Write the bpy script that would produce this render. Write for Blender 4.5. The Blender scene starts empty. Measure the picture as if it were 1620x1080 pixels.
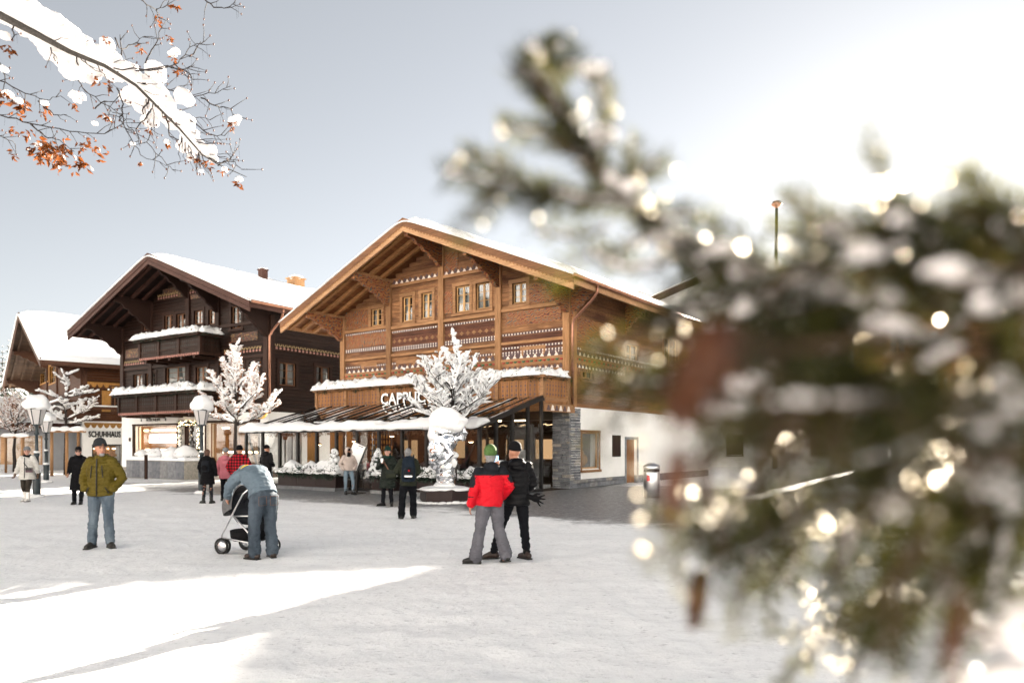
import bpy, math, random
from mathutils import Vector, Matrix, noise
rnd = random.Random(7)
PI = math.pi
scene = bpy.context.scene
COL = scene.collection

# ------------------------------------------------------------------ camera
CAM_H, FPX, CX, HY = 1.70, 1125.0, 810.0, 705.0      # eye height, focal length / centre / horizon in photo pixels
cam_d = bpy.data.cameras.new('camera'); cam = bpy.data.objects.new('camera', cam_d); COL.objects.link(cam)
cam.location = (0, 0, CAM_H); cam.rotation_euler = (PI/2, 0, 0)
cam_d.sensor_width = 36; cam_d.lens = 36*FPX/1620
cam_d.shift_y = (HY-540)/1620.0
cam_d.clip_start = 0.02; cam_d.clip_end = 2000
cam_d.dof.use_dof = True; cam_d.dof.focus_distance = 10; cam_d.dof.aperture_fstop = 2.2; cam_d.dof.aperture_blades = 0
scene.camera = cam

# ------------------------------------------------------------------ sky, sun, exposure
SUN_AZ, SUN_EL = math.radians(31.5), math.radians(15.5)   # azimuth to the right of the view axis
world = bpy.data.worlds.new('World'); scene.world = world; world.use_nodes = True
wn = world.node_tree; wn.nodes.clear()
sky = wn.nodes.new('ShaderNodeTexSky'); sky.sky_type = 'NISHITA'; sky.sun_disc = False
sky.sun_elevation = SUN_EL; sky.sun_rotation = SUN_AZ
sky.altitude = 1100; sky.air_density = 1.0; sky.dust_density = 0.7; sky.ozone_density = 1.0
hsv = wn.nodes.new('ShaderNodeHueSaturation'); hsv.inputs['Saturation'].default_value = 0.28
bg = wn.nodes.new('ShaderNodeBackground'); bg.inputs['Strength'].default_value = 0.05
wo = wn.nodes.new('ShaderNodeOutputWorld')
gam = wn.nodes.new('ShaderNodeGamma'); gam.inputs['Gamma'].default_value = 0.8          # clear winter air: steep fall from the sun outwards
scl = wn.nodes.new('ShaderNodeVectorMath'); scl.operation = 'SCALE'; scl.inputs['Scale'].default_value = 0.43
wn.links.new(sky.outputs[0], gam.inputs[0]); wn.links.new(gam.outputs[0], scl.inputs[0]); wn.links.new(scl.outputs[0], hsv.inputs['Color']); wn.links.new(hsv.outputs[0], bg.inputs[0]); wn.links.new(bg.outputs[0], wo.inputs[0])
sun_d = bpy.data.lights.new('sun', 'SUN'); sun_d.energy = 5.0; sun_d.angle = math.radians(0.55); sun_d.color = (1.0, .90, .76)
sun = bpy.data.objects.new('sun', sun_d); COL.objects.link(sun)
sdir = Vector((math.sin(SUN_AZ)*math.cos(SUN_EL), math.cos(SUN_AZ)*math.cos(SUN_EL), math.sin(SUN_EL)))
sun.rotation_euler = sdir.to_track_quat('Z', 'Y').to_euler(); sun.location = sdir*100
scene.view_settings.view_transform = 'Standard'; scene.view_settings.look = 'None'
scene.view_settings.exposure = 3.5; scene.view_settings.gamma = 1.0
scene.render.engine = 'CYCLES'
cy = scene.cycles
cy.use_denoising = True; cy.denoiser = 'OPENIMAGEDENOISE'; cy.use_adaptive_sampling = False
cy.max_bounces = 8; cy.diffuse_bounces = 5; cy.glossy_bounces = 3; cy.transmission_bounces = 4; cy.transparent_max_bounces = 12
cy.sample_clamp_indirect = 6; cy.caustics_reflective = False; cy.caustics_refractive = False

# ------------------------------------------------------------------ measuring helpers
def P(px, py, Y): return Vector(((px-CX)*Y/FPX, Y, CAM_H+(HY-py)*Y/FPX))
def G(px, py):
    Y = CAM_H*FPX/(py-HY); return Vector(((px-CX)*Y/FPX, Y, 0))
class Frame:
    """A building's own axes: x along its front (to the right), y into its depth."""
    def __init__(s, ox, oy, ang): s.o = Vector((ox, oy, 0)); s.a = ang; s.ux = Vector((math.cos(ang), math.sin(ang), 0)); s.uy = Vector((-math.sin(ang), math.cos(ang), 0))
    def W(s, x, y, z=0): return s.o + s.ux*x + s.uy*y + Vector((0, 0, z))
    def x_at(s, px, y=0.0):                       # local x on the plane y = const seen at column px
        k = (px-CX)/FPX; b = s.o + s.uy*y
        return (k*b.y-b.x)/(s.ux.x-k*s.ux.y)
    def y_at(s, px, x=0.0):
        k = (px-CX)/FPX; b = s.o + s.ux*x
        return (k*b.y-b.x)/(s.uy.x-k*s.uy.y)
    def z_at(s, py, x, y): return CAM_H+(HY-py)*s.W(x, y).y/FPX
    def rect(s, x0, x1, y0, y1, y=0.0):           # pixel box on the front plane -> local x0, x1, z0, z1
        a, b = s.x_at(x0, y), s.x_at(x1, y); m = (a+b)/2
        return a, b, s.z_at(y1, m, y), s.z_at(y0, m, y)
    def rect_side(s, x0, x1, y0, y1, x=0.0):
        a, b = s.y_at(x0, x), s.y_at(x1, x); m = (a+b)/2
        return a, b, s.z_at(y1, x, m), s.z_at(y0, x, m)

# ------------------------------------------------------------------ object helpers
def tag(o, label=None, cat=None, group=None, kind=None):
    if label: o['label'] = label
    if cat: o['category'] = cat
    if group: o['group'] = group
    if kind: o['kind'] = kind
    return o
def thing(name, label, cat, loc=(0, 0, 0), rz=0.0, group=None):
    o = bpy.data.objects.new(name, None); COL.objects.link(o); o.location = loc; o.rotation_euler = (0, 0, rz)
    o.empty_display_size = .2
    return tag(o, label, cat, group)
def link_mesh(name, me, parent=None, kind=None):
    o = bpy.data.objects.new(name, me); COL.objects.link(o)
    if parent is not None: o.parent = parent
    if kind: o['kind'] = kind
    return o
def copy_tree(o, parent=None):
    c = o.copy(); COL.objects.link(c)
    if parent is not None: c.parent = parent
    for ch in list(o.children): copy_tree(ch, c)
    return c
def nz(x, y, z, s=1.0): return noise.noise(Vector((x*s, y*s, z*s)))

class MB:
    def __init__(s): s.v = []; s.f = []; s.m = []; s.sm = []; s.mi = 0; s.smooth = False
    def add(s, vs, fs, mi=None, smooth=None):
        b = len(s.v); s.v.extend([tuple(p) for p in vs]); mi = s.mi if mi is None else mi; smooth = s.smooth if smooth is None else smooth
        for f in fs: s.f.append(tuple(b+i for i in f)); s.m.append(mi); s.sm.append(smooth)
        return s
    def box(s, x0, x1, y0, y1, z0, z1, mi=None):
        if x0 > x1: x0, x1 = x1, x0
        if y0 > y1: y0, y1 = y1, y0
        if z0 > z1: z0, z1 = z1, z0
        return s.add([(x0,y0,z0),(x1,y0,z0),(x1,y1,z0),(x0,y1,z0),(x0,y0,z1),(x1,y0,z1),(x1,y1,z1),(x0,y1,z1)],
              [(3,2,1,0),(4,5,6,7),(0,1,5,4),(1,2,6,5),(2,3,7,6),(3,0,4,7)], mi, False)
    def obox(s, M, sx, sy, sz, mi=None):
        vs = [M @ Vector((x*sx/2, y*sy/2, z*sz/2)) for x, y, z in ((-1,-1,-1),(1,-1,-1),(1,1,-1),(-1,1,-1),(-1,-1,1),(1,-1,1),(1,1,1),(-1,1,1))]
        return s.add(vs, [(3,2,1,0),(4,5,6,7),(0,1,5,4),(1,2,6,5),(2,3,7,6),(3,0,4,7)], mi, False)
    def beam(s, p0, p1, w, h, up=(0, 0, 1), mi=None):
        p0, p1 = Vector(p0), Vector(p1); d = p1-p0; L = d.length
        if L < 1e-6: return s
        x = d/L; y = Vector(up).cross(x)
        if y.length < 1e-5: y = Vector((0, 1, 0)).cross(x)
        y.normalize(); z = x.cross(y)
        M = Matrix((x, y, z)).transposed().to_4x4(); M.translation = (p0+p1)/2
        return s.obox(M, L, w, h, mi)
    def prism(s, poly, axis, a, b, mi=None):
        """poly: 2-D points; axis 'y': (x,z) extruded along y; 'x': (y,z) along x; 'z': (x,y) along z."""
        n = len(poly)
        def pt(p, t): return {'y': (p[0], t, p[1]), 'x': (t, p[0], p[1]), 'z': (p[0], p[1], t)}[axis]
        vs = [pt(p, a) for p in poly]+[pt(p, b) for p in poly]
        area = sum(poly[i][0]*poly[(i+1) % n][1]-poly[(i+1) % n][0]*poly[i][1] for i in range(n))
        fs = [tuple(range(n)), tuple(range(2*n-1, n-1, -1))]+[(i, n+i, n+(i+1) % n, (i+1) % n) for i in range(n)]
        flip = (area > 0) == (b > a)
        if axis == 'y': flip = not flip
        if flip: fs = [f[::-1] for f in fs]
        return s.add(vs, fs, mi, False)
    def tube(s, pts, rad, n=8, mi=None, smooth=True, cap=True):
        pts = [Vector(p) for p in pts]
        if not isinstance(rad, (list, tuple)): rad = [rad]*len(pts)
        vs = []; fs = []; prev = None
        for i, p in enumerate(pts):
            d = (pts[min(i+1, len(pts)-1)]-pts[max(i-1, 0)])
            d = d.normalized() if d.length > 1e-9 else Vector((0, 0, 1))
            if prev is None:
                prev = d.orthogonal().normalized()
            prev = (prev-d*prev.dot(d)); prev = prev.normalized() if prev.length > 1e-6 else d.orthogonal().normalized()
            q = d.cross(prev)
            for k in range(n):
                a = 2*PI*k/n; vs.append(p+(prev*math.cos(a)+q*math.sin(a))*rad[i])
        for i in range(len(pts)-1):
            for k in range(n):
                fs.append((i*n+k, i*n+(k+1) % n, (i+1)*n+(k+1) % n, (i+1)*n+k))
        if cap: fs.append(tuple(range(n-1, -1, -1))); fs.append(tuple((len(pts)-1)*n+k for k in range(n)))
        return s.add(vs, fs, mi, smooth)
    def limb(s, pts, rad, n=12, mi=None):
        """tube with rounded ends"""
        pts = [Vector(p) for p in pts]; rad = list(rad)
        d0 = (pts[0]-pts[1]).normalized(); d1 = (pts[-1]-pts[-2]).normalized()
        A = [pts[0]+d0*rad[0]*k for k in (.98, .8, .45)]; ra = [rad[0]*k for k in (.2, .6, .89)]
        B = [pts[-1]+d1*rad[-1]*k for k in (.45, .8, .98)]; rb = [rad[-1]*k for k in (.89, .6, .2)]
        return s.tube(A+pts+B, ra+rad+rb, n, mi)
    def sphere(s, c, r, nu=12, nv=8, mi=None, M=None, fn=None, smooth=True):
        if not isinstance(r, (tuple, list)): r = (r, r, r)
        c = Vector(c); vs = []; fs = []
        def put(d):
            k = fn(d) if fn else 1.0
            p = Vector((d.x*r[0]*k, d.y*r[1]*k, d.z*r[2]*k))
            if M is not None: p = M @ p
            vs.append(c+p)
        put(Vector((0, 0, -1)))
        for j in range(1, nv):
            t = -PI/2+PI*j/nv
            for i in range(nu):
                a = 2*PI*i/nu; put(Vector((math.cos(a)*math.cos(t), math.sin(a)*math.cos(t), math.sin(t))))
        put(Vector((0, 0, 1)))
        for i in range(nu): fs.append((0, 1+(i+1) % nu, 1+i))
        for j in range(nv-2):
            for i in range(nu):
                a = 1+j*nu+i; b = 1+j*nu+(i+1) % nu; fs.append((a, b, b+nu, a+nu))
        o = 1+(nv-2)*nu; T = len(vs)-1
        for i in range(nu): fs.append((o+i, o+(i+1) % nu, T))
        return s.add(vs, fs, mi, smooth)
    def lathe(s, prof, c=(0, 0, 0), n=16, mi=None, smooth=True, sq=False):
        c = Vector(c); vs = []; fs = []
        for r, z in prof:
            for k in range(n):
                a = 2*PI*(k+.5)/n; vs.append(c+Vector((r*math.cos(a), r*math.sin(a), z)))
        for i in range(len(prof)-1):
            for k in range(n): fs.append((i*n+k, i*n+(k+1) % n, (i+1)*n+(k+1) % n, (i+1)*n+k))
        fs.append(tuple(range(n-1, -1, -1))); fs.append(tuple((len(prof)-1)*n+k for k in range(n)))
        return s.add(vs, fs, mi, smooth)
    def loft(s, rings, n=16, mi=None):
        """rings: (centre, rx, ry[, axis_x, axis_y]) closed elliptical sections"""
        vs = []; fs = []
        for r in rings:
            c = Vector(r[0]); ax = Vector(r[3]) if len(r) > 3 else Vector((1, 0, 0)); ay = Vector(r[4]) if len(r) > 4 else Vector((0, 1, 0))
            for k in range(n):
                a = 2*PI*k/n; vs.append(c+ax*(math.cos(a)*r[1])+ay*(math.sin(a)*r[2]))
        for i in range(len(rings)-1):
            for k in range(n): fs.append((i*n+k, i*n+(k+1) % n, (i+1)*n+(k+1) % n, (i+1)*n+k))
        fs.append(tuple(range(n-1, -1, -1))); fs.append(tuple((len(rings)-1)*n+k for k in range(n)))
        return s.add(vs, fs, mi, True)
    def field(s, nx, ny, top, bot, mi=None):
        """closed height-field: top(i/nx, j/ny) and bot(...) give points"""
        vs = []; fs = []; w = nx+1
        for fn in (top, bot):
            for j in range(ny+1):
                for i in range(nx+1): vs.append(fn(i/nx, j/ny))
        o = w*(ny+1)
        for j in range(ny):
            for i in range(nx):
                a = j*w+i; fs.append((a, a+1, a+w+1, a+w)); fs.append((o+a, o+a+w, o+a+w+1, o+a+1))
        for i in range(nx):
            a = i; fs.append((a, o+a, o+a+1, a+1)); a = ny*w+i; fs.append((a, a+1, o+a+1, o+a))
        for j in range(ny):
            a = j*w; fs.append((a, a+w, o+a+w, o+a)); a = j*w+nx; fs.append((a, o+a, o+a+w, a+w))
        return s.add(vs, fs, mi, True)
    def mesh(s, name, mats):
        me = bpy.data.meshes.new(name); me.from_pydata(s.v, [], s.f)
        for m in (mats if isinstance(mats, (list, tuple)) else [mats]): me.materials.append(m)
        me.polygons.foreach_set('material_index', s.m); me.polygons.foreach_set('use_smooth', s.sm); me.update()
        return me
    def build(s, name, mats, parent=None, kind=None):
        if not s.v: return None
        return link_mesh(name, s.mesh(name, mats), parent, kind)

WORK = bpy.data.scenes.new('work')
def work_dg():
    with bpy.context.temp_override(scene=WORK, view_layer=WORK.view_layers[0]):
        return bpy.context.evaluated_depsgraph_get()
def remesh(mb, voxel, smooth=3, factor=.5, extra=None):
    """one continuous surface from overlapping closed shapes"""
    me = mb.mesh('tmp', []); o = bpy.data.objects.new('tmp', me); WORK.collection.objects.link(o)
    r = o.modifiers.new('r', 'REMESH'); r.mode = 'VOXEL'; r.voxel_size = voxel
    if smooth:
        q = o.modifiers.new('s', 'SMOOTH'); q.factor = factor; q.iterations = smooth
    dg = work_dg(); ev = o.evaluated_get(dg)
    out = bpy.data.meshes.new_from_object(ev)
    bpy.data.objects.remove(o); bpy.data.meshes.remove(me)
    out.polygons.foreach_set('use_smooth', [True]*len(out.polygons))
    return out

def displace(me, fn):
    """push every vertex along its normal by fn(co)"""
    n = len(me.vertices); co = [0.0]*(3*n); no = [0.0]*(3*n); me.vertices.foreach_get('co', co); me.vertex_normals.foreach_get('vector', no)
    for i in range(n):
        k = fn(Vector(co[3*i:3*i+3]))
        for a in range(3): co[3*i+a] += no[3*i+a]*k
    me.vertices.foreach_set('co', co); me.update()
# ------------------------------------------------------------------ materials
class NT:
    def __init__(s, name):
        s.m = bpy.data.materials.new(name); s.m.use_nodes = True; s.t = s.m.node_tree; s.t.nodes.clear()
        s.out = s.t.nodes.new('ShaderNodeOutputMaterial')
    def n(s, typ, **kw):
        nd = s.t.nodes.new('ShaderNode'+typ)
        for k, v in kw.items():
            if hasattr(nd, k) and k not in ('inputs',): setattr(nd, k, v)
            else: nd.inputs[k.replace('_', ' ')].default_value = v
        return nd
    def l(s, a, b): s.t.links.new(a, b)
    def coords(s, scale=(1, 1, 1), kind='Object'):
        tc = s.n('TexCoord'); mp = s.n('Mapping'); mp.inputs['Scale'].default_value = scale; s.l(tc.outputs[kind], mp.inputs[0]); return mp.outputs[0]
    def noise(s, vec, scale, detail=4, rough=.55):
        nd = s.n('TexNoise'); nd.inputs['Scale'].default_value = scale; nd.inputs['Detail'].default_value = detail; nd.inputs['Roughness'].default_value = rough
        if vec is not None: s.l(vec, nd.inputs['Vector'])
        return nd.outputs['Fac']
    def ramp(s, fac, stops, interp='LINEAR'):
        nd = s.n('ValToRGB'); cr = nd.color_ramp; cr.interpolation = interp
        while len(cr.elements) < len(stops): cr.elements.new(.5)
        for e, (p, c) in zip(cr.elements, stops): e.position = p; e.color = (*c, 1) if len(c) == 3 else c
        s.l(fac, nd.inputs[0]); return nd.outputs[0]
    def mix(s, fac, a, b, typ='MIX'):
        nd = s.n('MixRGB'); nd.blend_type = typ
        for sock, v in ((nd.inputs[0], fac), (nd.inputs[1], a), (nd.inputs[2], b)):
            if hasattr(v, 'links'): s.l(v, sock)
            else: sock.default_value = v if not isinstance(v, tuple) else (*v, 1)
        return nd.outputs[0]
    def math(s, op, a, b=0.0):
        nd = s.n('Math'); nd.operation = op
        for sock, v in ((nd.inputs[0], a), (nd.inputs[1], b)):
            if hasattr(v, 'links'): s.l(v, sock)
            else: sock.default_value = v
        return nd.outputs[0]
    def bump(s, h, strength=.3, dist=.02):
        nd = s.n('Bump'); nd.inputs['Strength'].default_value = strength; nd.inputs['Distance'].default_value = dist; s.l(h, nd.inputs['Height']); return nd.outputs[0]
    def pbsdf(s, col, rough=.6, metal=0.0, spec=.4, normal=None):
        b = s.n('BsdfPrincipled'); b.inputs['Metallic'].default_value = metal; b.inputs['Specular IOR Level'].default_value = spec
        for sock, v in ((b.inputs['Base Color'], col), (b.inputs['Roughness'], rough)):
            if hasattr(v, 'links'): s.l(v, sock)
            else: sock.default_value = (*v, 1) if isinstance(v, tuple) else v
        if normal is not None: s.l(normal, b.inputs['Normal'])
        return b
    def done(s, sh): s.l(sh.outputs[0] if hasattr(sh, 'outputs') else sh, s.out.inputs[0]); return s.m

def plain(name, col, rough=.55, metal=0.0, spec=.4, var=.25, scale=6.0, bump=.15, bscale=None):
    t = NT(name); v = t.coords()
    n1 = t.noise(v, scale, 5, .6)
    c = t.ramp(n1, [(.25, tuple(x*(1-var) for x in col)), (.75, tuple(min(1, x*(1+var)) for x in col))])
    nb = t.noise(v, bscale or scale*6, 3)
    return t.done(t.pbsdf(c, rough, metal, spec, t.bump(nb, bump, .01)))

def wood(name, dark, light, axis='x', row=None, rowaxis=2, scale=1.0, rough=.62, contrast=1.0, stain=None):
    """grain runs along axis; row = board width, so that each board has its own tone"""
    t = NT(name); sc = {'x': (.7, 9, 9), 'y': (9, .7, 9), 'z': (9, 9, .7)}[axis]
    v = t.coords(tuple(q*scale for q in sc))
    tc = t.n('TexCoord'); sep = t.n('SeparateXYZ'); t.l(tc.outputs['Object'], sep.inputs[0])
    oi = t.n('ObjectInfo')
    rv = oi.outputs['Random']
    if row:
        fl = t.math('FLOOR', t.math('DIVIDE', sep.outputs[rowaxis], row))
        wnz = t.n('TexWhiteNoise', noise_dimensions='1D'); t.l(t.math('ADD', fl, t.math('MULTIPLY', rv, 37.0)), wnz.inputs['W']); rv = wnz.outputs['Value']
        off = t.n('CombineXYZ'); t.l(t.math('MULTIPLY', rv, 60.0), off.inputs[0]); va = t.n('VectorMath', operation='ADD'); t.l(v, va.inputs[0]); t.l(off.outputs[0], va.inputs[1]); v = va.outputs[0]
    g = t.noise(v, 2.2, 6, .65)
    fine = t.noise(v, 9.0, 3, .7)
    big = t.noise(t.coords((.35, .35, .35)), 1.6, 3)
    mid = tuple((a+b)/2 for a, b in zip(dark, light))
    c = t.ramp(g, [(.3, dark), (.5, mid), (.72, light)])
    c = t.mix(.35*contrast, c, t.ramp(fine, [(.35, (.45, .45, .45)), (.65, (1.25, 1.2, 1.15))]), 'MULTIPLY')
    c = t.mix(.7*contrast, c, t.ramp(rv, [(0, (.62, .6, .6)), (.5, (1, 1, 1)), (1, (1.22, 1.18, 1.1))]), 'MULTIPLY')
    c = t.mix(.6, c, t.ramp(big, [(.35, (.7, .68, .68)), (.65, (1.12, 1.12, 1.12))]), 'MULTIPLY')
    if stain: c = t.mix(t.ramp(t.noise(t.coords((.3, .3, 1.1)), 1.2, 4), [(.5, (0, 0, 0)), (.64, (.75, .75, .75))]), c, stain)
    return t.done(t.pbsdf(c, rough, 0, .14, t.bump(fine, .35, .006)))

def mk_snow(name, col=(.84, .85, .87), bump=.35, transl=0.0, scale=1.0, melt=0.0):
    t = NT(name); v = t.coords()
    n1 = t.noise(v, 9*scale, 6, .6); n2 = t.noise(v, 70*scale, 3, .6)
    h = t.math('ADD', n1, t.math('MULTIPLY', n2, .35))
    c = t.ramp(n1, [(.3, tuple(x*.95 for x in col)), (.7, col)])
    b = t.pbsdf(c, .55, 0, .25, t.bump(h, bump, .03/scale))
    if transl:
        tr = t.n('BsdfTranslucent'); tr.inputs[0].default_value = (.95, .92, .92, 1)
        mx = t.n('MixShader'); mx.inputs[0].default_value = transl; t.l(b.outputs[0], mx.inputs[1]); t.l(tr.outputs[0], mx.inputs[2]); return t.done(mx)
    return t.done(b)

def mk_glass(name, tint=(.8, .82, .82), refl=1.0, rough=.01, wav=0.0):
    t = NT(name)
    tr = t.n('BsdfTransparent'); tr.inputs[0].default_value = (*tint, 1)
    gl = t.n('BsdfGlossy'); gl.inputs['Roughness'].default_value = rough
    fr = t.n('Fresnel'); fr.inputs[0].default_value = 1.5
    if wav:
        bp = t.bump(t.noise(t.coords(), 1.3, 2), wav, .02); t.l(bp, gl.inputs['Normal']); t.l(bp, fr.inputs['Normal'])
    geo = t.n('NewGeometry'); front = t.math('SUBTRACT', 1.0, geo.outputs['Backfacing'])   # only the outer face mirrors
    mx = t.n('MixShader'); t.l(t.math('MULTIPLY', front, t.math('MINIMUM', t.math('MULTIPLY', fr.outputs[0], 1.6*refl), 1.0)), mx.inputs[0])
    t.l(tr.outputs[0], mx.inputs[1]); t.l(gl.outputs[0], mx.inputs[2]); return t.done(mx)

def mk_emit(name, col, strength):
    t = NT(name); e = t.n('Emission'); e.inputs[0].default_value = (*col, 1); e.inputs[1].default_value = strength; return t.done(e)

def mk_stone(name, a, b, scale=3.0, rough=.75):
    t = NT(name); v = t.coords(); oi = t.n('ObjectInfo')
    n1 = t.noise(v, scale, 6, .65); n2 = t.noise(v, scale*9, 4, .7)
    c = t.ramp(n1, [(.3, a), (.7, b)])
    c = t.mix(.8, c, t.ramp(oi.outputs['Random'], [(0, (.5, .5, .52)), (.45, (.9, .9, .92)), (.8, (1.15, 1.12, 1.08)), (.9, (1.7, 1.45, 1.1)), (1, (2.0, 1.8, 1.5))]), 'MULTIPLY')
    c = t.mix(.5, c, t.ramp(n2, [(.35, (.6, .6, .6)), (.7, (1.3, 1.3, 1.3))]), 'MULTIPLY')
    return t.done(t.pbsdf(c, rough, 0, .4, t.bump(n2, .5, .02)))

def mk_cloth(name, col, var=.18, rough=.85, scale=5.0, weave=220.0, sheen=0.0):
    t = NT(name); v = t.coords()
    n1 = t.noise(v, scale, 4); n2 = t.noise(v, weave, 2); n3 = t.noise(v, 22, 4)
    c = t.ramp(n1, [(.3, tuple(x*(1-var) for x in col)), (.7, tuple(min(1, x*(1+var)) for x in col))])
    h = t.math('ADD', t.math('MULTIPLY', n3, 1.0), t.math('MULTIPLY', n2, .15))
    b = t.pbsdf(c, rough, 0, .12, t.bump(h, .45, .02)); b.inputs['Sheen Weight'].default_value = sheen
    return t.done(b)

def mk_denim(name, dark, light):
    t = NT(name); v = t.coords(); tc = t.coords((1, 1, .35))
    n1 = t.noise(tc, 5, 4); n2 = t.noise(v, 160, 2); n3 = t.noise(v, 24, 4)
    c = t.ramp(n1, [(.32, dark), (.68, light)]); c = t.mix(.3, c, t.ramp(n2, [(.3, (.7, .7, .7)), (.7, (1.25, 1.25, 1.25))]), 'MULTIPLY')
    return t.done(t.pbsdf(c, .85, 0, .2, t.bump(n3, .5, .02)))

def mk_plaid(name):
    t = NT(name); tc = t.n('TexCoord'); sep = t.n('SeparateXYZ'); t.l(tc.outputs['Object'], sep.inputs[0])
    def stripe(out, per):
        return t.math('GREATER_THAN', t.math('FRACT', t.math('DIVIDE', out, per)), .5)
    a = stripe(sep.outputs[0], .085); b = stripe(sep.outputs[2], .085)
    s = t.math('MULTIPLY', t.math('ADD', a, b), .5)
    c = t.ramp(s, [(0, (.36, .006, .014)), (.25, (.10, .005, .01)), (.75, (.004, .0035, .004))], 'CONSTANT')
    return t.done(t.pbsdf(c, .9, 0, .2, t.bump(t.noise(t.coords(), 30, 4), .5, .02)))

def mk_scroll(name, base, inks, scale=7.0):
    """painted folk ornament on wood: curling bands"""
    t = NT(name); v = t.coords()
    w = t.n('TexWave', wave_type='RINGS', rings_direction='SPHERICAL'); w.inputs['Scale'].default_value = scale*.35; w.inputs['Distortion'].default_value = 9; w.inputs['Detail'].default_value = 1.5; w.inputs['Detail Scale'].default_value = 1.4
    t.l(v, w.inputs[0])
    n1 = t.noise(t.coords((1, 9, 9)), 2, 5)
    g = t.mix(.8, t.ramp(n1, [(.3, tuple(q*.75 for q in base)), (.7, base)]), (1, 1, 1), 'MULTIPLY')
    ink = t.ramp(t.noise(v, scale*.9, 1), [(0, inks[0]), (.45, inks[1]), (.56, inks[2])], 'CONSTANT')
    c = t.mix(t.ramp(w.outputs['Fac'], [(.62, (0, 0, 0)), (.7, (.85, .85, .85))]), g, ink)
    return t.done(t.pbsdf(c, .65, 0, .3))

M = {}
M['snow'] = mk_snow('snow', bump=.3)
M['roof_snow'] = mk_snow('roof_snow', bump=.25, scale=.5)
M['clump'] = mk_snow('snow_clump', bump=.5, transl=.12, scale=1.5)
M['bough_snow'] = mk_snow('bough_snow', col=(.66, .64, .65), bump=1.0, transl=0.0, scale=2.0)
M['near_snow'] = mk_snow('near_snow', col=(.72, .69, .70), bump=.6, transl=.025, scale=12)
M['ice'] = mk_glass('ice', (.92, .95, .97), 1.2, .08)
M['glass'] = mk_glass('glass', (.85, .86, .86), 1.0)
M['glass_dark'] = mk_glass('glass_dark', (.78, .79, .79), 1.0, .015, .4)
M['black_metal'] = plain('black_metal', (.005, .0055, .006), .4, .2, .5, .3)
M['lamp_iron'] = plain('lamp_iron', (.02, .03, .036), .45, .3, .5, .3)
M['gold'] = plain('gold', (.75, .48, .13), .25, 1.0, .5, .15)
M['copper'] = plain('copper', (.30, .15, .10), .4, .8, .5, .3)
M['steel'] = plain('steel', (.55, .56, .58), .3, 1.0, .5, .1)
M['chrome'] = plain('chrome', (.86, .87, .9), .07, 1.0, .5, .04, 4, .1, 9)
M['white_plaster'] = plain('white_plaster', (.74, .74, .73), .8, 0, .3, .05, 2, .2, 60)
M['grey_plaster'] = plain('grey_plaster', (.33, .34, .36), .8, 0, .3, .1, 2, .2, 60)
M['stone'] = mk_stone('stone', (.10, .11, .125), (.22, .23, .25), 4)
M['granite'] = mk_stone('granite', (.12, .13, .14), (.24, .25, .26), 8)
M['planter'] = plain('planter', (.02, .011, .011), .5, .3, .4, .2)
M['needle'] = plain('needle_green', (.022, .045, .02), .5, 0, .4, .5, 14)
M['needle_dark'] = plain('needle_dark', (.012, .028, .016), .5, 0, .4, .5, 14)
M['bark'] = plain('bark', (.03, .024, .022), .85, 0, .2, .4, 30, .6)
M['stake'] = wood('stake_wood', (.22, .12, .06), (.38, .23, .12), 'z')
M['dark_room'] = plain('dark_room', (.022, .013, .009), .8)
M['warm_room'] = wood('warm_room', (.28, .15, .07), (.45, .27, .14), 'x')
M['curtain'] = plain('curtain', (.40, .40, .40), .9, 0, .2, .12, 9)
M['lamp_warm'] = mk_emit('lamp_warm', (1, .68, .36), 2.6)
M['lamp_white'] = mk_emit('lamp_white', (1, .92, .8), 1.7)
M['white_paint'] = plain('white_paint', (.8, .8, .8), .5, 0, .4, .03)
M['ink'] = plain('ink', (.006, .006, .006), .5, 0, .3, .1)
# golden chalet
M['a_board'] = wood('golden_board', (.10, .045, .022), (.34, .178, .088), 'x', .19, 2, stain=(.055, .021, .015))
M['a_beam'] = wood('golden_beam', (.17, .085, .04), (.40, .228, .118), 'x')
M['a_rake'] = wood('golden_rake', (.11, .052, .027), (.25, .125, .065), 'x')
M['a_pale'] = wood('pale_rake', (.30, .165, .085), (.50, .30, .165), 'x')
M['a_post'] = wood('golden_post', (.18, .09, .042), (.40, .224, .112), 'z')
M['a_rafter'] = wood('golden_rafter', (.17, .08, .034), (.38, .20, .09), 'x')
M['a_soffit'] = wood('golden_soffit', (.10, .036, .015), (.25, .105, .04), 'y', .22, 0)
M['a_plank'] = wood('golden_plank', (.17, .075, .03), (.36, .18, .078), 'z')
M['a_sash'] = wood('pale_sash', (.42, .24, .10), (.62, .40, .19), 'z')
M['a_scroll'] = mk_scroll('painted_scroll', (.27, .12, .045), ((.02, .07, .08), (.17, .02, .018), (.035, .015, .012)), 9)
M['frieze_dark'] = plain('frieze_dark', (.085, .055, .06), .7, 0, .3, .3)
M['frieze_pale'] = plain('frieze_pale', (.66, .60, .54), .7, 0, .3, .1)
M['frieze_red'] = plain('frieze_red', (.33, .03, .025), .7)
M['frieze_green'] = plain('frieze_green', (.02, .13, .07), .7)
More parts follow.
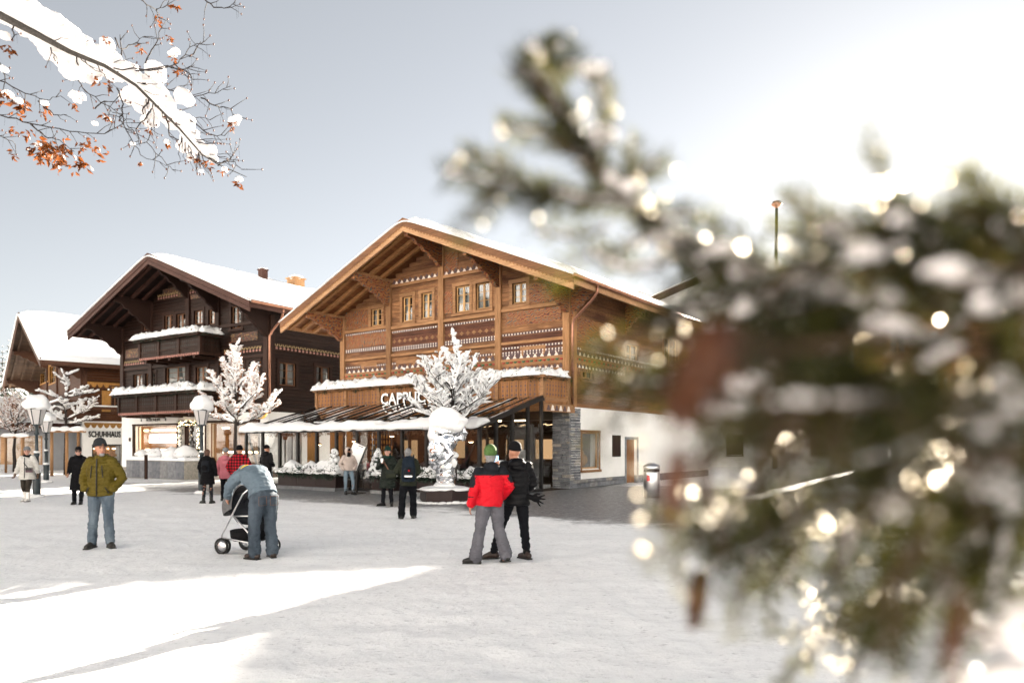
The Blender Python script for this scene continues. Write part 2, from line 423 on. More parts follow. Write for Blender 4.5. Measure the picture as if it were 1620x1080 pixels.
# dark chalet
M['b_board'] = wood('dark_board', ( 0.0097, 0.0050, 0.0039), ( 0.0289, 0.0143, 0.0104), 'x', .2, 2)
M['b_beam'] = wood('dark_beam', ( 0.0138, 0.0069, 0.0055), ( 0.0330, 0.0165, 0.0124), 'x')
M['b_fascia'] = wood('dark_fascia', ( 0.0396, 0.0179, 0.0150), ( 0.0752, 0.0377, 0.0297), 'x')
M['b_post'] = wood('dark_post', ( 0.0207, 0.0099, 0.0077), ( 0.0413, 0.0215, 0.0154), 'z')
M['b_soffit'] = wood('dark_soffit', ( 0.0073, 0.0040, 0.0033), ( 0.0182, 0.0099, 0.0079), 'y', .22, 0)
M['b_rail'] = wood('dark_rail', ( 0.0152, 0.0083, 0.0060), ( 0.0344, 0.0187, 0.0132), 'z')
M['b_sash'] = wood('dark_sash', (.15, .075, .045), (.24, .125, .075), 'z')
M['b_scroll'] = mk_scroll('dark_scroll', (.06, .03, .024), ((.28, .19, .07), (.16, .05, .04), (.05, .07, .05)), 8)
M['b_pale'] = plain('dull_gold_paint', (.36, .26, .13), .7)
M['b_pink'] = plain('dull_pink_paint', (.34, .17, .14), .7)
# left chalet
M['c_board'] = wood('brown_board', ( 0.0450, 0.0171, 0.0081), ( 0.0990, 0.0405, 0.0180), 'x', .2, 2)
M['c_beam'] = wood('brown_beam', ( 0.0540, 0.0252, 0.0168), ( 0.1140, 0.0570, 0.0360), 'x')
M['c_soffit'] = wood('brown_soffit', ( 0.0840, 0.0510, 0.0330), ( 0.1680, 0.1080, 0.0720), 'y', .25, 0)
M['c_yellow'] = wood('ochre_wood', (.26, .13, .035), (.42, .225, .07), 'z')

def mk_slope():
    t = NT('wooded_slope'); n1 = t.noise(t.coords(), .035, 6, .65); c = t.ramp(n1, [(.455, (.06, .07, .07)), (.53, (.82, .83, .85))]); return t.done(t.pbsdf(c, .8, 0, .2))
M['slope'] = mk_slope()
M['a_dark'] = wood('stained_board', (.045, .018, .014), (.15, .062, .036), 'x', .19, 2)
# ------------------------------------------------------------------ the snowy square (one sheet, fine near the camera)
def mk_ground():
    t = NT('trodden_snow'); v = t.coords()
    sep = t.n('SeparateXYZ'); t.l(v, sep.inputs[0])
    n1 = t.noise(t.coords((.25, .6, 1)), 1.5, 6, .65)          # trampled lanes
    n2 = t.noise(t.coords((1.2, 3.2, 1)), 2.6, 6, .7)
    n3 = t.noise(v, 38, 4, .7); n4 = t.noise(v, 7, 5, .65); n5 = t.noise(t.coords((4, 9, 1)), 3.0, 4, .75)
    # slushy wet paving along the terrace: distance from the line of the terrace front
    fx = t.math('ADD', t.math('MULTIPLY', sep.outputs[0], .585), t.math('MULTIPLY', sep.outputs[1], .811))   # depth axis of the golden chalet
    ex = t.math('ADD', t.math('MULTIPLY', sep.outputs[0], .811), t.math('MULTIPLY', sep.outputs[1], -.585))
    near = t.n('MapRange'); near.inputs[1].default_value = 12.6; near.inputs[2].default_value = 15.4; t.l(fx, near.inputs[0])
    far = t.n('MapRange'); far.inputs[1].default_value = 31.0; far.inputs[2].default_value = 25.0; t.l(fx, far.inputs[0])
    lft = t.n('MapRange'); lft.inputs[1].default_value = -36.0; lft.inputs[2].default_value = -29.0; t.l(ex, lft.inputs[0])
    wet = t.math('MULTIPLY', t.math('MULTIPLY', near.outputs[0], far.outputs[0]), lft.outputs[0])
    wet = t.math('ADD', t.math('MULTIPLY', wet, .80), t.math('MULTIPLY', t.math('SUBTRACT', n1, .5), 1.1))
    wetm = t.ramp(t.math('ADD', wet, t.math('MULTIPLY', t.math('SUBTRACT', n2, .5), .9)), [(.30, (0, 0, 0)), (.58, (1, 1, 1))])
    wetm = t.mix(1, wetm, t.ramp(t.math('MULTIPLY', t.math('MULTIPLY', near.outputs[0], far.outputs[0]), lft.outputs[0]), [(.02, (0, 0, 0)), (.3, (1, 1, 1))]), 'MULTIPLY')
    slush = t.ramp(n4, [(.25, (.06, .065, .07)), (.5, (.14, .145, .155)), (.72, (.42, .43, .45))])
    clean = t.ramp(n2, [(.2, (.84, .845, .85)), (.6, (.90, .90, .905))])
    # specks of grit and scuffs
    dirt = t.math('MULTIPLY', t.ramp(n5, [(.54, (0, 0, 0)), (.62, (1, 1, 1))]), t.ramp(n4, [(.47, (0, 0, 0)), (.58, (1, 1, 1))]))
    clean = t.mix(t.math('MULTIPLY', dirt, .55), clean, (.30, .30, .31))
    lane = t.ramp(t.noise(t.coords((.5, 2.2, 1)), 1.1, 7, .72), [(.50, (0, 0, 0)), (.62, (.22, .22, .22))]); clean = t.mix(lane, clean, (.60, .605, .62))
    c = t.mix(wetm, clean, slush)
    h = t.math('ADD', t.math('ADD', t.math('MULTIPLY', n4, 1.2), t.math('MULTIPLY', n3, .35)), t.math('MULTIPLY', n5, .6))
    rough = t.ramp(wetm, [(0, (.62, .62, .62)), (1, (.32, .32, .32))])
    return t.done(t.pbsdf(c, rough, 0, .35, t.bump(h, .55, .035)))
M['ground'] = mk_ground()
def ground():
    vs = []; fs = []
    rad = [0.0]; r = 1.2
    while r < 900: rad.append(r); r *= 1.016 if r < 70 else 1.25
    A = []; a = -180.0
    while a < 180: A.append(a); a += .45 if -50 <= a < 50 else 6.5
    nA = len(A)
    for i, r in enumerate(rad):
        for a in A:
            x, y = r*math.sin(math.radians(a)), r*math.cos(math.radians(a)); z = 0
            if 2 < r < 70:
                z = .022*nz(x, y*1.7, 0, .9)+.018*nz(x*1.5, y*1.5, 3, 2.3)
                if r < 26: z += .012*nz(x, y, 7, 5.5)
                z = z*min(1, (r-2)/2)*min(1, (70-r)/20)
            vs.append((x, y, z))
    for i in range(len(rad)-1):
        for k in range(nA):
            k2 = (k+1) % nA
            if i == 0: fs.append((0, nA+k2, nA+k)); continue
            fs.append((i*nA+k, i*nA+k2, (i+1)*nA+k2, (i+1)*nA+k))
    fs = [f[::-1] for f in fs]
    me = bpy.data.meshes.new('ground'); me.from_pydata(vs, [], fs); me.materials.append(M['ground'])
    me.polygons.foreach_set('use_smooth', [True]*len(fs)); me.update()
    o = link_mesh('ground', me, None, 'structure'); return o
ground()
# ------------------------------------------------------------------ chalets
def xf_side(mb):
    mb.v = [(-y, a, z) for a, y, z in mb.v]; return mb
def subtract(span, holes):
    segs = [span]
    for h0, h1 in sorted(holes):
        out = []
        for a, b in segs:
            if h1 <= a or h0 >= b: out.append((a, b)); continue
            if h0 > a+.01: out.append((a, h0))
            if h1 < b-.01: out.append((h1, b))
        segs = out
    return segs
def cladding(mb, x0, x1, z0, z1, h, holes, clip=None, t=.2):
    zs = {round(z0, 4), round(z1, 4)}; z = math.floor(z0/h)*h+h; rows = set()
    while z < z1: zs.add(round(z, 4)); rows.add(round(z, 4)); z += h
    for a in holes:
        for q in a[2:4]:
            if z0 < q < z1: zs.add(round(q, 4))
    zs = sorted(zs)
    for za, zb in zip(zs, zs[1:]):
        if zb-za < .012: continue
        a, b = x0, x1
        if clip:
            c = clip(zb)
            if c is None: continue
            a, b = max(a, c[0]), min(b, c[1])
            if b-a < .05: continue
        hs = [(q[0], q[1]) for q in holes if q[2] < (za+zb)/2 < q[3]]
        rr = random.Random(int(za/h+.001)); pr = rr.uniform(0, .012)
        g0 = .007 if za in rows else 0; g1 = .007 if zb in rows else 0
        for s0, s1 in subtract((a, b), hs): mb.box(s0, s1, -pr, t, za+g0, zb-g1)
def window(parent, x0, x1, z0, z1, frame, sash, side=False, muntins=(1, 2), casing=.13, curtain=True, depth=.09, lit=False, sill=True, kind='window', name='window'):
    X = xf_side if side else (lambda m: m)
    f = MB(); c = casing; p = -.035
    f.box(x0-c, x0, p, .1, z0-c*.4, z1+.002); f.box(x1, x1+c, p, .1, z0-c*.4, z1+.002)
    f.box(x0-c*1.15, x1+c*1.15, p-.012, .1, z1+.003, z1+c)
    if sill: f.box(x0-c*1.25, x1+c*1.25, p-.05, .1, z0-c*.4-.1, z0-c*.4-.002)
    f.box(x0-.02, x1+.02, .02, .2, z0-c*.4, z0)
    w = X(f).build(name, frame, parent)
    s = MB(); b = .045; d0, d1 = depth, depth+.05; xm = (x0+x1)/2
    for a0, a1 in ([(x0, xm-.004), (xm+.004, x1)] if muntins[0] > 0 else [(x0, x1)]):
        s.box(a0, a0+b, d0, d1, z0, z1); s.box(a1-b, a1, d0, d1, z0, z1)
        s.box(a0+b, a1-b, d0, d1, z0, z0+b*1.3); s.box(a0+b, a1-b, d0, d1, z1-b, z1)
        for k in range(1, muntins[1]+1):
            zz = z0+(z1-z0)*k/(muntins[1]+1); s.box(a0+b, a1-b, d0+.012, d1-.012, zz-.013, zz+.013)
        for k in range(1, muntins[0]):
            xx = a0+(a1-a0)*k/muntins[0]; s.box(xx-.013, xx+.013, d0+.014, d1-.014, z0+b, z1-b)
    X(s).build('sash', sash, w)
    g = MB(); g.box(x0+.02, x1-.02, depth+.022, depth+.028, z0+.02, z1-.02); X(g).build('pane', M['glass'], w)
    if curtain:
        q = MB()
        for a0, a1, s_ in ((x0+.01, x0+(x1-x0)*.40, 1), (x1-(x1-x0)*.40, x1-.01, -1)):
            n = 14
            def top(u, v, a0=a0, a1=a1, s_=s_):
                e = (a1-a0)*(1-.35*(1-v)**2*.6); xx = a0+u*e if s_ > 0 else a1-e+u*e
                return (xx, depth+.14+.02*math.sin(u*22), z0+.02+v*(z1-z0-.04))
            q.field(n, 3, top, lambda u, v, T=top: (T(u, v)[0], T(u, v)[1]+.01, T(u, v)[2]))
        X(q).build('curtain', M['curtain'], w)
    return w
def snow_sheet(name, parent, P00, ex, ey, nx, ny, thick, over=.08, seed=0, mat='roof_snow', round_=.3, lump=.35, fn=None):
    """a bed of snow over the parallelogram P00 + u*ex + v*ey (z up), rounded at its rims"""
    P00, ex, ey = Vector(P00), Vector(ex), Vector(ey); lx, ly = ex.length, ey.length
    def base(u, v): return P00+ex*u+ey*v+(fn(u, v) if fn else Vector((0, 0, 0)))
    def top(u, v):
        p = base(u, v); d = min(u*lx, (1-u)*lx, v*ly, (1-v)*ly)
        k = math.sqrt(max(0.0, 1-max(0.0, 1-d/round_)**2)); n = nz(p.x+seed, p.y, p.z, .9)*.5+nz(p.x, p.y+seed, p.z, 3.1)*.25
        h = thick*(.12+.88*k)*(1+lump*n)
        eu = over*nz(v*ly, seed, 1, 1.1); ev = over*nz(u*lx, seed, 5, 1.1)
        off = Vector((0, 0, h))
        if u < .001: off -= ex.normalized()*(over*.6+eu*.5)*0+ex.normalized()*eu*.5
        if u > .999: off += ex.normalized()*eu*.5
        return p+off
    m = MB(); m.field(nx, ny, top, base); return m.build(name, M[mat], parent)
def bracket(mb, x, zt, oy, w=.2, drop=1.5, mi=0, curl=True):
    """carved console carrying a purlin: profile in (y, z)"""
    pts = [(-oy+.15, zt), (-oy+.12, zt-.26)]
    n = 22
    for i in range(n+1):
        t = i/n; y = -oy+.28+(oy-.40)*t; z = zt-.30-(drop-.42)*(t**1.12)
        s = .075*abs(math.sin(t*PI*4.5)); pts.append((y+s*.5, z+s))
    pts += [(-.10, zt-drop), (0, zt-drop-.12), (0, zt)]
    mb.prism(pts, 'x', x-w/2, x+w/2, mi)
def chalet_shell(root, L, D, zg, ze, zr, ox, oy, mats, holes, side_holes, brk, board=.2, ob=1.0, thick=.32, rake=.42, drop=1.5, post_w=.26, scroll=None, rafters=3, left_side=False, nobacksnow=False):
    """zg: top of the ground floor, ze/zr: underside of the roof deck at the eaves / ridge"""
    xm = -L/2; half = L/2+ox; sl = (zr-ze)/half
    rz = lambda x: zr-sl*abs(x-xm)
    clip = lambda z: None if z >= zr-.05 else (xm-(zr-z)/sl, xm+(zr-z)/sl)
    m = MB(); cladding(m, -L, 0, zg, zr, board, holes, clip); m.build('cladding', mats['board'], root, 'stuff')
    m = MB(); cladding(m, .2, D, zg, ze+sl*ox, board, side_holes); xf_side(m).build('side_cladding', mats['board'], root, 'stuff')
    # inner shell: keeps light out of the rooms
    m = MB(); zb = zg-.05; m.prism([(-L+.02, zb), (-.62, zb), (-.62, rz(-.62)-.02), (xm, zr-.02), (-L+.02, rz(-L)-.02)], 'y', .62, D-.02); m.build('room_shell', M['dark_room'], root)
    # posts (cross-walls) on the front
    for x in brk:
        m = MB(); xx = min(max(x, -L+post_w/2), -post_w/2)
        m.box(xx-post_w/2, xx+post_w/2, -.13, 0, zg, rz(xx)-.25); m.build('corner_post', mats['post'], root)
    for k in range(2):
        m = MB(); m.box(.0, .12, .02+k*(D-.3), .28+k*(D-.3), zg, ze); m.build('corner_post', mats['post'], root)
    # roof deck, rafters, purlins
    for sgn, nm in ((-1, 'roof'), (1, 'roof')):
        e = xm+sgn*half
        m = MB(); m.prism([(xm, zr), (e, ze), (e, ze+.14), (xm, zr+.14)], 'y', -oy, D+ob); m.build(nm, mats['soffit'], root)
        for k in range(rafters):
            r = MB(); y = -oy+.45+k*(oy-.3)/rafters
            r.beam((xm+sgn*.02, y, zr-.09), (e-sgn*.05, y, ze-.09), .15, .17, (0, 1, 0)); r.build('rafter', mats['rafter'], root)
        for k in range(6):
            r = MB(); y = .8+k*(D-1)/5
            r.beam((xm+sgn*half*.8, y, rz(xm+half*.8)-.09), (e-sgn*.05, y, ze-.09), .15, .17, (0, 1, 0)); r.build('rafter', mats['rafter'], root)
        # rake boards on the front edge: an outer high one and an inner low one
        for dy, z0, z1, mt in ((.0, -.10, rake*.55, mats['fascia']), (.03, -rake*.8, -.104, mats['fascia2'])):
            f = MB(); y0 = -oy-.09+dy
            f.prism([(xm, zr+z0), (e+sgn*.06, ze+z0-sl*.06), (e+sgn*.06, ze+z1-sl*.06), (xm, zr+z1)], 'y', y0, y0+.08)
            f.build('rake_board', mt, root)
        s = MB()
        nsc = int(half/.16)
        for k in range(nsc):                            # carved teeth under the outer board
            t = (k+.5)/nsc; x = xm+(e-xm)*t; z = rz(x)-.10
            s.prism([(x-.06, z), (x+.06, z), (x, z-.07)], 'y', -oy-.085, -oy-.062)
        s.build('rake_teeth', mats['rafter'], root, 'stuff')
        g = MB(); g.box(min(e, e+sgn*.05), max(e, e+sgn*.05), -oy+.0, D+ob, ze-.16, ze+.2); g.build('eave_board', mats['fascia2'], root)
    for x in brk:
        m = MB(); xx = min(max(x, -L+.1), -.1); zt = rz(xx)-.2
        if abs(xx-xm) < .3: zt -= .02
        bracket(m, xx, zt, oy, .19, drop); bo = m.build('bracket', mats['bracket'], root)
        p = MB(); p.box(xx-.11, xx+.11, -oy+.06, .0, rz(xx)-.2+.003, rz(xx)-.02-sl*.12); p.build('purlin', mats['beam'], bo)
    # snow over both slopes
    e0, e1 = xm-half-.1, xm+half+.1
    nx, ny = 72, 30
    def fn(u, v):
        x = e0+(e1-e0)*u; d = abs(x-xm); d = math.sqrt(d*d+.12)-.1
        return Vector((0, 0, zr+.145-sl*d))
    if not nobacksnow:
        snow_sheet('roof_snow', root, (e0, -oy-.16, 0), (e1-e0, 0, 0), (0, D+ob+oy+.2, 0), nx, ny, thick, fn=fn, round_=.34, lump=.5, seed=L)
    return xm, half, sl, rz
def needles_mb(mb, c, n, r, rr, size=.09, mi=0, flat=1.0):
    """a tuft of conifer sprays: thin leaf-sized blades through a small volume"""
    for _ in range(n):
        d = Vector((rr.gauss(0, 1), rr.gauss(0, 1), rr.gauss(0, 1)*flat)).normalized(); p = Vector(c)+d*r*rr.uniform(.3, 1)
        t = (d+Vector((rr.uniform(-.6, .6), rr.uniform(-.6, .6), rr.uniform(-.6, .5)))).normalized()*size*rr.uniform(.6, 1.3); w = d.orthogonal().normalized()*size*.17
        mb.add([p-w, p+w, p+t], [(0, 1, 2)], mi, False)
def garland(label, fr_root, pts, w, h, name='garland', seed=1, group=None, droop=.16, snow=.17):
    """evergreen garland with a bed of snow lying along a rail (world points)"""
    rr = random.Random(seed); o = thing(name, label, 'garland', pts[0], 0, group); base = Vector(pts[0])
    m = MB(); sn = MB()
    for a, b in zip(pts, pts[1:]):
        a, b = Vector(a)-base, Vector(b)-base; L = (b-a).length; d = (b-a)/L; q = Vector((0, 0, 1)).cross(d); n = int(L/.07)
        for i in range(n):
            c = a+d*(i+rr.random())/n*L+q*rr.uniform(-w/2, w/2)+Vector((0, 0, rr.uniform(-droop, h*.6)))
            needles_mb(m, c, 13, .10, rr, .11)
        nn = int(L/.09)
        def top(u, v):
            k = math.sin(PI*min(max(v, 0), 1))**.6; kk = min(1, u*L/.2, (1-u)*L/.2)
            p = a+d*u*L+q*(v-.5)*(w*1.25)*(1+.35*nz(u*L, seed, 2, 2.2))
            z = h*.35-.06*(1-k)+snow*k*max(.15, kk)*(1+.9*nz(u*L, v*2, seed, 2.6)+.6*nz(u*L, v*3, seed+4, 7.0))
            return p+Vector((0, 0, z))
        def bot(u, v):
            p = top(u, v); return Vector((p.x, p.y, a.z+(b.z-a.z)*u+h*.35-.09+.03*nz(u*L, v, 9, 6)))
        sn.field(nn, 7, top, bot)
        for i in range(int(L*9)):                       # sprigs that poke through the snow
            c = a+d*rr.random()*L+q*rr.uniform(-w*.5, w*.5)+Vector((0, 0, h*.35+snow*.55)); needles_mb(m, c, 4, .05, rr, .09)
        for i in range(int(L*7)):
            c = a+d*rr.random()*L+q*rr.uniform(-w*.6, w*.6)+Vector((0, 0, h*.35+snow*rr.uniform(.2, .9))); sn.sphere(c, (rr.uniform(.04, .09),)*2+(rr.uniform(.03, .06),), 7, 5)
    m.build('sprays', M['needle_dark'], o, 'stuff'); sn.build('snow_cover', M['clump'], o)
    return o
# ------------------------------------------------------------------ golden chalet with the glass terrace
A_ANG = math.atan2(-.585, .811)
FA = Frame(2.33, 28.2, A_ANG)
chA = thing('golden_chalet', 'large honey-coloured timber chalet with painted friezes behind the glass terrace', 'chalet', FA.o, A_ANG)
A_L = -FA.x_at(541); A_D = 15.0
A_brk = [0, FA.x_at(790), -A_L/2, FA.x_at(617), -A_L]
A_OY, A_OX = 2.45, 1.55
a_front = [(587,604,488,515),(637,653,469,508),(667,684,463,503),(721,743,452,493),(753,775,447,488),(811,833,447,479),
           (576,593,580,612),(632,654,575,610),(666,687,571,607),(756,779,560,598),(829,858,553,590)]
A_H = [FA.rect(a, b, c, d) for a, b, c, d in a_front]
A_S = [FA.rect_side(921, 939, 556, 599), FA.rect_side(990, 1010, 545, 590), FA.rect_side(1050, 1072, 535, 582), FA.rect_side(1012, 1024, 470, 500)]
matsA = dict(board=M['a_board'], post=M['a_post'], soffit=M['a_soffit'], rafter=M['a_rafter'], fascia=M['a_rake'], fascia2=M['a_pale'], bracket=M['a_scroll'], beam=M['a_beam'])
A_ZG = 3.25; A_ZE = 7.62; A_ZR = 11.12
xmA, halfA, slA, rzA = chalet_shell(chA, A_L, A_D, A_ZG, A_ZE, A_ZR, A_OX, A_OY, matsA, A_H, A_S, A_brk, .19, 1.2, .30, .42, 1.35, .3)
for h in A_H: window(chA, *h, M['a_beam'], M['a_sash'], casing=.16)
for h in A_S: window(chA, *h, M['a_beam'], M['a_sash'], side=True, casing=.16)
# beams: sill and lintel lines between the posts, carved friezes with pale triangles
def frieze(parent, x0, x1, z, side=False, rows=('dentil', 'tri', 'color', 'tri2'), s=1.0):
    m = MB(); zz = z
    if 'dentil' in rows:
        m.box(x0, x1, -.03, .0, zz-.10, zz, 0); n = int((x1-x0)/.15)
        for i in range(n): x = x0+(i+.5)*(x1-x0)/n; m.box(x-.022, x+.022, -.045, -.03, zz-.085, zz-.015, 1)
        zz -= .10
    def tri(zz, h, w):
        m.box(x0, x1, -.028, 0, zz-h, zz, 3); n = max(1, int((x1-x0)/w))
        for i in range(n):
            x = x0+(i+.5)*(x1-x0)/n; q = (x1-x0)/n
            m.prism([(x-q*.36, zz-h+.01), (x+q*.36, zz-h+.01), (x+q*.1, zz-h*.12), (x-q*.1, zz-h*.12)], 'y', -.05, -.03, 0)
            xx = x+q*.5
            if xx < x1-.1: m.prism([(xx-q*.28, zz-h+.008), (xx+q*.28, zz-h+.008), (xx+q*.06, zz-h*.42), (xx-q*.06, zz-h*.42)], 'y', -.062, -.052, 1)
        return zz-h
    if 'tri' in rows: zz = tri(zz, .23, .33)
    if 'color' in rows:
        m.box(x0, x1, -.09, 0, zz-.12, zz, 2); n = int((x1-x0)/.2)
        for i in range(n):
            x = x0+(i+.5)*(x1-x0)/n
            m.prism([(x-.07, zz-.12), (x-.03, zz-.18), (x+.03, zz-.18), (x+.07, zz-.12)], 'y', -.08, -.02, 4+(i % 2))
        m.box(x0, x1, -.03, 0, zz-.30, zz-.12, 2); zz -= .30
    if 'tri2' in rows:
        zz = tri(zz, .19, .28); n = int((x1-x0)/.16)
        m.box(x0, x1, -.03, 0, zz-.13, zz, 2)
        for i in range(n):
            x = x0+(i+.5)*(x1-x0)/n; m.prism([(x-.06, zz-.03), (x, zz-.11), (x+.06, zz-.03), (x, zz-.06)], 'y', -.042, -.03, 0)
    if side: xf_side(m)
    m.build('painted_frieze', [M['frieze_dark'], M['frieze_pale'], M['a_beam'], M['a_board'], M['frieze_red'], M['frieze_green']], parent, 'stuff')
segs = sorted([-A_L+.3, FA.x_at(617)-.15, FA.x_at(617)+.15, FA.x_at(790)-.15, FA.x_at(790)+.15, -.3])
zf = FA.z_at(552, FA.x_at(850), 0)
for i in (0, 2, 4): frieze(chA, segs[i], segs[i+1], zf)
frieze(chA, .3, A_D-.3, zf, True)
zt = FA.z_at(447, FA.x_at(660), 0)
m = MB()
for i, (a, b) in enumerate(((segs[0], segs[1]), (segs[2], segs[3]), (segs[4], segs[5]))):
    if i == 1:
        frieze(chA, a, b, zt+.32, rows=('tri', 'tri2x')); m.box(a, b, -.12, 0, zt-.06, zt+.08)
    zs = FA.z_at(512, FA.x_at(660), 0) if i == 1 else FA.z_at(518, FA.x_at(595), 0)
    m.box(a, b, -.10, 0, zs-.12, zs+.02)
    m.box(a, b, -.09, 0, FA.z_at(545, FA.x_at(850), 0)+.1, FA.z_at(545, FA.x_at(850), 0)+.22)
m.build('cross_beams', M['a_beam'], chA)
for i, (a, b) in enumerate(((segs[0], segs[1]), (segs[2], segs[3]), (segs[4], segs[5]))):
    z1 = FA.z_at((521, 509, 518)[i], FA.x_at((575, 700, 845)[i]), 0)-.14
    for k, dz in enumerate((0, .86)):
        frieze(chA, a, b, z1-dz, rows=('dentil',))
    q = MB()
    for k in range(3): q.box(a, b, -.018, -.0, z1-.13-.2*(k+1)+.006, z1-.13-.2*k-.006)
    q.build('stained_boards', M['a_dark'], chA, 'stuff')
    q = MB(); z2 = z1-.50; n = int((b-a)/.34)
    for k in range(n):
        x = a+(k+.5)*(b-a)/n; q.prism([(x-.12, z2), (x-.04, z2+.06), (x, z2+.10), (x+.04, z2+.06), (x+.12, z2), (x+.04, z2-.06), (x, z2-.10), (x-.04, z2-.06)], 'y', -.034, -.02)
    if i == 1: q.build('carved_rosettes', M['a_beam'], chA, 'stuff')
    frieze(chA, a, b, FA.z_at((551, 541, 546)[i], FA.x_at((575, 700, 845)[i]), 0)+.02, rows=('dentil',))
def panel(parent, x0, x1, z0, z1, mat, name='painted_panel', side=False, y=-.03):
    q = MB(); q.box(x0, x1, y, 0, z0, z1)
    if side: xf_side(q)
    q.build(name, mat, parent)
for r in ((838, 888, 446, 478), (548, 584, 492, 520), (692, 716, 462, 497), (702, 725, 400, 428), (548, 612, 528, 548)):
    panel(chA, *FA.rect(*r), M['a_scroll'])
panel(chA, *FA.rect(800, 888, 490, 512), M['a_scroll'])
panel(chA, .35, 3.2, 5.9, 6.9, M['a_scroll'], side=True)
# side brackets under the eave on the right
for y in (.1, 4.8, 9.8):
    m = MB(); bracket(m, y, A_ZE+.45, 1.5, .19, 1.25); xf_side(m); m.build('side_bracket', M['a_scroll'], chA)
# gutter and downpipe
xe = A_OX
m = MB(); m.tube([(xe+.13, -A_OY-.1, A_ZE+.12), (xe+.13, A_D, A_ZE+.12)], .085, 10); m.build('gutter', M['copper'], chA)
m = MB(); m.tube([(xe+.13, -A_OY+1.6, A_ZE+.1), (xe+.12, -A_OY+1.6, A_ZE-.2), (xe-.15, -A_OY+1.7, A_ZE-.42), (.22, -.12, A_ZE-.95), (.16, -.13, A_ZE-1.15), (.16, -.13, 3.35)], .055, 8); m.build('downpipe', M['copper'], chA)
# ground floor: dark glazed front below the balcony, plastered side with window and arched door
gA = FA
m = MB(); m.box(-A_L, -.75, 0.02, .3, 2.75, A_ZG); m.build('lintel', M['black_metal'], chA)
for k in range(12):
    m = MB(); x = -A_L+k*(A_L-.8)/11; m.box(x-.05, x+.05, .05, .17, 0, 2.745); m.build('shop_mullion', M['black_metal'], chA)
m = MB(); m.box(-A_L, -.8, .10, .106, .02, 2.74); m.build('shop_pane', M['glass_dark'], chA)
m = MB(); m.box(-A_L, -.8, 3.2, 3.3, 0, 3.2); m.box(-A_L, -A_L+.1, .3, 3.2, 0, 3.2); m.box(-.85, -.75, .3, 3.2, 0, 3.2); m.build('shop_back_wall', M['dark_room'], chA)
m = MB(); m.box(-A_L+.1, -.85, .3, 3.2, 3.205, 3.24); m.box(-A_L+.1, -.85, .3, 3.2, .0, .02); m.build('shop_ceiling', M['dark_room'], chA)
m = MB()
for k in range(7):
    x = -1.6-k*1.7; m.box(x-.5, x+.5, 3.15, 3.195, .9+.2*(k % 3), 2.0)
m.build('glow_shelves', mk_emit('shelf_glow', (1, .6, .3), .10), chA)  # panels glow by themselves in place of light falling on shelves
m = MB()
for k in range(9): x = -1.5-k*1.35; m.box(x-.12, x+.12, 1.2, 1.3, 2.9, 3.0)
m.build('shop_lights', M['lamp_warm'], chA)
# plaster side wall with openings
z_top = A_ZG
win = FA.rect_side(920, 947, 684, 741); door = FA.rect_side(990, 1007, 695, 766)
m = MB(); cladding(m, .0, A_D, .35, A_ZG, 4.0, [win, (door[0], door[1], 0, door[3])], t=.4); xf_side(m); m.build('plaster_wall', M['white_plaster'], chA)
window(chA, win[0], win[1], win[2], win[3], M['a_beam'], M['a_sash'], side=True, muntins=(0, 0), curtain=False, casing=.1)
m = MB()
for k, (a, z) in enumerate(((.25, .15), (.5, .4), (.7, .15), (.42, .75))):
    m.sphere((-.55, win[0]+(win[1]-win[0])*a, win[2]+z+.2), (.2, .28, .26), 10, 8, fn=lambda d: 1+.2*nz(d.x, d.y, d.z, 4))
m.build('window_display', M['c_yellow'], chA)
m = MB(); m.box(door[0], door[1], .12, .2, 0.02, door[3]); xf_side(m); m.build('side_door', M['a_plank'], chA)
m = MB(); m.box(door[0]-.12, door[0]-.002, -.05, .1, 0, door[3]+.12); m.box(door[1]+.002, door[1]+.12, -.05, .1, 0, door[3]+.12); m.box(door[0]-.0, door[1], -.05, .1, door[3], door[3]+.12); xf_side(m); m.build('door_frame', M['stone'], chA)
sb = FA.rect_side(968, 981, 688, 722); m = MB(); m.box(sb[0], sb[1], -.04, .0, sb[2], sb[3]); xf_side(m); m.build('notice_board', M['b_post'], chA)
m = MB(); m.box(0, A_D, -.02, .4, .348, .352)
# stone plinth blocks
def stone_row(parent, fx, span, z0, z1, h, lmin, lmax, mats, name='stone', seed=3, depth=.12):
    """coursed stones, every stone an object of its own; fx maps (a, out, z) into the parent's axes"""
    rr = random.Random(seed); z = z0
    while z < z1-.02:
        hh = min(h*rr.uniform(.75, 1.25), z1-z); a = span[0]
        if z1-(z+hh) < h*.4: hh = z1-z
        while a < span[1]-.01:
            l = rr.uniform(lmin, lmax)
            if span[1]-(a+l) < lmin*.6: l = span[1]-a
            q = MB(); p = rr.uniform(0, .035); j = lambda: rr.uniform(-.006, .006); g = .006
            b0, b1, c0, c1 = a+g, a+l-g, z+g, z+hh-g
            vs = [(b0, depth, c0), (b1, depth, c0), (b1, depth, c1), (b0, depth, c1), (b0+j(), -p+.015, c0+j()), (b1+j(), -p+.015, c0+j()), (b1+j(), -p+.015, c1+j()), (b0+j(), -p+.015, c1+j()),
                  (b0+.012, -p+j(), c0+.01), (b1-.012, -p+j(), c0+.01), (b1-.012, -p+j(), c1-.01), (b0+.012, -p+j(), c1-.01)]
            q.add(vs, [(0, 1, 2, 3), (4, 5, 1, 0), (5, 6, 2, 1), (6, 7, 3, 2), (7, 4, 0, 3), (8, 9, 5, 4), (9, 10, 6, 5), (10, 11, 7, 6), (11, 8, 4, 7), (11, 10, 9, 8)])
            q.v = [fx(*p_) for p_ in q.v]; q.build(name, mats, parent)
            a += l
        z += hh
m = MB(); m.box(-.72, -.12, .0, .6, 0, 3.2); core = m.build('stone_pillar', M['stone'], chA)
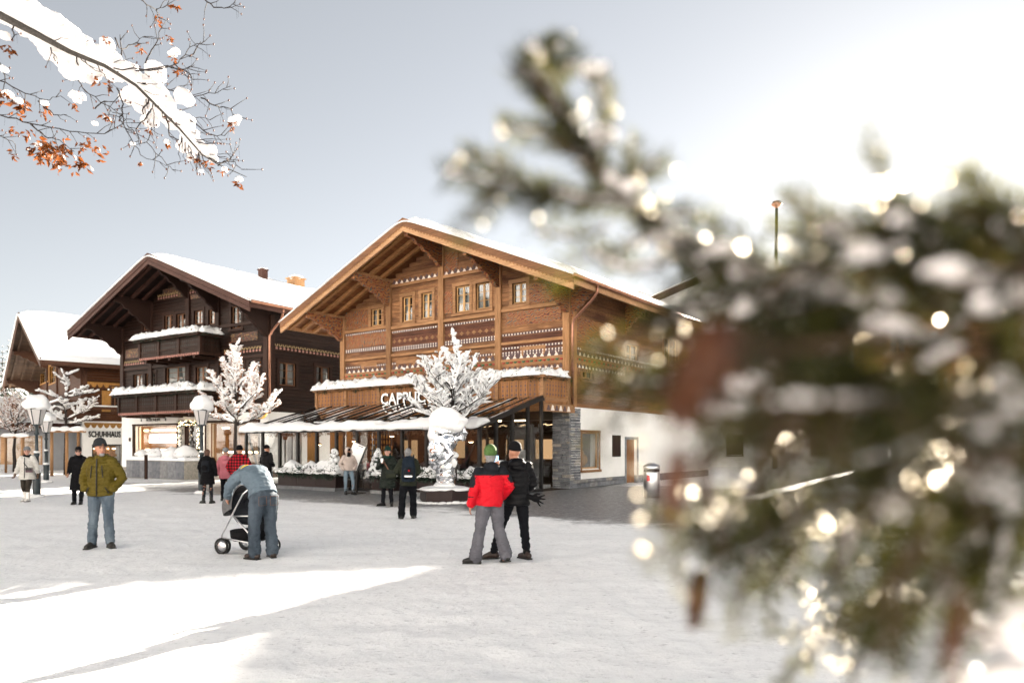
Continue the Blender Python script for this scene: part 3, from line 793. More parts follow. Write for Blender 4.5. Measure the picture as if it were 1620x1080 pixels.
stone_row(core, lambda a, y, z: (a, y-.1, z), (-.80, 0.02), 0, 3.2, .105, .22, .52, M['stone'], seed=4, depth=.1)
stone_row(core, lambda a, y, z: (-y+.02, a, z), (-.1, .72), 0, 3.2, .105, .22, .5, M['stone'], seed=5, depth=.1)
plinth = MB(); plinth.box(-.42, -.38, .75, A_D, 0, .345); pl = plinth.build('plinth', M['stone'], chA)
stone_row(pl, lambda a, y, z: (-y+.03, a, z), (.75, door[0]-.14), 0, .35, .18, .35, .8, M['stone'], seed=6, depth=.35)
stone_row(pl, lambda a, y, z: (-y+.03, a, z), (door[1]+.14, A_D), 0, .35, .35, .5, 1.1, M['stone'], seed=7, depth=.35)
m = MB(); m.box(-3.2, -.85, -1.2, -.15, 0, .16); m.build('door_step', M['granite'], chA)
# balcony
BY = -1.96; bx0, bx1 = FA.x_at(498, BY), FA.x_at(860, BY)
m = MB(); m.box(bx0, bx1, BY, -.14, 3.12, 3.30); m.box(bx0-.04, bx1+.04, BY-.06, BY-.003, 3.02, 3.32); m.box(bx1+.003, bx1+.1, BY-.06, .15, 3.0, 3.30)
for x in [bx0+.12, bx1-.09]+[bx0+(bx1-bx0)*k/6 for k in range(1, 6)]: m.box(x-.08, x+.08, BY-.03, BY+.12, 3.325, 4.27)
m.box(bx0-.06, bx1+.08, BY-.1, BY+.16, 4.273, 4.37); m.box(bx1-.16, bx1+.08, BY+.163, -.14, 4.273, 4.37); m.box(bx1-.1, bx1+.04, -.30, -.14, 3.325, 4.27)
m.box(bx1-.02, bx1+.01, BY+.12, -.30, 3.42, 3.54); m.box(bx0, bx1, BY+.13, BY+.15, 3.34, 4.25)
bal = m.build('balcony', M['a_beam'], chA)
q = MB()
for k in range(6):
    x0 = BY+.05+k*.29; q.prism([(x0, 3.04), (x0+.25, 3.04), (x0+.16, 3.24), (x0+.09, 3.24)], 'x', bx1+.101, bx1+.115, 1 if k % 2 else 0)
q.build('balcony_frieze', [M['frieze_dark'], M['frieze_pale']], bal)
q = MB(); w = .205
q.box(-w/2, w/2, -.0, .035, 3.33, 4.27, 0)
for zc, ww, hh in ((4.12, .03, .03), (4.0, .045, .055), (3.84, .03, .10), (3.66, .05, .06), (3.53, .03, .03)):
    q.prism([(-ww, zc), (0, zc-hh), (ww, zc), (0, zc+hh)], 'y', -.0022, .001, 1)
pm = q.mesh('plank', [M['a_plank'], M['frieze_dark']])
n = int((bx1-bx0-.2)/.215)
for k in range(n):
    o = link_mesh('plank', pm, bal); o.location = (bx0+.2+(k+.5)*(bx1-bx0-.3)/n, BY+.03+.012*(k % 2), 0)
for k in range(7):
    o = link_mesh('plank', pm, bal); o.location = (bx1-.015, BY+.27+k*.205, .0); o.rotation_euler = (0, 0, PI/2)
gy = BY+.03
garland('snow-covered evergreen garland on the left end of the golden balcony rail', None, [FA.W(bx0-.05, gy, 4.38), FA.W(FA.x_at(672, gy), gy, 4.38)], .5, .16, seed=2, group='garlands on the golden chalet balcony', snow=.26)
garland('evergreen garland with thin snow on the right corner of the golden balcony', None, [FA.W(FA.x_at(684, gy), gy, 4.38), FA.W(bx1-.1, gy, 4.38), FA.W(bx1-.05, -.35, 4.38)], .5, .16, seed=3, group='garlands on the golden chalet balcony', snow=.2)
# ------------------------------------------------------------------ glass terrace in front of the golden chalet
pav = thing('glass_terrace', 'black-framed glass terrace with sloping snowy glass roof in front of the golden chalet', 'terrace', FA.o, A_ANG)
PF, PB = BY-3.92, BY-.12
px0, px1 = FA.x_at(388, PF), FA.x_at(757, PF)
ZF, ZB = 2.36, 3.50
NB = 11; dxp = (px1-px0)/NB
rzp = lambda y: ZF+(ZB-ZF)*(y-PF)/(PB-PF)
for k in range(NB+1):
    m = MB(); x = px0+k*dxp; m.box(x-.05, x+.05, PF, PF+.12, 0, ZF-.12); m.build('front_post', M['black_metal'], pav)
m = MB(); m.box(px0-.06, px1+.06, PF-.03, PF+.15, ZF-.12, ZF+.02); m.box(px0, px1, PF+.02, PF+.1, 0, .12); m.box(px0-.05, px1+.05, PB-.02, PB+.1, ZB-.12, ZB); m.build('eave_beam', M['black_metal'], pav)
m = MB()
for yy in (PF+.95, PF+1.9, PF+2.85, PB-.06): m.box(px1-.06, px1+.06, yy-.05, yy+.05, 0, rzp(yy)-.06)
m.beam((px1, PF, ZF), (px1, PB, ZB), .14, .16); m.box(px1-.05, px1+.05, PF+.12, PB, 0, .12)
m.beam((px1-.02, PF+.1, ZF-.15), (px1-.9, PF+.1, .5), .07, .07); m.build('side_frame', M['black_metal'], pav)
m = MB(); m.beam((px0+.05, PF+.1, ZF-.12), (px0+.75, PF+.1, .75), .07, .07); m.box(px0-.05, px0+.05, PB-.1, PB, 0, ZB-.12); m.build('corner_brace', M['black_metal'], pav)
for k in range(NB):
    a, b = px0+k*dxp+.05, px0+(k+1)*dxp-.05
    m = MB(); m.box(a, b, PF+.05, PF+.056, .12, ZF-.125); m.build('front_pane', M['glass_dark'], pav)
ys = [PF+.12, PF+.95, PF+1.9, PF+2.85, PB-.1]
for y0, y1 in zip(ys, ys[1:]):
    m = MB(); m.prism([(y0+.05, .12), (y1-.05, .12), (y1-.05, rzp(y1)-.09), (y0+.05, rzp(y0)-.09)], 'x', px1-.004, px1+.004); m.build('side_pane', M['glass_dark'], pav)
# roof: glass panes between black bars, snow lying along the bars and the eave
roofg = mk_glass('roof_glass', (.5, .45, .44), 1.3, .03, .12)
NR = 22; dxr = (px1-px0)/NR
for k in range(NR):
    a, b = px0+k*dxr+.03, px0+(k+1)*dxr-.03
    m = MB(); m.add([(a, PF, ZF+.03), (b, PF, ZF+.03), (b, PB, ZB+.03), (a, PB, ZB+.03), (a, PF, ZF+.045), (b, PF, ZF+.045), (b, PB, ZB+.045), (a, PB, ZB+.045)], [(3,2,1,0),(4,5,6,7),(0,1,5,4),(1,2,6,5),(2,3,7,6),(3,0,4,7)])
    m.build('roof_pane', roofg, pav)
m = MB(); sn = MB(); rr = random.Random(5)
for k in range(NR+1):
    x = px0+k*dxr; big = k % 2 == 0
    m = MB(); m.beam((x, PF-.05, ZF+.05), (x, PB, ZB+.05), .04 if big else .02, .05 if big else .02); m.build('roof_bar', M['black_metal'], pav)
    if k == NR or rr.random() < (1.0 if big else .7):   # a thin ridge of snow on the bar
        t0 = rr.uniform(0, .35)*(1-(k == NR)); t1 = .99 if big and rr.random() < .6 else t0+rr.uniform(.3, .6)*(1-t0); w = rr.uniform(.035, .06)*(1.25 if big else .8)*(1.6 if k == NR else 1)
        pt = lambda u, v, dz, t0=t0, t1=t1, w=w, x=x: Vector((x-.012+(v-.5)*w*.8*(1+.5*nz(u*7, x, 1)), PF+(PB-PF)*(t0+(t1-t0)*u), ZF+(ZB-ZF)*(t0+(t1-t0)*u)+dz))
        sn.field(18, 4, lambda u, v: pt(u, v, .065+.03*math.sin(PI*v)*min(1, u*6, (1-u)*6)*(1+.8*nz(u*9, x, 2))), lambda u, v: pt(u, v, .05))
    if k < NR and rr.random() < .5:                      # a patch that slid down the pane
        cx, t = x+dxr*rr.uniform(.25, .75), rr.uniform(.08, .3)
        sn.sphere((cx, PF+(PB-PF)*t, ZF+(ZB-ZF)*t+.045), (rr.uniform(.05, .16), rr.uniform(.12, .4), .035), 8, 6, fn=lambda d: 1+.4*nz(d.x, d.y, d.z+k, 3))
def top(u, v):
    x = px0-.12+(px1-px0+.2)*u; k = math.sin(PI*min(1, max(0, v)))**.5
    y = PF-.22+.12*nz(x, 3, 1, 1.3)+.05*nz(x, 3, 6, 4)+v*(.62+.25*nz(x, 8, 1, .8)); return Vector((x, y, ZF+.03+max(0, (y-PF))*.29+.19*k*(1+.8*nz(x, v, 1, 1.1)+.35*nz(x, v, 4, 3.5))))
sn.field(150, 8, top, lambda u, v: (lambda p: Vector((p.x, p.y, ZF-.0+max(0, p.y-PF)*.29-.08*(1-min(1, v*3))*(1+.8*nz(p.x, 4, 2, 2.5)))))(top(u, v)))
sn.build('roof_snow', M['clump'], pav)
m = MB()
for k in range(190):                                     # icicles and the dripping fringe below the eave
    x = px0+rr.random()*(px1-px0); l = rr.uniform(.05, .28)*rr.random()+.04; y = PF-.12+rr.uniform(-.05, .05)
    m.tube([(x, y, ZF+.0), (x, y, ZF-l*.5), (x+.004, y, ZF-l)], [.014, .008, .001], 5, cap=False)
m.build('icicles', M['ice'], pav, 'stuff')
m = MB()
for k in range(260):
    x = px0+rr.random()*(px1-px0); needles_mb(m, (x, PF+.13, ZF-.16+rr.uniform(-.06, .03)), 5, .06, rr, .09)
m.build('dry_fringe', plain('dry_twigs', (.2, .12, .07), .8), pav, 'stuff')
m = MB(); m.box(px0, px1, PF+.12, .0, .004, .012); m.build('terrace_floor', M['dark_room'], pav)
m = MB()
for a, b in ((455, 462), (466, 476), (700, 704)): m.box(FA.x_at(a, PB-.3), FA.x_at(b, PB-.3), PB-.32, PB-.25, .02, 2.6)
m.build('curtains', M['curtain'], pav)
m = MB()
for a, b in ((486, 503), (522, 540), (548, 556)): m.box(FA.x_at(a, PB-.2), FA.x_at(b, PB-.2), PB-.2, PB-.12, .3, 2.5)
m.build('wall_panels', M['c_yellow'], pav)
m = MB()
for k in range(NB): m.box(px0+k*dxp+.2, px0+k*dxp+.9, PB-.6, PB-.56, 2.62, 2.66)
m.build('fill_light_strips', M['lamp_warm'], pav)  # unseen glowing strips added to light the terrace interior
# furniture of the terrace seen through the panes
heat = thing('patio_heater', 'mushroom-shaped patio heater with steel hood behind the left terrace glass', 'heater', FA.W(FA.x_at(451, PF+.9), PF+.9, .012), A_ANG)
m = MB(); m.lathe([(.24, 0), (.22, .5), (.05, .56), (.035, .6), (.035, 1.95)], n=14); m.build('stand', M['steel'], heat)
m = MB(); m.lathe([(.09, 1.95), (.10, 2.08), (.06, 2.1)], n=14); m.build('burner', M['copper'], heat)
m = MB(); m.lathe([(.42, 2.1), (.40, 2.13), (.2, 2.23), (.02, 2.26)], n=20); m.build('hood', M['steel'], heat)
shelf = thing('bottle_shelf', 'dark shelf full of amber bottles behind the terrace glass', 'shelf', FA.W(FA.x_at(601, -1.2), -1.2, .012), A_ANG)
m = MB()
for k in range(8): m.box(-.8, .8, 0, .25, .45+k*.26, .47+k*.26)
m.box(-.84, -.801, 0, .25, 0, 2.5); m.box(.801, .84, 0, .25, 0, 2.5); m.build('rack', M['b_post'], shelf)
bm_ = MB(); bm_.lathe([(.035, 0), (.035, .13), (.012, .17), (.012, .21)], n=8); bmesh_ = bm_.mesh('bottle', plain('amber_glass', (.55, .26, .05), .15, 0, .6))
for k in range(8):
    for j in range(9):
        if rr.random() < .85:
            o = link_mesh('bottle', bmesh_, shelf); o.location = (-.7+j*.175, .1, .475+k*.26)
lampM = M['lamp_warm']
def table_set(px, y, lab, n=2):
    t = thing('terrace_table', lab, 'table', FA.W(FA.x_at(px, y), y, .012), A_ANG, 'tables behind the terrace glass')
    m = MB(); m.lathe([(.25, 0), (.04, .03), (.035, .7)], n=10); m.build('pedestal', M['black_metal'], t)
    m = MB(); m.box(-.4, .4, -.4, .4, .701, .74); m.build('tabletop', M['b_post'], t)
    for sx in (-1, 1):
        c = thing('terrace_chair', ('left' if sx < 0 else 'right')+' dark chair at the '+lab.split('dark ')[-1], 'chair', FA.W(FA.x_at(px, y)+sx*.72, y, .012), A_ANG, 'chairs behind the terrace glass')
        m = MB(); m.box(-.22, .22, -.22, .22, .42, .47); m.build('seat', M['planter'], c)
        m = MB()
        for q in range(4): m.box(sx*.2-.015, sx*.2+.015, -.2+q*.11, -.13+q*.11, .471, .88)
        m.box(sx*.2-.02, sx*.2+.02, -.22, .22, .881, .93); m.build('backrest', M['planter'], c)
        for ax in (-.19, .19):
            for ay in (-.19, .19):
                m = MB(); m.box(ax-.018, ax+.018, ay-.018, ay+.018, 0, .42); m.build('leg', M['planter'], c)
table_set(575, PF+1.0, 'dark table behind the menu board on the terrace')
table_set(640, PF+1.2, 'dark table behind the woman with the cup')
table_set(800, PF+2.3, 'dark table by the side glass of the terrace')
for k, (pxx, y, z) in enumerate(((505, PF+2.6, 1.75), (745, PF+2.6, 1.85), (700, PF+1.4, 2.0), (620, PF+2.7, 2.1), (560, PF+2.8, 1.9))):
    l = thing('pendant_lamp', ['small warm pendant lamp behind the left terrace panes', 'warm pendant lamp behind the braced corner of the terrace', 'small warm pendant lamp behind the silver sculpture', 'warm pendant lamp in front of the bottle shelf', 'warm pendant lamp above the menu board'][k], 'lamp', FA.W(FA.x_at(pxx, y), y, z), A_ANG, 'pendant lamps inside the terrace')
    m = MB(); m.tube([(0, 0, .1), (0, 0, rzp(y)-z)], .006, 5); m.build('cord', M['black_metal'], l)
    m = MB(); m.lathe([(.12, 0), (.1, .06), (.03, .1)], n=12); m.build('lamp_shade', M['copper'], l)
    m = MB(); m.lathe([(.02, -.03), (.09, -.01), (.09, .0)], n=12); m.build('bulb', M['lamp_warm'], l)
st = thing('table_lamp', 'table lamp with white drum shade behind the right side glass', 'lamp', FA.W(FA.x_at(839, PF+3.0)-.4, PF+3.0, .012), A_ANG)
m = MB(); m.lathe([(.16, 0), (.03, .02), (.02, 1.2)], n=10); m.build('stem', M['black_metal'], st)
m = MB(); m.lathe([(.17, 1.2), (.17, 1.55)], n=16); m.build('lamp_shade', M['curtain'], st)
# raised letters standing on the roof edge
cu = bpy.data.curves.new('letters', 'FONT'); cu.body = 'CAPPUCCINO'; cu.size = .68; cu.extrude = .04; cu.offset = .016; cu.space_character = 1.06; cu.resolution_u = 3
to = bpy.data.objects.new('tmp_text', cu); WORK.collection.objects.link(to)
dg = work_dg(); me = bpy.data.meshes.new_from_object(to.evaluated_get(dg)); bpy.data.objects.remove(to)
me.materials.clear(); me.materials.append(M['white_paint']); me.materials.append(M['ink'])
for p in me.polygons: p.material_index = 0 if p.normal.z > .5 else 1
sg = thing('roof_sign', 'white raised letters reading CAPPUCCINO above the terrace roof', 'sign', FA.W(FA.x_at(603, BY-.14), BY-.14, 3.53), A_ANG)
o = link_mesh('lettering', me, sg); o.rotation_euler = (PI/2, 0, 0)
m = MB()
for k in range(5): m.box(.2+k*.75, .22+k*.75, .03, .05, 0, .1)
m.build('brackets', M['black_metal'], sg)
# ------------------------------------------------------------------ dark chalet
B_ANG = math.atan2(-.5386, .8426)
FB = Frame(-13.0, 38.1, B_ANG)
chB = thing('dark_chalet', 'dark brown carved chalet with two garlanded balconies and white shop floor', 'chalet', FB.o, B_ANG)
B_L = -FB.x_at(193); B_D = 16
B_brk = [-.1, FB.x_at(346), -B_L/2, FB.x_at(240), -B_L]
b_front = [(226,237,499,522),(260,274,498,522),(279,294,496,520),(307,321,491,512),(330,345,489,512),(366,382,484,519),
           (211,226,592,607),(230,246,590,606),(262,297,580,606),(310,328,580,604),(372,385,575,607),(395,410,572,607)]
B_H = [FB.rect(*r) for r in b_front]
B_H[6] = FB.rect(211, 226, 592, 612); B_H[7] = FB.rect(230, 246, 590, 611)
B_S = [FB.rect_side(442, 468, 574, 610), FB.rect_side(500, 522, 580, 612)]
matsB = dict(board=M['b_board'], post=M['b_post'], soffit=M['b_soffit'], rafter=M['b_fascia'], fascia=M['b_fascia'], fascia2=M['b_fascia'], bracket=M['b_beam'], beam=M['b_beam'])
B_OY, B_OX = 2.45, 1.6
eB = FB.W(B_OX, -B_OY)
B_ZE = FB.z_at(474, B_OX, -B_OY); B_ZR = FB.z_at(402, -B_L/2, -B_OY)-.2; B_ZG = FB.z_at(660, -B_L, 0)
xmB, halfB, slB, rzB = chalet_shell(chB, B_L, B_D, B_ZG, B_ZE-.2, B_ZR, B_OX, B_OY, matsB, B_H, B_S, B_brk, .2, 1.2, .36, .46, 1.9, .34)
for h in B_H: window(chB, *h, M['b_post'], M['b_sash'], casing=.16, muntins=(1, 2))
for h in B_S: window(chB, *h, M['b_post'], M['b_sash'], side=True, casing=.16)
def frieze_b(x0, x1, z, side=False):
    m = MB(); m.box(x0, x1, -.03, 0, z-.34, z, 0); n = int((x1-x0)/.26)
    for i in range(n):
        x = x0+(i+.5)*(x1-x0)/n; m.prism([(x-.10, z-.02), (x-.085, z-.12), (x, z-.165), (x+.085, z-.12), (x+.10, z-.02), (x+.07, z-.02), (x+.05, z-.10), (x, z-.135), (x-.05, z-.10), (x-.07, z-.02)], 'y', -.045, -.03, 1)
        m.box(x-.06, x+.06, -.06, -.03, z-.31, z-.20, 2)
    m.box(x0, x1, -.07, 0, z-.38, z-.34, 3)
    if side: xf_side(m)
    m.build('painted_frieze', [M['b_beam'], M['b_pale'], M['b_pink'], M['b_post']], chB, 'stuff')
zB1 = FB.z_at(547, FB.x_at(405), 0)
for a, b in ((188.5, 237), (350, 415)): frieze_b(FB.x_at(a)+.3, FB.x_at(b), zB1)
frieze_b(.3, B_D, FB.z_at(544, 0, FB.y_at(445)), True)
zB2 = FB.z_at(468, FB.x_at(300), 0)
for a, b in ((250, 283), (300, 340)): frieze_b(FB.x_at(a), FB.x_at(b), zB2+.42)
for r in ((258, 290, 455, 472), (302, 320, 452, 472), (366, 408, 526, 540), (199, 222, 552, 566)): panel(chB, *FB.rect(*r), M['b_scroll'])
m = MB()
for z in (FB.z_at(524, FB.x_at(300), 0), FB.z_at(614, FB.x_at(300), 0), zB1-.55): m.box(-B_L+.2, -.2, -.1, 0, z-.1, z+.06)
m.build('cross_beams', M['b_post'], chB)
m = MB(); m.tube([(B_OX+.14, -B_OY, B_ZE-.08), (B_OX+.14, B_D, B_ZE-.08)], .09, 10); m.build('gutter', M['copper'], chB)
m = MB(); m.tube([(B_OX+.1, -B_OY+2.0, B_ZE-.15), (B_OX-.2, -B_OY+2.1, B_ZE-.6), (.3, -.05, B_ZE-1.1), (.22, -.16, B_ZE-1.4), (.22, -.16, B_ZG-.1)], .06, 8); m.build('downpipe', M['copper'], chB)
# chimneys on the right slope
def snow_dome(mb, c, r): mb.sphere(c, (r, r, r*.42), 12, 8, fn=lambda d: 1+.2*nz(d.x, d.y, d.z, 2))
for (pxx, w, h, mt, nm) in ((416, .42, .5, M['b_fascia'], 'chimney'), (468, .8, .45, M['stake'], 'vent_box')):
    x = xmB+.7; yy = FB.y_at(pxx, x); m = MB(); z0 = rzB(x)+.1; m.box(x-w/2, x+w/2, yy-w/2, yy+w/2, z0, z0+.35+h); m.box(x-w*.6, x+w*.6, yy-w*.6, yy+w*.6, z0+.35+h, z0+.43+h)
    m.build(nm, mt, chB)
    q = MB(); snow_dome(q, (x, yy, z0+.43+h), w*.62); q.build('snow_cap', M['clump'], chB)
# balconies with heart-cut planks
def balcony_b(x0, x1, yo, z0, z1, np_, depth=None):
    m = MB(); dep = -yo if depth is None else depth
    m.box(x0, x1, yo, -.14, z0+.06, z0+.2); m.box(x0-.25, x1+.25, yo-.28, yo-.02, z1, z1+.14); m.box(x1+.0, x1+.25, yo-.02, -.15, z1+.002, z1+.142); m.box(x0-.25, x0, yo-.02, -.15, z1+.002, z1+.142)
    m.box(x0-.02, x1+.02, yo-.02, yo+.08, z0+.001, z0+.14); m.box(x1-.05, x1+.05, yo+.08, -.15, z0+.001, z0+.14); m.box(x0-.05, x0+.05, yo+.08, -.15, z0+.001, z0+.14)
    for k in range(np_+1): x = x0+(x1-x0)*k/np_; m.box(x-.09, x+.09, yo-.05, yo+.1, z0+.142, z1-.002)
    m.box(x0, x1, yo+.055, yo+.07, z0+.15, z1-.01); m.box(x0, x1, yo-.02, yo+.05, z0+.43, z0+.49)
    for k in range(5): xx = x0+(x1-x0)*(k+.5)/5; m.box(xx-.09, xx+.09, yo+.02, -.02, z0-.16, z0)
    b = m.build('balcony', M['b_post'], chB)
    d = MB(); n = int((x1-x0)/.21)
    for k in range(n): x = x0+(k+.5)*(x1-x0)/n; d.sphere((x, yo-.03, z0+.06), (.07, .07, .085), 8, 6)
    d.build('carved_beads', M['b_pink'], b, 'stuff')
    H = z1-z0; q = MB(); w = .17
    q.box(-w/2, w/2, 0, .03, z0+.15, z1-.005, 0)
    for zc in (z0+H*.78, z0+H*.55): q.prism([(-.045, zc+.03), (0, zc-.06), (.045, zc+.03), (.022, zc+.06), (0, zc+.035), (-.022, zc+.06)], 'y', -.0025, .001, 1)
    pm = q.mesh('plank', [M['b_rail'], M['ink']]); n = int((x1-x0)/.185)
    for k in range(n): o = link_mesh('plank', pm, b); o.location = (x0+(k+.5)*(x1-x0)/n, yo+.02, 0)
    for xs, r in ((x1, PI/2), (x0, -PI/2)):
        n2 = int((-yo-.3)/.185)
        for k in range(n2): o = link_mesh('plank', pm, b); o.location = (xs, yo+.2+k*.185, 0); o.rotation_euler = (0, 0, r)
    return b
yu = -1.45; ux0, ux1 = FB.x_at(221, yu), FB.x_at(316, yu); zu0, zu1 = FB.z_at(571, ux0, yu), FB.z_at(543, ux0, yu)
balcony_b(ux0, ux1, yu, zu0, zu1, 3)
yl = -1.65; lx0, lx1 = FB.x_at(188, yl), FB.x_at(312, yl); zl0, zl1 = FB.z_at(657, lx0, yl), FB.z_at(629, lx0, yl)
balcony_b(lx0, lx1, yl, zl0, zl1, 4)
garland('snowy evergreen garland on the upper balcony of the dark chalet', None, [FB.W(ux0-.3, yu-.14, zu1+.15), FB.W(ux1+.15, yu-.14, zu1+.15), FB.W(ux1+.2, -.3, zu1+.15)], .55, .2, seed=12, snow=.26, group='garlands on the dark chalet balconies')
garland('long snowy evergreen garland on the lower balcony above the dark chalet shop', None, [FB.W(lx0-.3, yl-.14, zl1+.15), FB.W(lx1+.15, yl-.14, zl1+.15), FB.W(lx1+.2, -.3, zl1+.15)], .6, .2, seed=13, snow=.3, group='garlands on the dark chalet balconies')
# white shop floor
w1 = FB.rect(212, 280, 673, 742); d1 = FB.rect(287, 319, 668, 748); w2 = FB.rect(327, 409, 668, 742)
m = MB(); cladding(m, -B_L, 0, .35, B_ZG, 5, [w1, (d1[0], d1[1], 0, d1[3]), w2], t=.45); m.box(0-.45, 0, .45, B_D, .35, B_ZG-.002); m.box(-B_L, -B_L+.45, .45, B_D, .35, B_ZG-.002); m.build('plaster_wall', M['white_plaster'], chB)
m = MB(); m.box(w1[0]-.15, w1[1]+.3, -.16, -.002, w1[3]+.12, w1[3]+.62); m.build('sign_ledge', M['white_plaster'], chB)
for h in (w1, w2):
    window(chB, *h, M['b_post'], M['b_sash'], muntins=(0, 0), curtain=False, casing=.14, depth=.28)
m = MB()
for a, b in ((w1[0]-.5, w1[1]+.15), (w2[0]-.15, w2[1]+.6)): m.box(a, b, 2.4, 2.5, 0, B_ZG); m.box(a, b, .46, 2.4, .3, .34); m.box(a-.05, a, .46, 2.5, 0, B_ZG); m.box(b, b+.05, .46, 2.5, 0, B_ZG); m.box(a, b, .46, 2.4, B_ZG-.12, B_ZG-.08)
m.build('shop_room', M['warm_room'], chB)
m = MB(); m.box(w1[0]+.05, w1[1]-.1, .7, 1.0, w1[2]+1.15, w1[2]+1.25); m.box(w1[0]+.9, w1[1]-.3, .6, .66, w1[3]-.32, w1[3]-.22); m.box(w1[0]+.1, w1[0]+.5, .6, .66, w1[3]-.32, w1[3]-.22)
m.box(w2[0]+.2, w2[1]-.8, .9, 1.0, w2[2]+.9, w2[2]+1.0); m.box(w2[0]+.3, w2[0]+.9, .8, .86, w2[3]-.3, w2[3]-.22); m.box(w2[1]-1.1, w2[1]-.3, .8, .86, w2[3]-.3, w2[3]-.22); m.build('shop_lights', M['lamp_warm'], chB)
m = MB(); m.box(w1[0]+.85, w1[1]-.05, .5, .53, w1[3]-1.05, w1[3]-.55); sgb = m.build('lit_sign', M['lamp_white'], chB)
def text_mesh(body, size, mat, extrude=.006, offset=0.0):
    cu = bpy.data.curves.new('t', 'FONT'); cu.body = body; cu.size = size; cu.extrude = extrude; cu.offset = offset; cu.resolution_u = 2; cu.align_x = 'CENTER'
    to = bpy.data.objects.new('t', cu); WORK.collection.objects.link(to); dg = work_dg(); me = bpy.data.meshes.new_from_object(to.evaluated_get(dg)); bpy.data.objects.remove(to)
    me.materials.clear(); me.materials.append(mat); return me
m = MB(); rr = random.Random(8)                        # blurred coloured strokes and an emblem on the lit sign
for k in range(9):
    if k in (4, 5): continue
    x = w1[0]+1.05+k*.20; m.box(x, x+.05, .49, .499, w1[3]-.90, w1[3]-.90+rr.uniform(.12, .22), k % 3); m.box(x+.07, x+.11, .49, .499, w1[3]-.90, w1[3]-.80, (k+1) % 3)
m.lathe([(.0, .49), (.15, .49), (.15, .499)], n=10, mi=3)
a0 = len(m.v)-30; m.v[a0:] = [(w1[0]+1.95+x, z, w1[3]-.80+y) for x, y, z in m.v[a0:]]
m.build('blurred_print', [plain('violet_print', (.3, .25, .5), .6), plain('green_print', (.3, .55, .3), .6), plain('blue_print', (.3, .45, .6), .6), plain('violet_emblem', (.45, .3, .6), .6)], sgb)
xc, zc = (w1[0]+w1[1])/2+.1, w1[3]+.27
t_ = link_mesh('shop_lettering', text_mesh('PATEK PHILIPPE', .22, M['ink'], .006, .004), chB); t_.location = (xc, -.17, zc); t_.rotation_euler = (PI/2, 0, 0)
m = MB()
for sx in (-1.3, 1.3):
    for k in range(4):
        a = k*PI/2+PI/4; m.beam((xc+sx, -.166, zc+.08), (xc+sx+math.cos(a)*.1, -.166, zc+.08+math.sin(a)*.1), .06, .008, (0, 1, 0))
m.build('shop_emblems', M['ink'], chB)
m = MB(); rr = random.Random(3)
for a, b, zz in ((w1[0]+.2, w1[1]-.2, w1[2]), (w2[0]+.2, w2[1]-.2, w2[2])):
    for k in range(16):
        x = a+(b-a)*rr.random(); h = rr.uniform(.15, .6); m.lathe([(.06, 0), (.11, h*.3), (.05, h*.7), (.08, h)], (x, .75+rr.random()*.6, zz+.02), 8, rr.randrange(3))
m.build('window_display', [M['b_post'], M['c_yellow'], M['ink']], chB)
m = MB(); m.box(d1[0], d1[1], .2, .3, .36, d1[3], 0); m.box(d1[0]+.5, d1[1]-.15, .17, .199, .5, d1[3]-.2, 1); m.build('shop_door', [M['b_post'], M['glass_dark']], chB)
gl = MB(); lt = MB()
for k in range(120):
    t = rr.random()*3
    if t < 1: x, z = d1[0]+.04, .4+(d1[3]-.4)*t
    elif t < 2: x, z = d1[0]+(d1[1]-d1[0])*(t-1), d1[3]-.04
    else: x, z = d1[1]-.04, .4+(d1[3]-.4)*(t-2)
    needles_mb(gl, (x, -.1, z), 12, .16, rr, .12); lt.sphere((x+rr.uniform(-.14, .14), -.2, z+rr.uniform(-.14, .14)), .016, 5, 4)
gd = thing('door_garland', 'evergreen garland with tiny lights round the dark chalet shop door', 'garland', FB.W(0, 0, 0), B_ANG); gl.build('sprays', M['needle_dark'], gd, 'stuff'); lt.build('fairy_lights', M['lamp_warm'], gd, 'stuff')
m = MB(); m.box(-B_L, -.2, .02, .4, 0, .345); plb = m.build('plinth', M['stone'], chB)
stone_row(plb, lambda a, y, z: (a, y-.06, z), (-B_L, d1[0]-.2), 0, .35, .17, .35, .8, M['stone'], seed=16, depth=.08)
stone_row(plb, lambda a, y, z: (a, y-.06, z), (d1[1]+.2, -.2), 0, .35, .17, .35, .8, M['stone'], seed=17, depth=.08)
stp = thing('stone_steps', 'low grey rough stone steps in front of the dark chalet shop door', 'steps', FB.W(d1[0], -.1, 0), B_ANG)
for k in range(2):
    m = MB(); m.box(-1.6, 3.4, -1.5+k*.7, -.12, k*.17+.001, (k+1)*.17); ob_ = m.build('step', M['granite'], stp)
    stone_row(ob_, lambda a, y, z, k=k: (a, y-1.55+k*.7, z), (-1.6, 3.4), k*.17, (k+1)*.17, .17, .5, 1.1, M['stone'], seed=20+k, depth=.05)
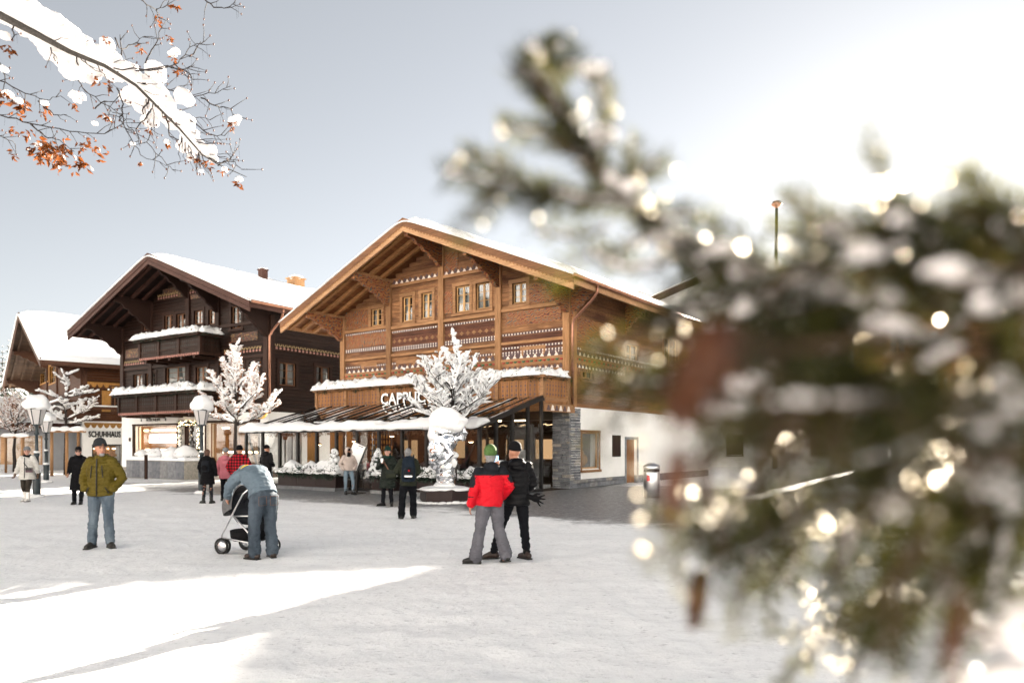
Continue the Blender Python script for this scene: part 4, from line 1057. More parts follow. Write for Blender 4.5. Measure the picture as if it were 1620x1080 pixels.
# small wall lamps, plate and clock
m = MB(); x = FB.x_at(206); z = FB.z_at(695, x, 0); m.box(x-.09, x+.09, -.05, -.002, z-.12, z+.12); m.build('wall_plate', M['b_post'], chB)
ck = thing('street_clock', 'round gold-rimmed clock on the white wall corner beside the terrace', 'clock', FB.W(FB.x_at(413, -.7), -.7, FB.z_at(652, FB.x_at(413, -.7), -.7)), B_ANG+.25)
m = MB(); m.v = []; m.lathe([(.30, 0), (.345, .02), (.345, .2), (.30, .22)], n=28); m.v = [(x, -z+.11, y) for x, y, z in m.v]; m.build('case', M['gold'], ck)
m = MB(); m.lathe([(.29, .221), (.29, .224)], n=28); m.v = [(x, -z+.11, y) for x, y, z in m.v]; fc = m.build('dial', M['white_paint'], ck)
m = MB()
for k in range(12):
    a = k*PI/6; c, s = math.cos(a), math.sin(a); m.beam((s*.21, -.118, c*.21), (s*.26, -.118, c*.26), .018, .006, (0, 1, 0))
for a, l, w in ((.62, .15, .026), (3.7, .2, .018)): m.beam((0, -.121, 0), (math.sin(a)*l, -.121, math.cos(a)*l), w, .006, (0, 1, 0))
m.build('hands', M['ink'], fc)
m = MB(); m.beam((.0, .1, 0), (0, .72, 0), .06, .06); m.beam((0, .1, .33), (0, .72, .4), .04, .04); m.build('wall_bracket', M['gold'], ck)
# ------------------------------------------------------------------ left chalet with the shoe shop
C_ANG = math.atan2(-.763, .646)
FC = Frame(-30.2, 50.0, C_ANG)
chC = thing('brown_chalet', 'brown timber chalet with broad sunlit snowy roof and shoe shop on the left', 'chalet', FC.o, C_ANG)
C_L, C_D, C_OX, C_OY = 22.0, 17, 1.5, 2.6
C_ZE, C_ZR, C_ZG = 7.25, 12.1, 3.45
c_front = [(30,38,640,668),(65,77,577,604),(79,91,577,604),(72,84,640,664),(88,98,640,664),(101,112,638,664)]
C_H = [FC.rect(*r) for r in c_front]
C_S = [FC.rect_side(177, 187, 612, 650)]
matsC = dict(board=M['c_board'], post=M['c_beam'], soffit=M['c_soffit'], rafter=M['c_soffit'], fascia=M['c_beam'], fascia2=M['c_beam'], bracket=M['c_beam'], beam=M['c_beam'])
chalet_shell(chC, C_L, C_D, C_ZG, C_ZE, C_ZR, C_OX, C_OY, matsC, C_H, C_S, [-.15, -C_L*.25, -C_L/2, -C_L*.75, -C_L], .2, 1.0, .42, .45, 1.5, .35)
for h in C_H: window(chC, *h, M['c_yellow'], M['c_yellow'], casing=.15)
for h in C_S: window(chC, *h, M['c_beam'], M['b_sash'], side=True, casing=.1, curtain=False)
sh = FC.rect_side(161, 175, 618, 651); m = MB(); m.box(sh[0], sh[1], -.06, .0, sh[2], sh[3])
for k in range(3): m.box(sh[0]+.03, sh[1]-.03, -.075, -.061, sh[2]+.15+k*.55, sh[2]+.25+k*.55)
xf_side(m); m.build('shutter', M['c_yellow'], chC)
for yy in (609, 672):
    z = FC.z_at(yy, 0, 2.5); m = MB(); n = 40
    for k in range(n):
        a = .3+k*.4; m.prism([(a-.2, z), (a+.2, z), (a+.1, z-.2), (a, z-.26), (a-.1, z-.2)], 'y', -.04, -.003)
    m.box(.1, n*.4+.2, -.06, -.003, z+.003, z+.12); xf_side(m); m.build('scalloped_band', M['c_yellow'], chC, 'stuff')
m = MB(); m.box(0, 16, -.1, -.003, FC.z_at(646, 0, 2)-.1, FC.z_at(646, 0, 2)+.1); xf_side(m); m.build('sill_beam', M['c_beam'], chC)
snow_sheet('sill_snow', chC, FC.W(0, 0)*0+Vector((.0, .3, FC.z_at(646, 0, 2)+.1)), (.2, 0, 0), (0, 10, 0), 4, 40, .1, round_=.06)
# gable balcony
byc = -1.6; bc0, bc1 = FC.x_at(34, byc), FC.x_at(98, byc); zc0, zc1 = 3.5, 4.6
m = MB(); m.box(bc0, bc1, byc, -.14, zc0, zc0+.2); m.box(bc0-.1, bc1+.1, byc-.12, byc+.1, zc1, zc1+.12); m.box(bc1-.0, bc1+.1, byc+.1, -.14, zc1+.002, zc1+.12)
for k in range(8): x = bc0+(bc1-bc0)*k/7; m.box(x-.08, x+.08, byc-.05, byc+.08, zc0+.2, zc1)
m.box(bc1-.03, bc1+.03, byc+.1, -.14, zc0+.2, zc1)
bC = m.build('balcony', M['c_beam'], chC); q = MB(); q.box(-.09, .09, 0, .03, zc0+.2, zc1); pm = q.mesh('plank', M['b_rail']); n = int((bc1-bc0)/.2)
for k in range(n): o = link_mesh('plank', pm, bC); o.location = (bc0+(k+.5)*(bc1-bc0)/n, byc+.02, 0)
snow_sheet('balcony_snow', chC, (bc0-.1, byc-.14, zc1+.12), (bc1-bc0+.2, 0, 0), (0, .3, 0), 60, 5, .18, round_=.1)
# white shop floor: shoe shop side and gable side
wS = FC.rect_side(147, 192, 704, 742)
m = MB(); cladding(m, .0, C_D, .0, C_ZG, 6, [wS], t=.4); xf_side(m); m.build('plaster_wall', M['white_plaster'], chC)
window(chC, *wS, M['ink'], M['ink'], side=True, muntins=(0, 0), curtain=False, casing=.06, depth=.25)
m = MB(); m.box(wS[0], wS[1], 2.0, 2.1, 0, 3.2); m.box(wS[0], wS[1], .5, 2, .0, .02); xf_side(m); m.build('shop_room', M['warm_room'], chC)
m = MB()
for k in range(5): m.box(wS[0]+.2+k*.3, wS[0]+.4+k*.3, .9, 1.0, wS[3]-.28, wS[3]-.22)
m.box(wS[0]+.1, wS[1]-.1, 1.4, 1.5, wS[2]+.45, wS[2]+.52); xf_side(m); m.build('shop_lights', M['lamp_warm'], chC)
m = MB(); rr = random.Random(31)
for k in range(40): a = wS[0]+(wS[1]-wS[0])*rr.random(); z = wS[2]+.1+rr.randrange(3)*.4; m.box(a-.1, a+.1, .7+rr.random()*.5, 1.25, z, z+rr.uniform(.08, .3), rr.randrange(3))
xf_side(m); m.build('window_display', [M['b_post'], M['ink'], M['c_yellow']], chC)
tw = text_mesh('SCHUHHAUS', .62, M['ink'], .03, .016); t_ = link_mesh('lettering', tw, chC); a0 = FC.y_at(140, .05); a1 = FC.y_at(191, .05); xs = [v.co.x for v in tw.vertices]; k = (a1-a0)/(max(xs)-min(xs))
t_.scale = (k, .42/.45, 1); t_.rotation_euler = (PI/2, 0, PI/2); t_.location = (.05, (a0+a1)/2, FC.z_at(691, .05, (a0+a1)/2))
# gable side shops, awnings and their faint fascia boards
g_holes = [FC.rect(82, 92, 712, 745), FC.rect(98, 112, 706, 748), FC.rect(50, 70, 716, 745), FC.rect(30, 44, 714, 745)]
for h in range(len(g_holes)): g_holes[h] = (g_holes[h][0], g_holes[h][1], .3, 2.5)
m = MB(); cladding(m, -C_L, -.42, .0, C_ZG, 6, g_holes, t=.4); m.build('grey_shop_wall', M['grey_plaster'], chC)
for h in g_holes: window(chC, *h, M['ink'], M['ink'], muntins=(0, 0), curtain=False, casing=.07, depth=.2, sill=False)
m = MB(); m.box(-C_L+.5, -.5, 1.8, 1.9, 0, 3.2); m.build('shop_back_wall', M['warm_room'], chC)
m = MB()
for h in g_holes: m.box(h[0]+.1, h[1]-.1, 1.2, 1.25, 1.0, 1.6)
m.build('shop_glow', M['lamp_warm'], chC)
m = MB()
for a, b in ((38, 52), (56, 86)):
    x0, x1 = FC.x_at(a, -1.5), FC.x_at(b, -1.5); m.add([(x0, -1.5, 2.75), (x1, -1.5, 2.75), (x1, -.02, 3.35), (x0, -.02, 3.35), (x0, -1.5, 2.79), (x1, -1.5, 2.79), (x1, -.02, 3.39), (x0, -.02, 3.39)], [(3,2,1,0),(4,5,6,7),(0,1,5,4),(1,2,6,5),(2,3,7,6),(3,0,4,7)]); m.box(x0, x1, -1.54, -1.502, 2.2, 2.79)
m.build('awnings', plain('rose_canvas', (.62, .50, .48), .85), chC)
m = MB(); rr = random.Random(6)
for a, b in ((42, 49), (75, 83)):
    x0, x1 = FC.x_at(a, -1.54), FC.x_at(b, -1.54)
    for k in range(7): x = x0+(x1-x0)*k/7; m.box(x, x+(x1-x0)*.08, -1.548, -1.541, 2.4, 2.4+rr.uniform(.12, .2))
m.build('faded_print', M['c_beam'], chC)
# ------------------------------------------------------------------ low shops at the far left, far chalet, hill and forest
def house(name, label, loc, ang, w, d, ze, zr, wall, roofm, snow=.35, windows=(), low=None):
    o = thing(name, label, 'house' if 'shop' not in name else 'shop', loc, ang)
    m = MB(); m.prism([(0, 0), (w, 0), (w, ze), (w/2, zr), (0, ze)], 'y', 0, d); m.build('wall', wall, o)
    sl = (zr-ze)/(w/2)
    for s in (-1, 1):
        m = MB(); e = w/2+s*(w/2+.9); m.prism([(w/2, zr+.02), (e, ze-.9*sl+.02), (e, ze-.9*sl+.22), (w/2, zr+.22)], 'y', -1.2, d+.8); m.build('roof', roofm, o)
    snow_sheet('roof_snow', o, (-1, -1.3, 0), (w+2, 0, 0), (0, d+2.2, 0), 40, 20, snow, fn=lambda u, v: Vector((0, 0, zr+.225-sl*abs(-1+(w+2)*u-w/2))), round_=.4)
    for x0, x1, z0, z1 in windows:
        window(o, x0, x1, z0, z1, M['b_post'], M['b_sash'], casing=.12)
        m = MB(); m.box(x0, x1, -.004, -.001, z0, z1); m.build('shade_sheet', M['ink'], o)  # black sheet on the solid wall imitates the shade of a room
    return o
house('far_chalet', 'small dark chalet with snowy roof beyond the lamp posts on the far left', G(-95, 737), -.62, 9, 9, 3.0, 5.2, M['b_board'], M['b_fascia'], windows=((1.5, 2.3, 1.2, 2.2), (4.5, 5.3, 1.2, 2.2), (6.3, 7.1, 1.2, 2.2), (3.9, 4.8, 3.0, 3.8)))
lo = thing('flat_roofed_shop', 'low flat-roofed shop with thick snow edge at the far left', 'shop', G(-60, 742), -.35)
m = MB(); m.box(0, 8.5, 0, 8, 0, 2.9); m.build('wall', M['grey_plaster'], lo)
m = MB(); m.box(-.8, 9.2, -1.6, 8.5, 2.9, 3.25); m.build('roof', M['b_fascia'], lo)
snow_sheet('roof_snow', lo, (-.8, -1.65, 3.25), (10, 0, 0), (0, 10, 0), 40, 30, .4, round_=.3)
m = MB()
for k in range(4): m.box(.5+k*2, 2.1+k*2, -.03, 0, .4, 2.4)
m.build('shop_window', [M['glass_dark']], lo)
m = MB(); m.box(.4, 8.2, -.015, -.01, .4, 2.4); m.build('window_display', M['warm_room'], lo)
def bounce_hills():
    """the snowy valley sides: low behind the roofs on the left, raised out of view to bounce sunlight"""
    vs = []; fs = []; nr, na = 16, 120; a0, a1 = -42.0, -300.0  # unseen slopes behind the viewer are added to brighten the shaded square
    for j in range(nr+1):
        for i in range(na+1):
            az = a0+(a1-a0)*i/na; t = j/nr; r = 150+520*t; e = min(1, (a0-az)/70)**1.3*min(1, (az-a1)/60)
            z = -2+(18+345*e)*t**1.25*min(1, (a0-az)/6)*min(1, (az-a1)/8)+(6+14*t)*nz(r*.012, az*.06, 1, 1)*min(1, t*3)
            vs.append((r*math.sin(math.radians(az)), r*math.cos(math.radians(az)), z))
    for j in range(nr):
        for i in range(na): a = j*(na+1)+i; fs.append((a, a+1, a+na+2, a+na+1))
    me = bpy.data.meshes.new('bounce_hills'); me.from_pydata(vs, [], fs); me.materials.append(M['slope']); me.polygons.foreach_set('use_smooth', [True]*len(fs)); link_mesh('bounce_hills', me, None, 'structure')
bounce_hills()
for k, (x, y, ang, w, ze, zr, mt) in enumerate(((-20, -30, 2.9, 18, 7, 11, 'a_board'), (4, -34, 3.3, 16, 8, 12, 'white_plaster'), (-42, -12, 2.1, 18, 7, 11, 'c_board'), (-44, 0, 1.62, 30, 8, 13.5, 'c_board'))):
    house('facing_chalet', ('sunlit timber chalet across the square, behind the viewer', 'sunlit white chalet across the square, behind the viewer', 'sunlit brown chalet on the left side of the square, behind the viewer', 'long dark timber chalet along the left side of the square, outside the view')[k], (x, y, 0), ang, w, 12, ze, zr, M[mt], M['b_fascia'], windows=tuple((1.5+3*q, 2.6+3*q, z, z+1.3) for q in range(5) for z in (1, 4)))
def spruce_mesh(seed, H=14, R=2.6):
    rr = random.Random(seed); m = MB()
    for t in range(15):
        f = t/14; z = H*(.10+.88*f); r = R*(1-f)**.85+.12; n = int(16*(1-f))+6
        for k in range(n):
            a = 2*PI*k/n+rr.uniform(-.3, .3); l = r*rr.uniform(.7, 1.15); w = .35*l+.1; d = Vector((math.cos(a), math.sin(a), 0)); q = Vector((-d.y, d.x, 0)); p0 = Vector((0, 0, z)); p1 = d*l+Vector((0, 0, z-l*.45-.1))
            pm_ = (p0+p1)/2+Vector((0, 0, .18*l))
            m.add([p0, pm_+q*w*.5, p1, pm_-q*w*.5], [(0, 1, 2, 3)], 1, False)
            up = Vector((0, 0, .10)); m.add([p0*1+up, pm_+q*w*.42+up, (p1*.93+p0*.07)+up, pm_-q*w*.42+up*1.6], [(0, 1, 2, 3)], 0, True)
    return m.mesh('crown', [M['clump'], M['needle_dark']])
spr = [spruce_mesh(s) for s in (1, 2, 3)]
tm = MB(); tm.tube([(0, 0, -.5), (0, 0, 7), (0, 0, 13)], [.28, .18, .03], 7); tmesh = tm.mesh('trunk', M['bark'])
def spruce(loc, s, k, label):
    t = thing('spruce_tree', label, 'tree', loc, k*1.3, 'snowy spruces on the far left hill'); t.scale = (s, s, s); link_mesh('trunk', tmesh, t); link_mesh('crown', spr[k % 3], t)
rr = random.Random(12)
for k, (pxx, top, Y) in enumerate(((4, 545, 118), (14, 536, 125), (22, 528, 132), (29, 524, 140), (-6, 552, 110), (9, 560, 104), (37, 530, 150), (19, 558, 112))):
    b = P(pxx, top, Y); zb = b.z-14; spruce((b.x, Y, zb), 1.0, k, 'snow-laden spruce beyond the far left roofs')
m = MB(); m.sphere((0, 0, 0), (34, 16, 7.5), 40, 14, fn=lambda d: 1+.06*nz(d.x, d.y, d.z, 3)); o = m.build('wooded_bank', M['snow'], None, 'structure'); o.location = (-88, 140, 3)
# ------------------------------------------------------------------ buildings to the right, behind the spruce branches
FE = Frame(21.6, 45.0, -.55)
E_W, E_D = 19.0, 12
FE2 = Frame(*(FE.W(E_W, 0).xy), -.55)
chE = thing('white_chalet', 'tall white-plastered chalet with timber upper storeys behind the spruce branches on the right', 'chalet', FE2.o, -.55)
matsE = dict(board=M['a_board'], post=M['a_post'], soffit=M['a_soffit'], rafter=M['a_rafter'], fascia=M['a_beam'], fascia2=M['a_beam'], bracket=M['a_beam'], beam=M['a_beam'])
e_up = [(-E_W+x, -E_W+x+.9, z, z+1.2) for z in (4.6, 7.4, 10.2) for x in (2, 4.2, 8, 10.2, 14.5, 16.5)]
e_lo = [(-E_W+x, -E_W+x+1.0, 1.0, 2.6) for x in (1.4, 4.4, 8.8, 12, 16.2)]
chalet_shell(chE, E_W, E_D, 3.5, 11.7, 14.5, .9, 1.6, matsE, e_up, [], [-.15, -E_W*.25, -E_W/2, -E_W*.75, -E_W], .2, 1, .35, .42, 1.3, .3)
for h in e_up: window(chE, *h, M['a_beam'], M['a_sash'], casing=.14)
m = MB(); cladding(m, -E_W, 0, .0, 3.5, 6, e_lo, t=.4); m.box(-.4, 0, .4, E_D, 0, 3.5); m.box(-E_W, -E_W+.4, .4, E_D, 0, 3.5); m.box(-E_W+.0, -E_W+.2, .2, E_D, 3.5, 11.9); m.build('plaster_wall', M['white_plaster'], chE)
for h in e_lo: window(chE, *h, M['a_beam'], M['a_sash'], casing=.12)
hot = house('gabled_house', 'large gabled house with snowy roof far behind the floodlight mast', (10.5, 62.5, 0), -.55, 18, 12, 13.4, 16.2, M['white_plaster'], M['b_fascia'], windows=tuple((2+3.2*k, 3.1+3.2*k, z, z+1.5) for k in range(5) for z in (1, 4.2, 7.4, 10.6)))
mast = thing('floodlight_mast', 'tall thin mast with round lamp head rising behind the branches', 'mast', P(1226, 705, 52)-Vector((0, 0, CAM_H)), 0)
mz = P(1228, 322, 52).z
m = MB(); m.tube([(0, 0, 0), (.06, 0, mz*.6), (.12, 0, mz-.35)], [.2, .16, .10], 10); m.build('pole', M['lamp_iron'], mast)
m = MB(); m.lathe([(.1, -.35), (.12, -.28), (.36, -.12), (.37, -.02), (.30, .02), (.28, .14), (.05, .2)], (.12, 0, mz), 16); m.build('lamp_head', M['copper'], mast)
FF = Frame(30, 33, -1.0)
chF = house('end_chalet', 'timber chalet closing the square at the far right behind the branches', FF.o, -1.0, 16, 14, 6.5, 10.5, M['a_board'], M['a_soffit'], windows=((2, 3.2, 1, 2.4), (5, 6.2, 1, 2.4), (9, 10.2, 1, 2.4), (12, 13.2, 1, 2.4)))
# ------------------------------------------------------------------ lamp posts
M['milk'] = mk_snow('milk_glass', (.62, .60, .60), .05, .35)
def snow_blob(mb, c, r, seed=0, nu=18, nv=12, rough=.25, freq=1.6, flat=-.35):
    def fn(d):
        k = 1+rough*nz(d.x+seed*3.1, d.y, d.z, freq)+.5*rough*nz(d.x, d.y+seed, d.z, freq*2.7)
        return k if d.z > flat else k*(.35+.65*max(0, 1-(flat-d.z)*1.2))
    mb.sphere(c, r, nu, nv, fn=fn)
def lamp_post(label, px, basepy, s=1.0, snow=1.0, seed=0, rz=.5):
    g = G(px, basepy); o = thing('street_lamp', label, 'street lamp', g, rz, 'lantern lamp posts on the square'); z = 2.05*s
    m = MB(); m.lathe([(.15, 0), (.16, .06), (.12, .10), (.115, .75), (.13, .8), (.07, .86), (.062, 1.35), (.085, 1.38), (.085, 1.44), (.055, 1.48), (.045, z), (.075, z+.02), (.075, z+.07), (.05, z+.10), (.05, z+.3), (.08, z+.34)], n=10); m.build('pole', M['lamp_iron'], o)
    b = z+.34; n = 6; r0, r1, h = .13, .27, .52
    m = MB()
    ang = lambda k: 2*PI*k/n
    for k in range(n):
        c, s_ = math.cos(ang(k)), math.sin(ang(k)); m.beam((r0*c, r0*s_, b), (r1*c, r1*s_, b+h), .024, .024)
        c2, s2 = math.cos(ang(k+1)), math.sin(ang(k+1)); m.beam((r1*c, r1*s_, b+h), (r1*c2, r1*s2, b+h), .03, .03)
    m.lathe([(.09, b-.03), (.14, b), (.13, b+.02)], n=6); m.lathe([(.34, b+h), (.30, b+h+.05), (.12, b+h+.2), (.03, b+h+.26)], n=6, smooth=False); lf = m.build('lantern_frame', M['lamp_iron'], o)
    for k in range(n):
        c, s_, c2, s2 = math.cos(ang(k)), math.sin(ang(k)), math.cos(ang(k+1)), math.sin(ang(k+1))
        A, B, C_, D_ = Vector((r0*c, r0*s_, b)), Vector((r0*c2, r0*s2, b)), Vector((r1*c2, r1*s2, b+h)), Vector((r1*c, r1*s_, b+h)); f = .93
        ctr = (A+B+C_+D_)/4; nn = Vector((ctr.x, ctr.y, 0)).normalized()*.004; V = [ctr+(p-ctr)*f for p in (A, B, C_, D_)]
        q = MB(); q.add([p-nn for p in V]+[p+nn for p in V], [(3,2,1,0),(4,5,6,7),(0,1,5,4),(1,2,6,5),(2,3,7,6),(3,0,4,7)]); q.build('pane', M['milk'], lf)
    m = MB(); snow_blob(m, (0, 0, b+h+.14*snow), (.37, .37, .34*snow), seed, 22, 14, .22); m.build('snow_cap', M['clump'], o)
    m = MB(); snow_blob(m, (0, 0, .86), (.13, .13, .09), seed+3, 10, 7); snow_blob(m, (0, 0, 1.49), (.085, .085, .06), seed+4, 8, 6); snow_blob(m, (0, 0, .04), (.26, .22, .10), seed+6, 10, 7); m.build('snow_patch', M['clump'], o, 'stuff')
lamp_post('iron street lamp with rounded snow cap behind the woman in the white coat', 58, 787, 1.0, 1.0, 1)
lamp_post('slender iron street lamp with peaked snow cap in front of the awnings', 73, 763, .96, .9, 2)
lamp_post('iron street lamp with heaped snow cap in front of the dark chalet shop', 319, 781, 1.02, 1.15, 3)

# ------------------------------------------------------------------ snow-loaded small trees
def snowy_tree(label, loc, trunk, H, limbs, seed, group='snow-loaded young trees on the square', thick=1.0, buds=None, snow_r=.085, spread=1.0):
    rr = random.Random(seed); o = thing('snowy_tree', label, 'tree', loc, 0, group)
    w = MB(); br = MB(); sn = MB(); lv = MB()
    lean = [Vector((.05*nz(k*.7, seed, 0)*k, .05*nz(k*.7, seed, 5)*k, H*k/8)) for k in range(9)]
    w.tube(lean, [.085*thick*(1-k/8.6)+.008 for k in range(9)], 8); w.build('trunk', M['bark'], o)
    def at(z):
        t = min(7.999, max(0, z/H*8)); k = int(t); return lean[k].lerp(lean[k+1], t-k)
    def snow_on(pts, r, dep=0):
        r *= .56
        """a ridge of snow along a branch, broken into lumps"""
        n = len(pts)
        P2 = []; R2 = []
        for i, p in enumerate(pts):
            q = r*(.7+.55*abs(nz(p.x*4+seed, p.y*4, p.z*4))+.12*rr.random())
            if i in (0, n-1): q *= .35
            P2.append(p+Vector((0, 0, q*.8))); R2.append(q)
        sn.tube(P2, R2, 6)
        for p, q in zip(P2, R2):
            if rr.random() < (.7, .45, .3)[dep]: snow_blob(sn, p+Vector((rr.uniform(-.05, .05), rr.uniform(-.05, .05), rr.uniform(-.01, .04))), (q*rr.uniform(1., 1.7), q*rr.uniform(1., 1.7), q*rr.uniform(.7, 1.15)), rr.random()*9, 7, 5, .3)
    def grow(p, d, L, r, depth):
        n = max(4, int(L/.14)); pts = [p]; c = Vector(p); dd = Vector(d)
        for i in range(n):
            dd = (dd+Vector((rr.gauss(0, .09), rr.gauss(0, .09), rr.gauss(.03 if depth == 0 else .0, .06)))).normalized(); c = c+dd*L/n; pts.append(Vector(c))
        br.tube(pts, [r*(1-.75*i/n) for i in range(n+1)], 5 if depth else 6)
        if depth == 0 or rr.random() < (.8 if depth == 1 else .5): snow_on(pts[1:] if depth == 0 else pts, snow_r*(1.0, .85, .7)[depth], depth)
        if depth < 2:
            m = int(L/(.11 if depth == 0 else .14))+1
            for k in range(m):
                t = .25+.75*(k+rr.random()*.6)/m; q = pts[min(n, int(t*n))]; sd = 1 if k % 2 else -1
                side = dd.cross(Vector((0, 0, 1))).normalized()*sd; nd = (dd*rr.uniform(.5, 1)+side*rr.uniform(.5, .95)*spread+Vector((rr.gauss(0, .2), rr.gauss(0, .2), rr.uniform(-.15, .5)))).normalized()
                grow(q, nd, L*(1-t*.55)*rr.uniform(.22, .44), r*.5, depth+1)
        if buds:
            for _ in range(2): needles_mb(lv, pts[-1], 3, .04, rr, .07)
    for z, az, el, L in limbs:
        d = Vector((math.cos(az)*math.cos(el), math.sin(az)*math.cos(el), math.sin(el))); grow(at(z), d, L, .035*thick, 0)
    for k in range(7):
        z = H*(.62+.055*k); sn.tube([at(z), at(z+.12), at(z+.3)], [.04, .075*(1.2-k*.1), .03], 6)
        snow_blob(sn, at(z+.15), (.10*(1.3-k*.12),)*2+(.11,), k, 8, 6, .4)
    br.build('branches', M['bark'], o, 'stuff'); sn.build('snow', M['clump'], o, 'stuff')
    if buds: lv.build('dry_leaves', buds, o, 'stuff')
    return o
rr = random.Random(44)
def fan(z0, z1, n, L0, L1, e0, e1, off=0.0):
    return [(z0+(z1-z0)*k/(n-1), off+k*2.4+rr.uniform(-.2, .2), e0+(e1-e0)*k/(n-1)+rr.uniform(-.1, .1), (L0+(L1-L0)*k/(n-1))*rr.uniform(.85, 1.15)) for k in range(n)]
bz = 2.25
M['dry_leaf'] = plain('dry_leaf', (.30, .11, .03), .7, 0, .3, .4, 12)
snowy_tree('dense snow-loaded tree behind the silver sculpture in front of the terrace', (P(718, 0, 22.2).x, 22.2, .3), 2.2, 5.05,
           fan(2.0, 3.0, 15, 2.0, 1.6, .50, .85)+fan(3.0, 4.4, 10, 1.25, .5, .75, 1.1, .8)+[(2.1, PI-.2, .38, 1.9), (2.1, .15, .42, 1.9), (2.3, PI+.5, .6, 1.8), (2.3, -.6, .62, 1.8)], 5, snow_r=.085)
snowy_tree('tall snow-loaded tree with dry leaves in front of the dark chalet clock', (P(373, 0, 34.5).x, 34.5, 0), 2.5, 7.0,
           fan(2.7, 4.2, 12, 2.5, 1.9, .35, .75)+fan(4.2, 6.3, 11, 1.5, .55, .75, 1.15, .5)+[(2.8, PI-.1, .15, 2.2), (2.8, -.05, .25, 2.3)], 6, thick=1.5, buds=M['dry_leaf'], snow_r=.13)
snowy_tree('small crooked snow-loaded tree between the lamp and the shoe shop', (P(104, 0, 42).x, 42, 0), 2.5, 6.3,
           fan(3.0, 5.8, 9, 2.0, .9, .05, .5, .3)+[(3.3, 0, .25, 2.4), (4.6, -.1, .0, 2.0), (3.2, PI, .1, 1.6)], 7, thick=1.4, snow_r=.12)
snowy_tree('frosted pale tree in sun in front of the far left shop', (P(23, 0, 46).x, 46, 0), 2.2, 5.4,
           fan(2.2, 3.6, 16, 2.3, 1.6, .35, .9)+fan(3.4, 4.9, 8, 1.3, .6, .7, 1.1), 8, thick=1.3, buds=M['dry_leaf'], snow_r=.075)
st = thing('tree_stake', 'round wooden stake beside the silver sculpture', 'stake', (P(717, 0, 21.9).x, 21.9, .36))
m = MB(); m.tube([(0, 0, 0), (.01, 0, 1.55)], [.055, .05], 8); m.build('post', M['stake'], st)
ts = thing('tree_guard', 'wooden tree guard of three posts with snow on its top board', 'tree guard', (P(102, 0, 40).x-.0, 40, 0))
for k, x in enumerate((-.75, .1, .75)):
    m = MB(); m.tube([(x, .05, 0), (x, .05, 2.45)], [.085, .08], 8); m.build('post', M['stake'], ts)
m = MB(); m.box(-1.1, 1.1, -.12, .2, 2.45, 2.56); m.build('top_board', M['stake'], ts)
m = MB()
for x, r in ((-.7, .45), (0, .35), (.7, .48)): snow_blob(m, (x, .04, 2.6), (r, .22, .2), x, 14, 9)
m.build('snow_cap', M['clump'], ts)
ts2 = thing('tree_guard', 'small wooden tree guard with snowy board beside the pale tree', 'tree guard', (P(23, 0, 45).x, 45, 0))
for x in (-.55, .55):
    m = MB(); m.tube([(x, 0, 0), (x, 0, 2.2)], [.07, .07], 8); m.build('post', M['stake'], ts2)
m = MB(); m.box(-.9, .9, -.1, .12, 2.2, 2.3); m.build('top_board', M['stake'], ts2)
m = MB(); snow_blob(m, (-.4, 0, 2.34), (.5, .2, .17), 3); snow_blob(m, (.45, 0, 2.34), (.45, .2, .2), 5); m.build('snow_cap', M['clump'], ts2)

# ------------------------------------------------------------------ planters along the terrace
def planter(label, p0, p1, yl=None, h=.56, w=.55, heap=.42, seed=0, gap=True):
    y = PF-.62; x0, x1 = FA.x_at(p0, y), FA.x_at(p1, y); L = x1-x0
    o = thing('planter', label, 'planter', FA.W(x0, y, 0), A_ANG, 'brown planters along the terrace')
    m = MB(); n = max(1, round(L/1.3))
    m.box(-.03, L+.03, -.05, w+.05, 0, .12); m.build('plinth', M['granite'], o)
    for k in range(n):
        m = MB(); m.box(L*k/n+.006, L*(k+1)/n-.006, 0, w, .122, h); m.build('panel', M['planter'], o)
    rr = random.Random(seed); g = MB()
    for k in range(int(L*60)): needles_mb(g, (rr.random()*L, rr.uniform(-.1, .2), h+rr.uniform(-.02, .26)), 12, .11, rr, .13)
    g.build('shrubs', M['needle_dark'], o, 'stuff')
    s = MB()
    def top(u, v):
        x = -.10+(L+.2)*u; k = math.sin(PI*min(1, max(0, v)))**.55*min(1, (u*L/.25)**.5 if u > 0 else 0, ((1-u)*L/.25)**.5 if u < 1 else 0)
        return Vector((x, -.15+(w+.35)*v+.05*nz(x, v, seed, 2), h+.10+heap*k*(.72+.75*nz(x*1.0, v, seed, 1.7)+.35*nz(x, v*2, seed+3, 4.3))+.05*nz(x, v*3, seed, 9)))
    s.field(max(14, int(L*16)), 12, top, lambda u, v: (lambda p: Vector((p.x, p.y, min(p.z-.01, h+.12+.16*nz(p.x, p.y, seed+6, 5)))))(top(u, v)))
    for k in range(int(L*9)): snow_blob(s, (rr.random()*L, rr.uniform(-.16, .0), h+rr.uniform(.08, .3)), (rr.uniform(.06, .14),)*2+(rr.uniform(.05, .09),), k, 8, 6)
    s.build('snow_heap', M['clump'], o)
    return o
planter('long brown planter heaped with snow left of the person in the beige jacket', 440, 531, seed=1)
planter('short brown planter behind the woman with the cup', 588, 624, seed=2, heap=.3)
planter('brown planter heaped with snow behind the man with the backpack', 640, 686, seed=3, heap=.42)
planter('brown planter with bushy snow right of the silver sculpture', 706, 752, seed=4, heap=.34)
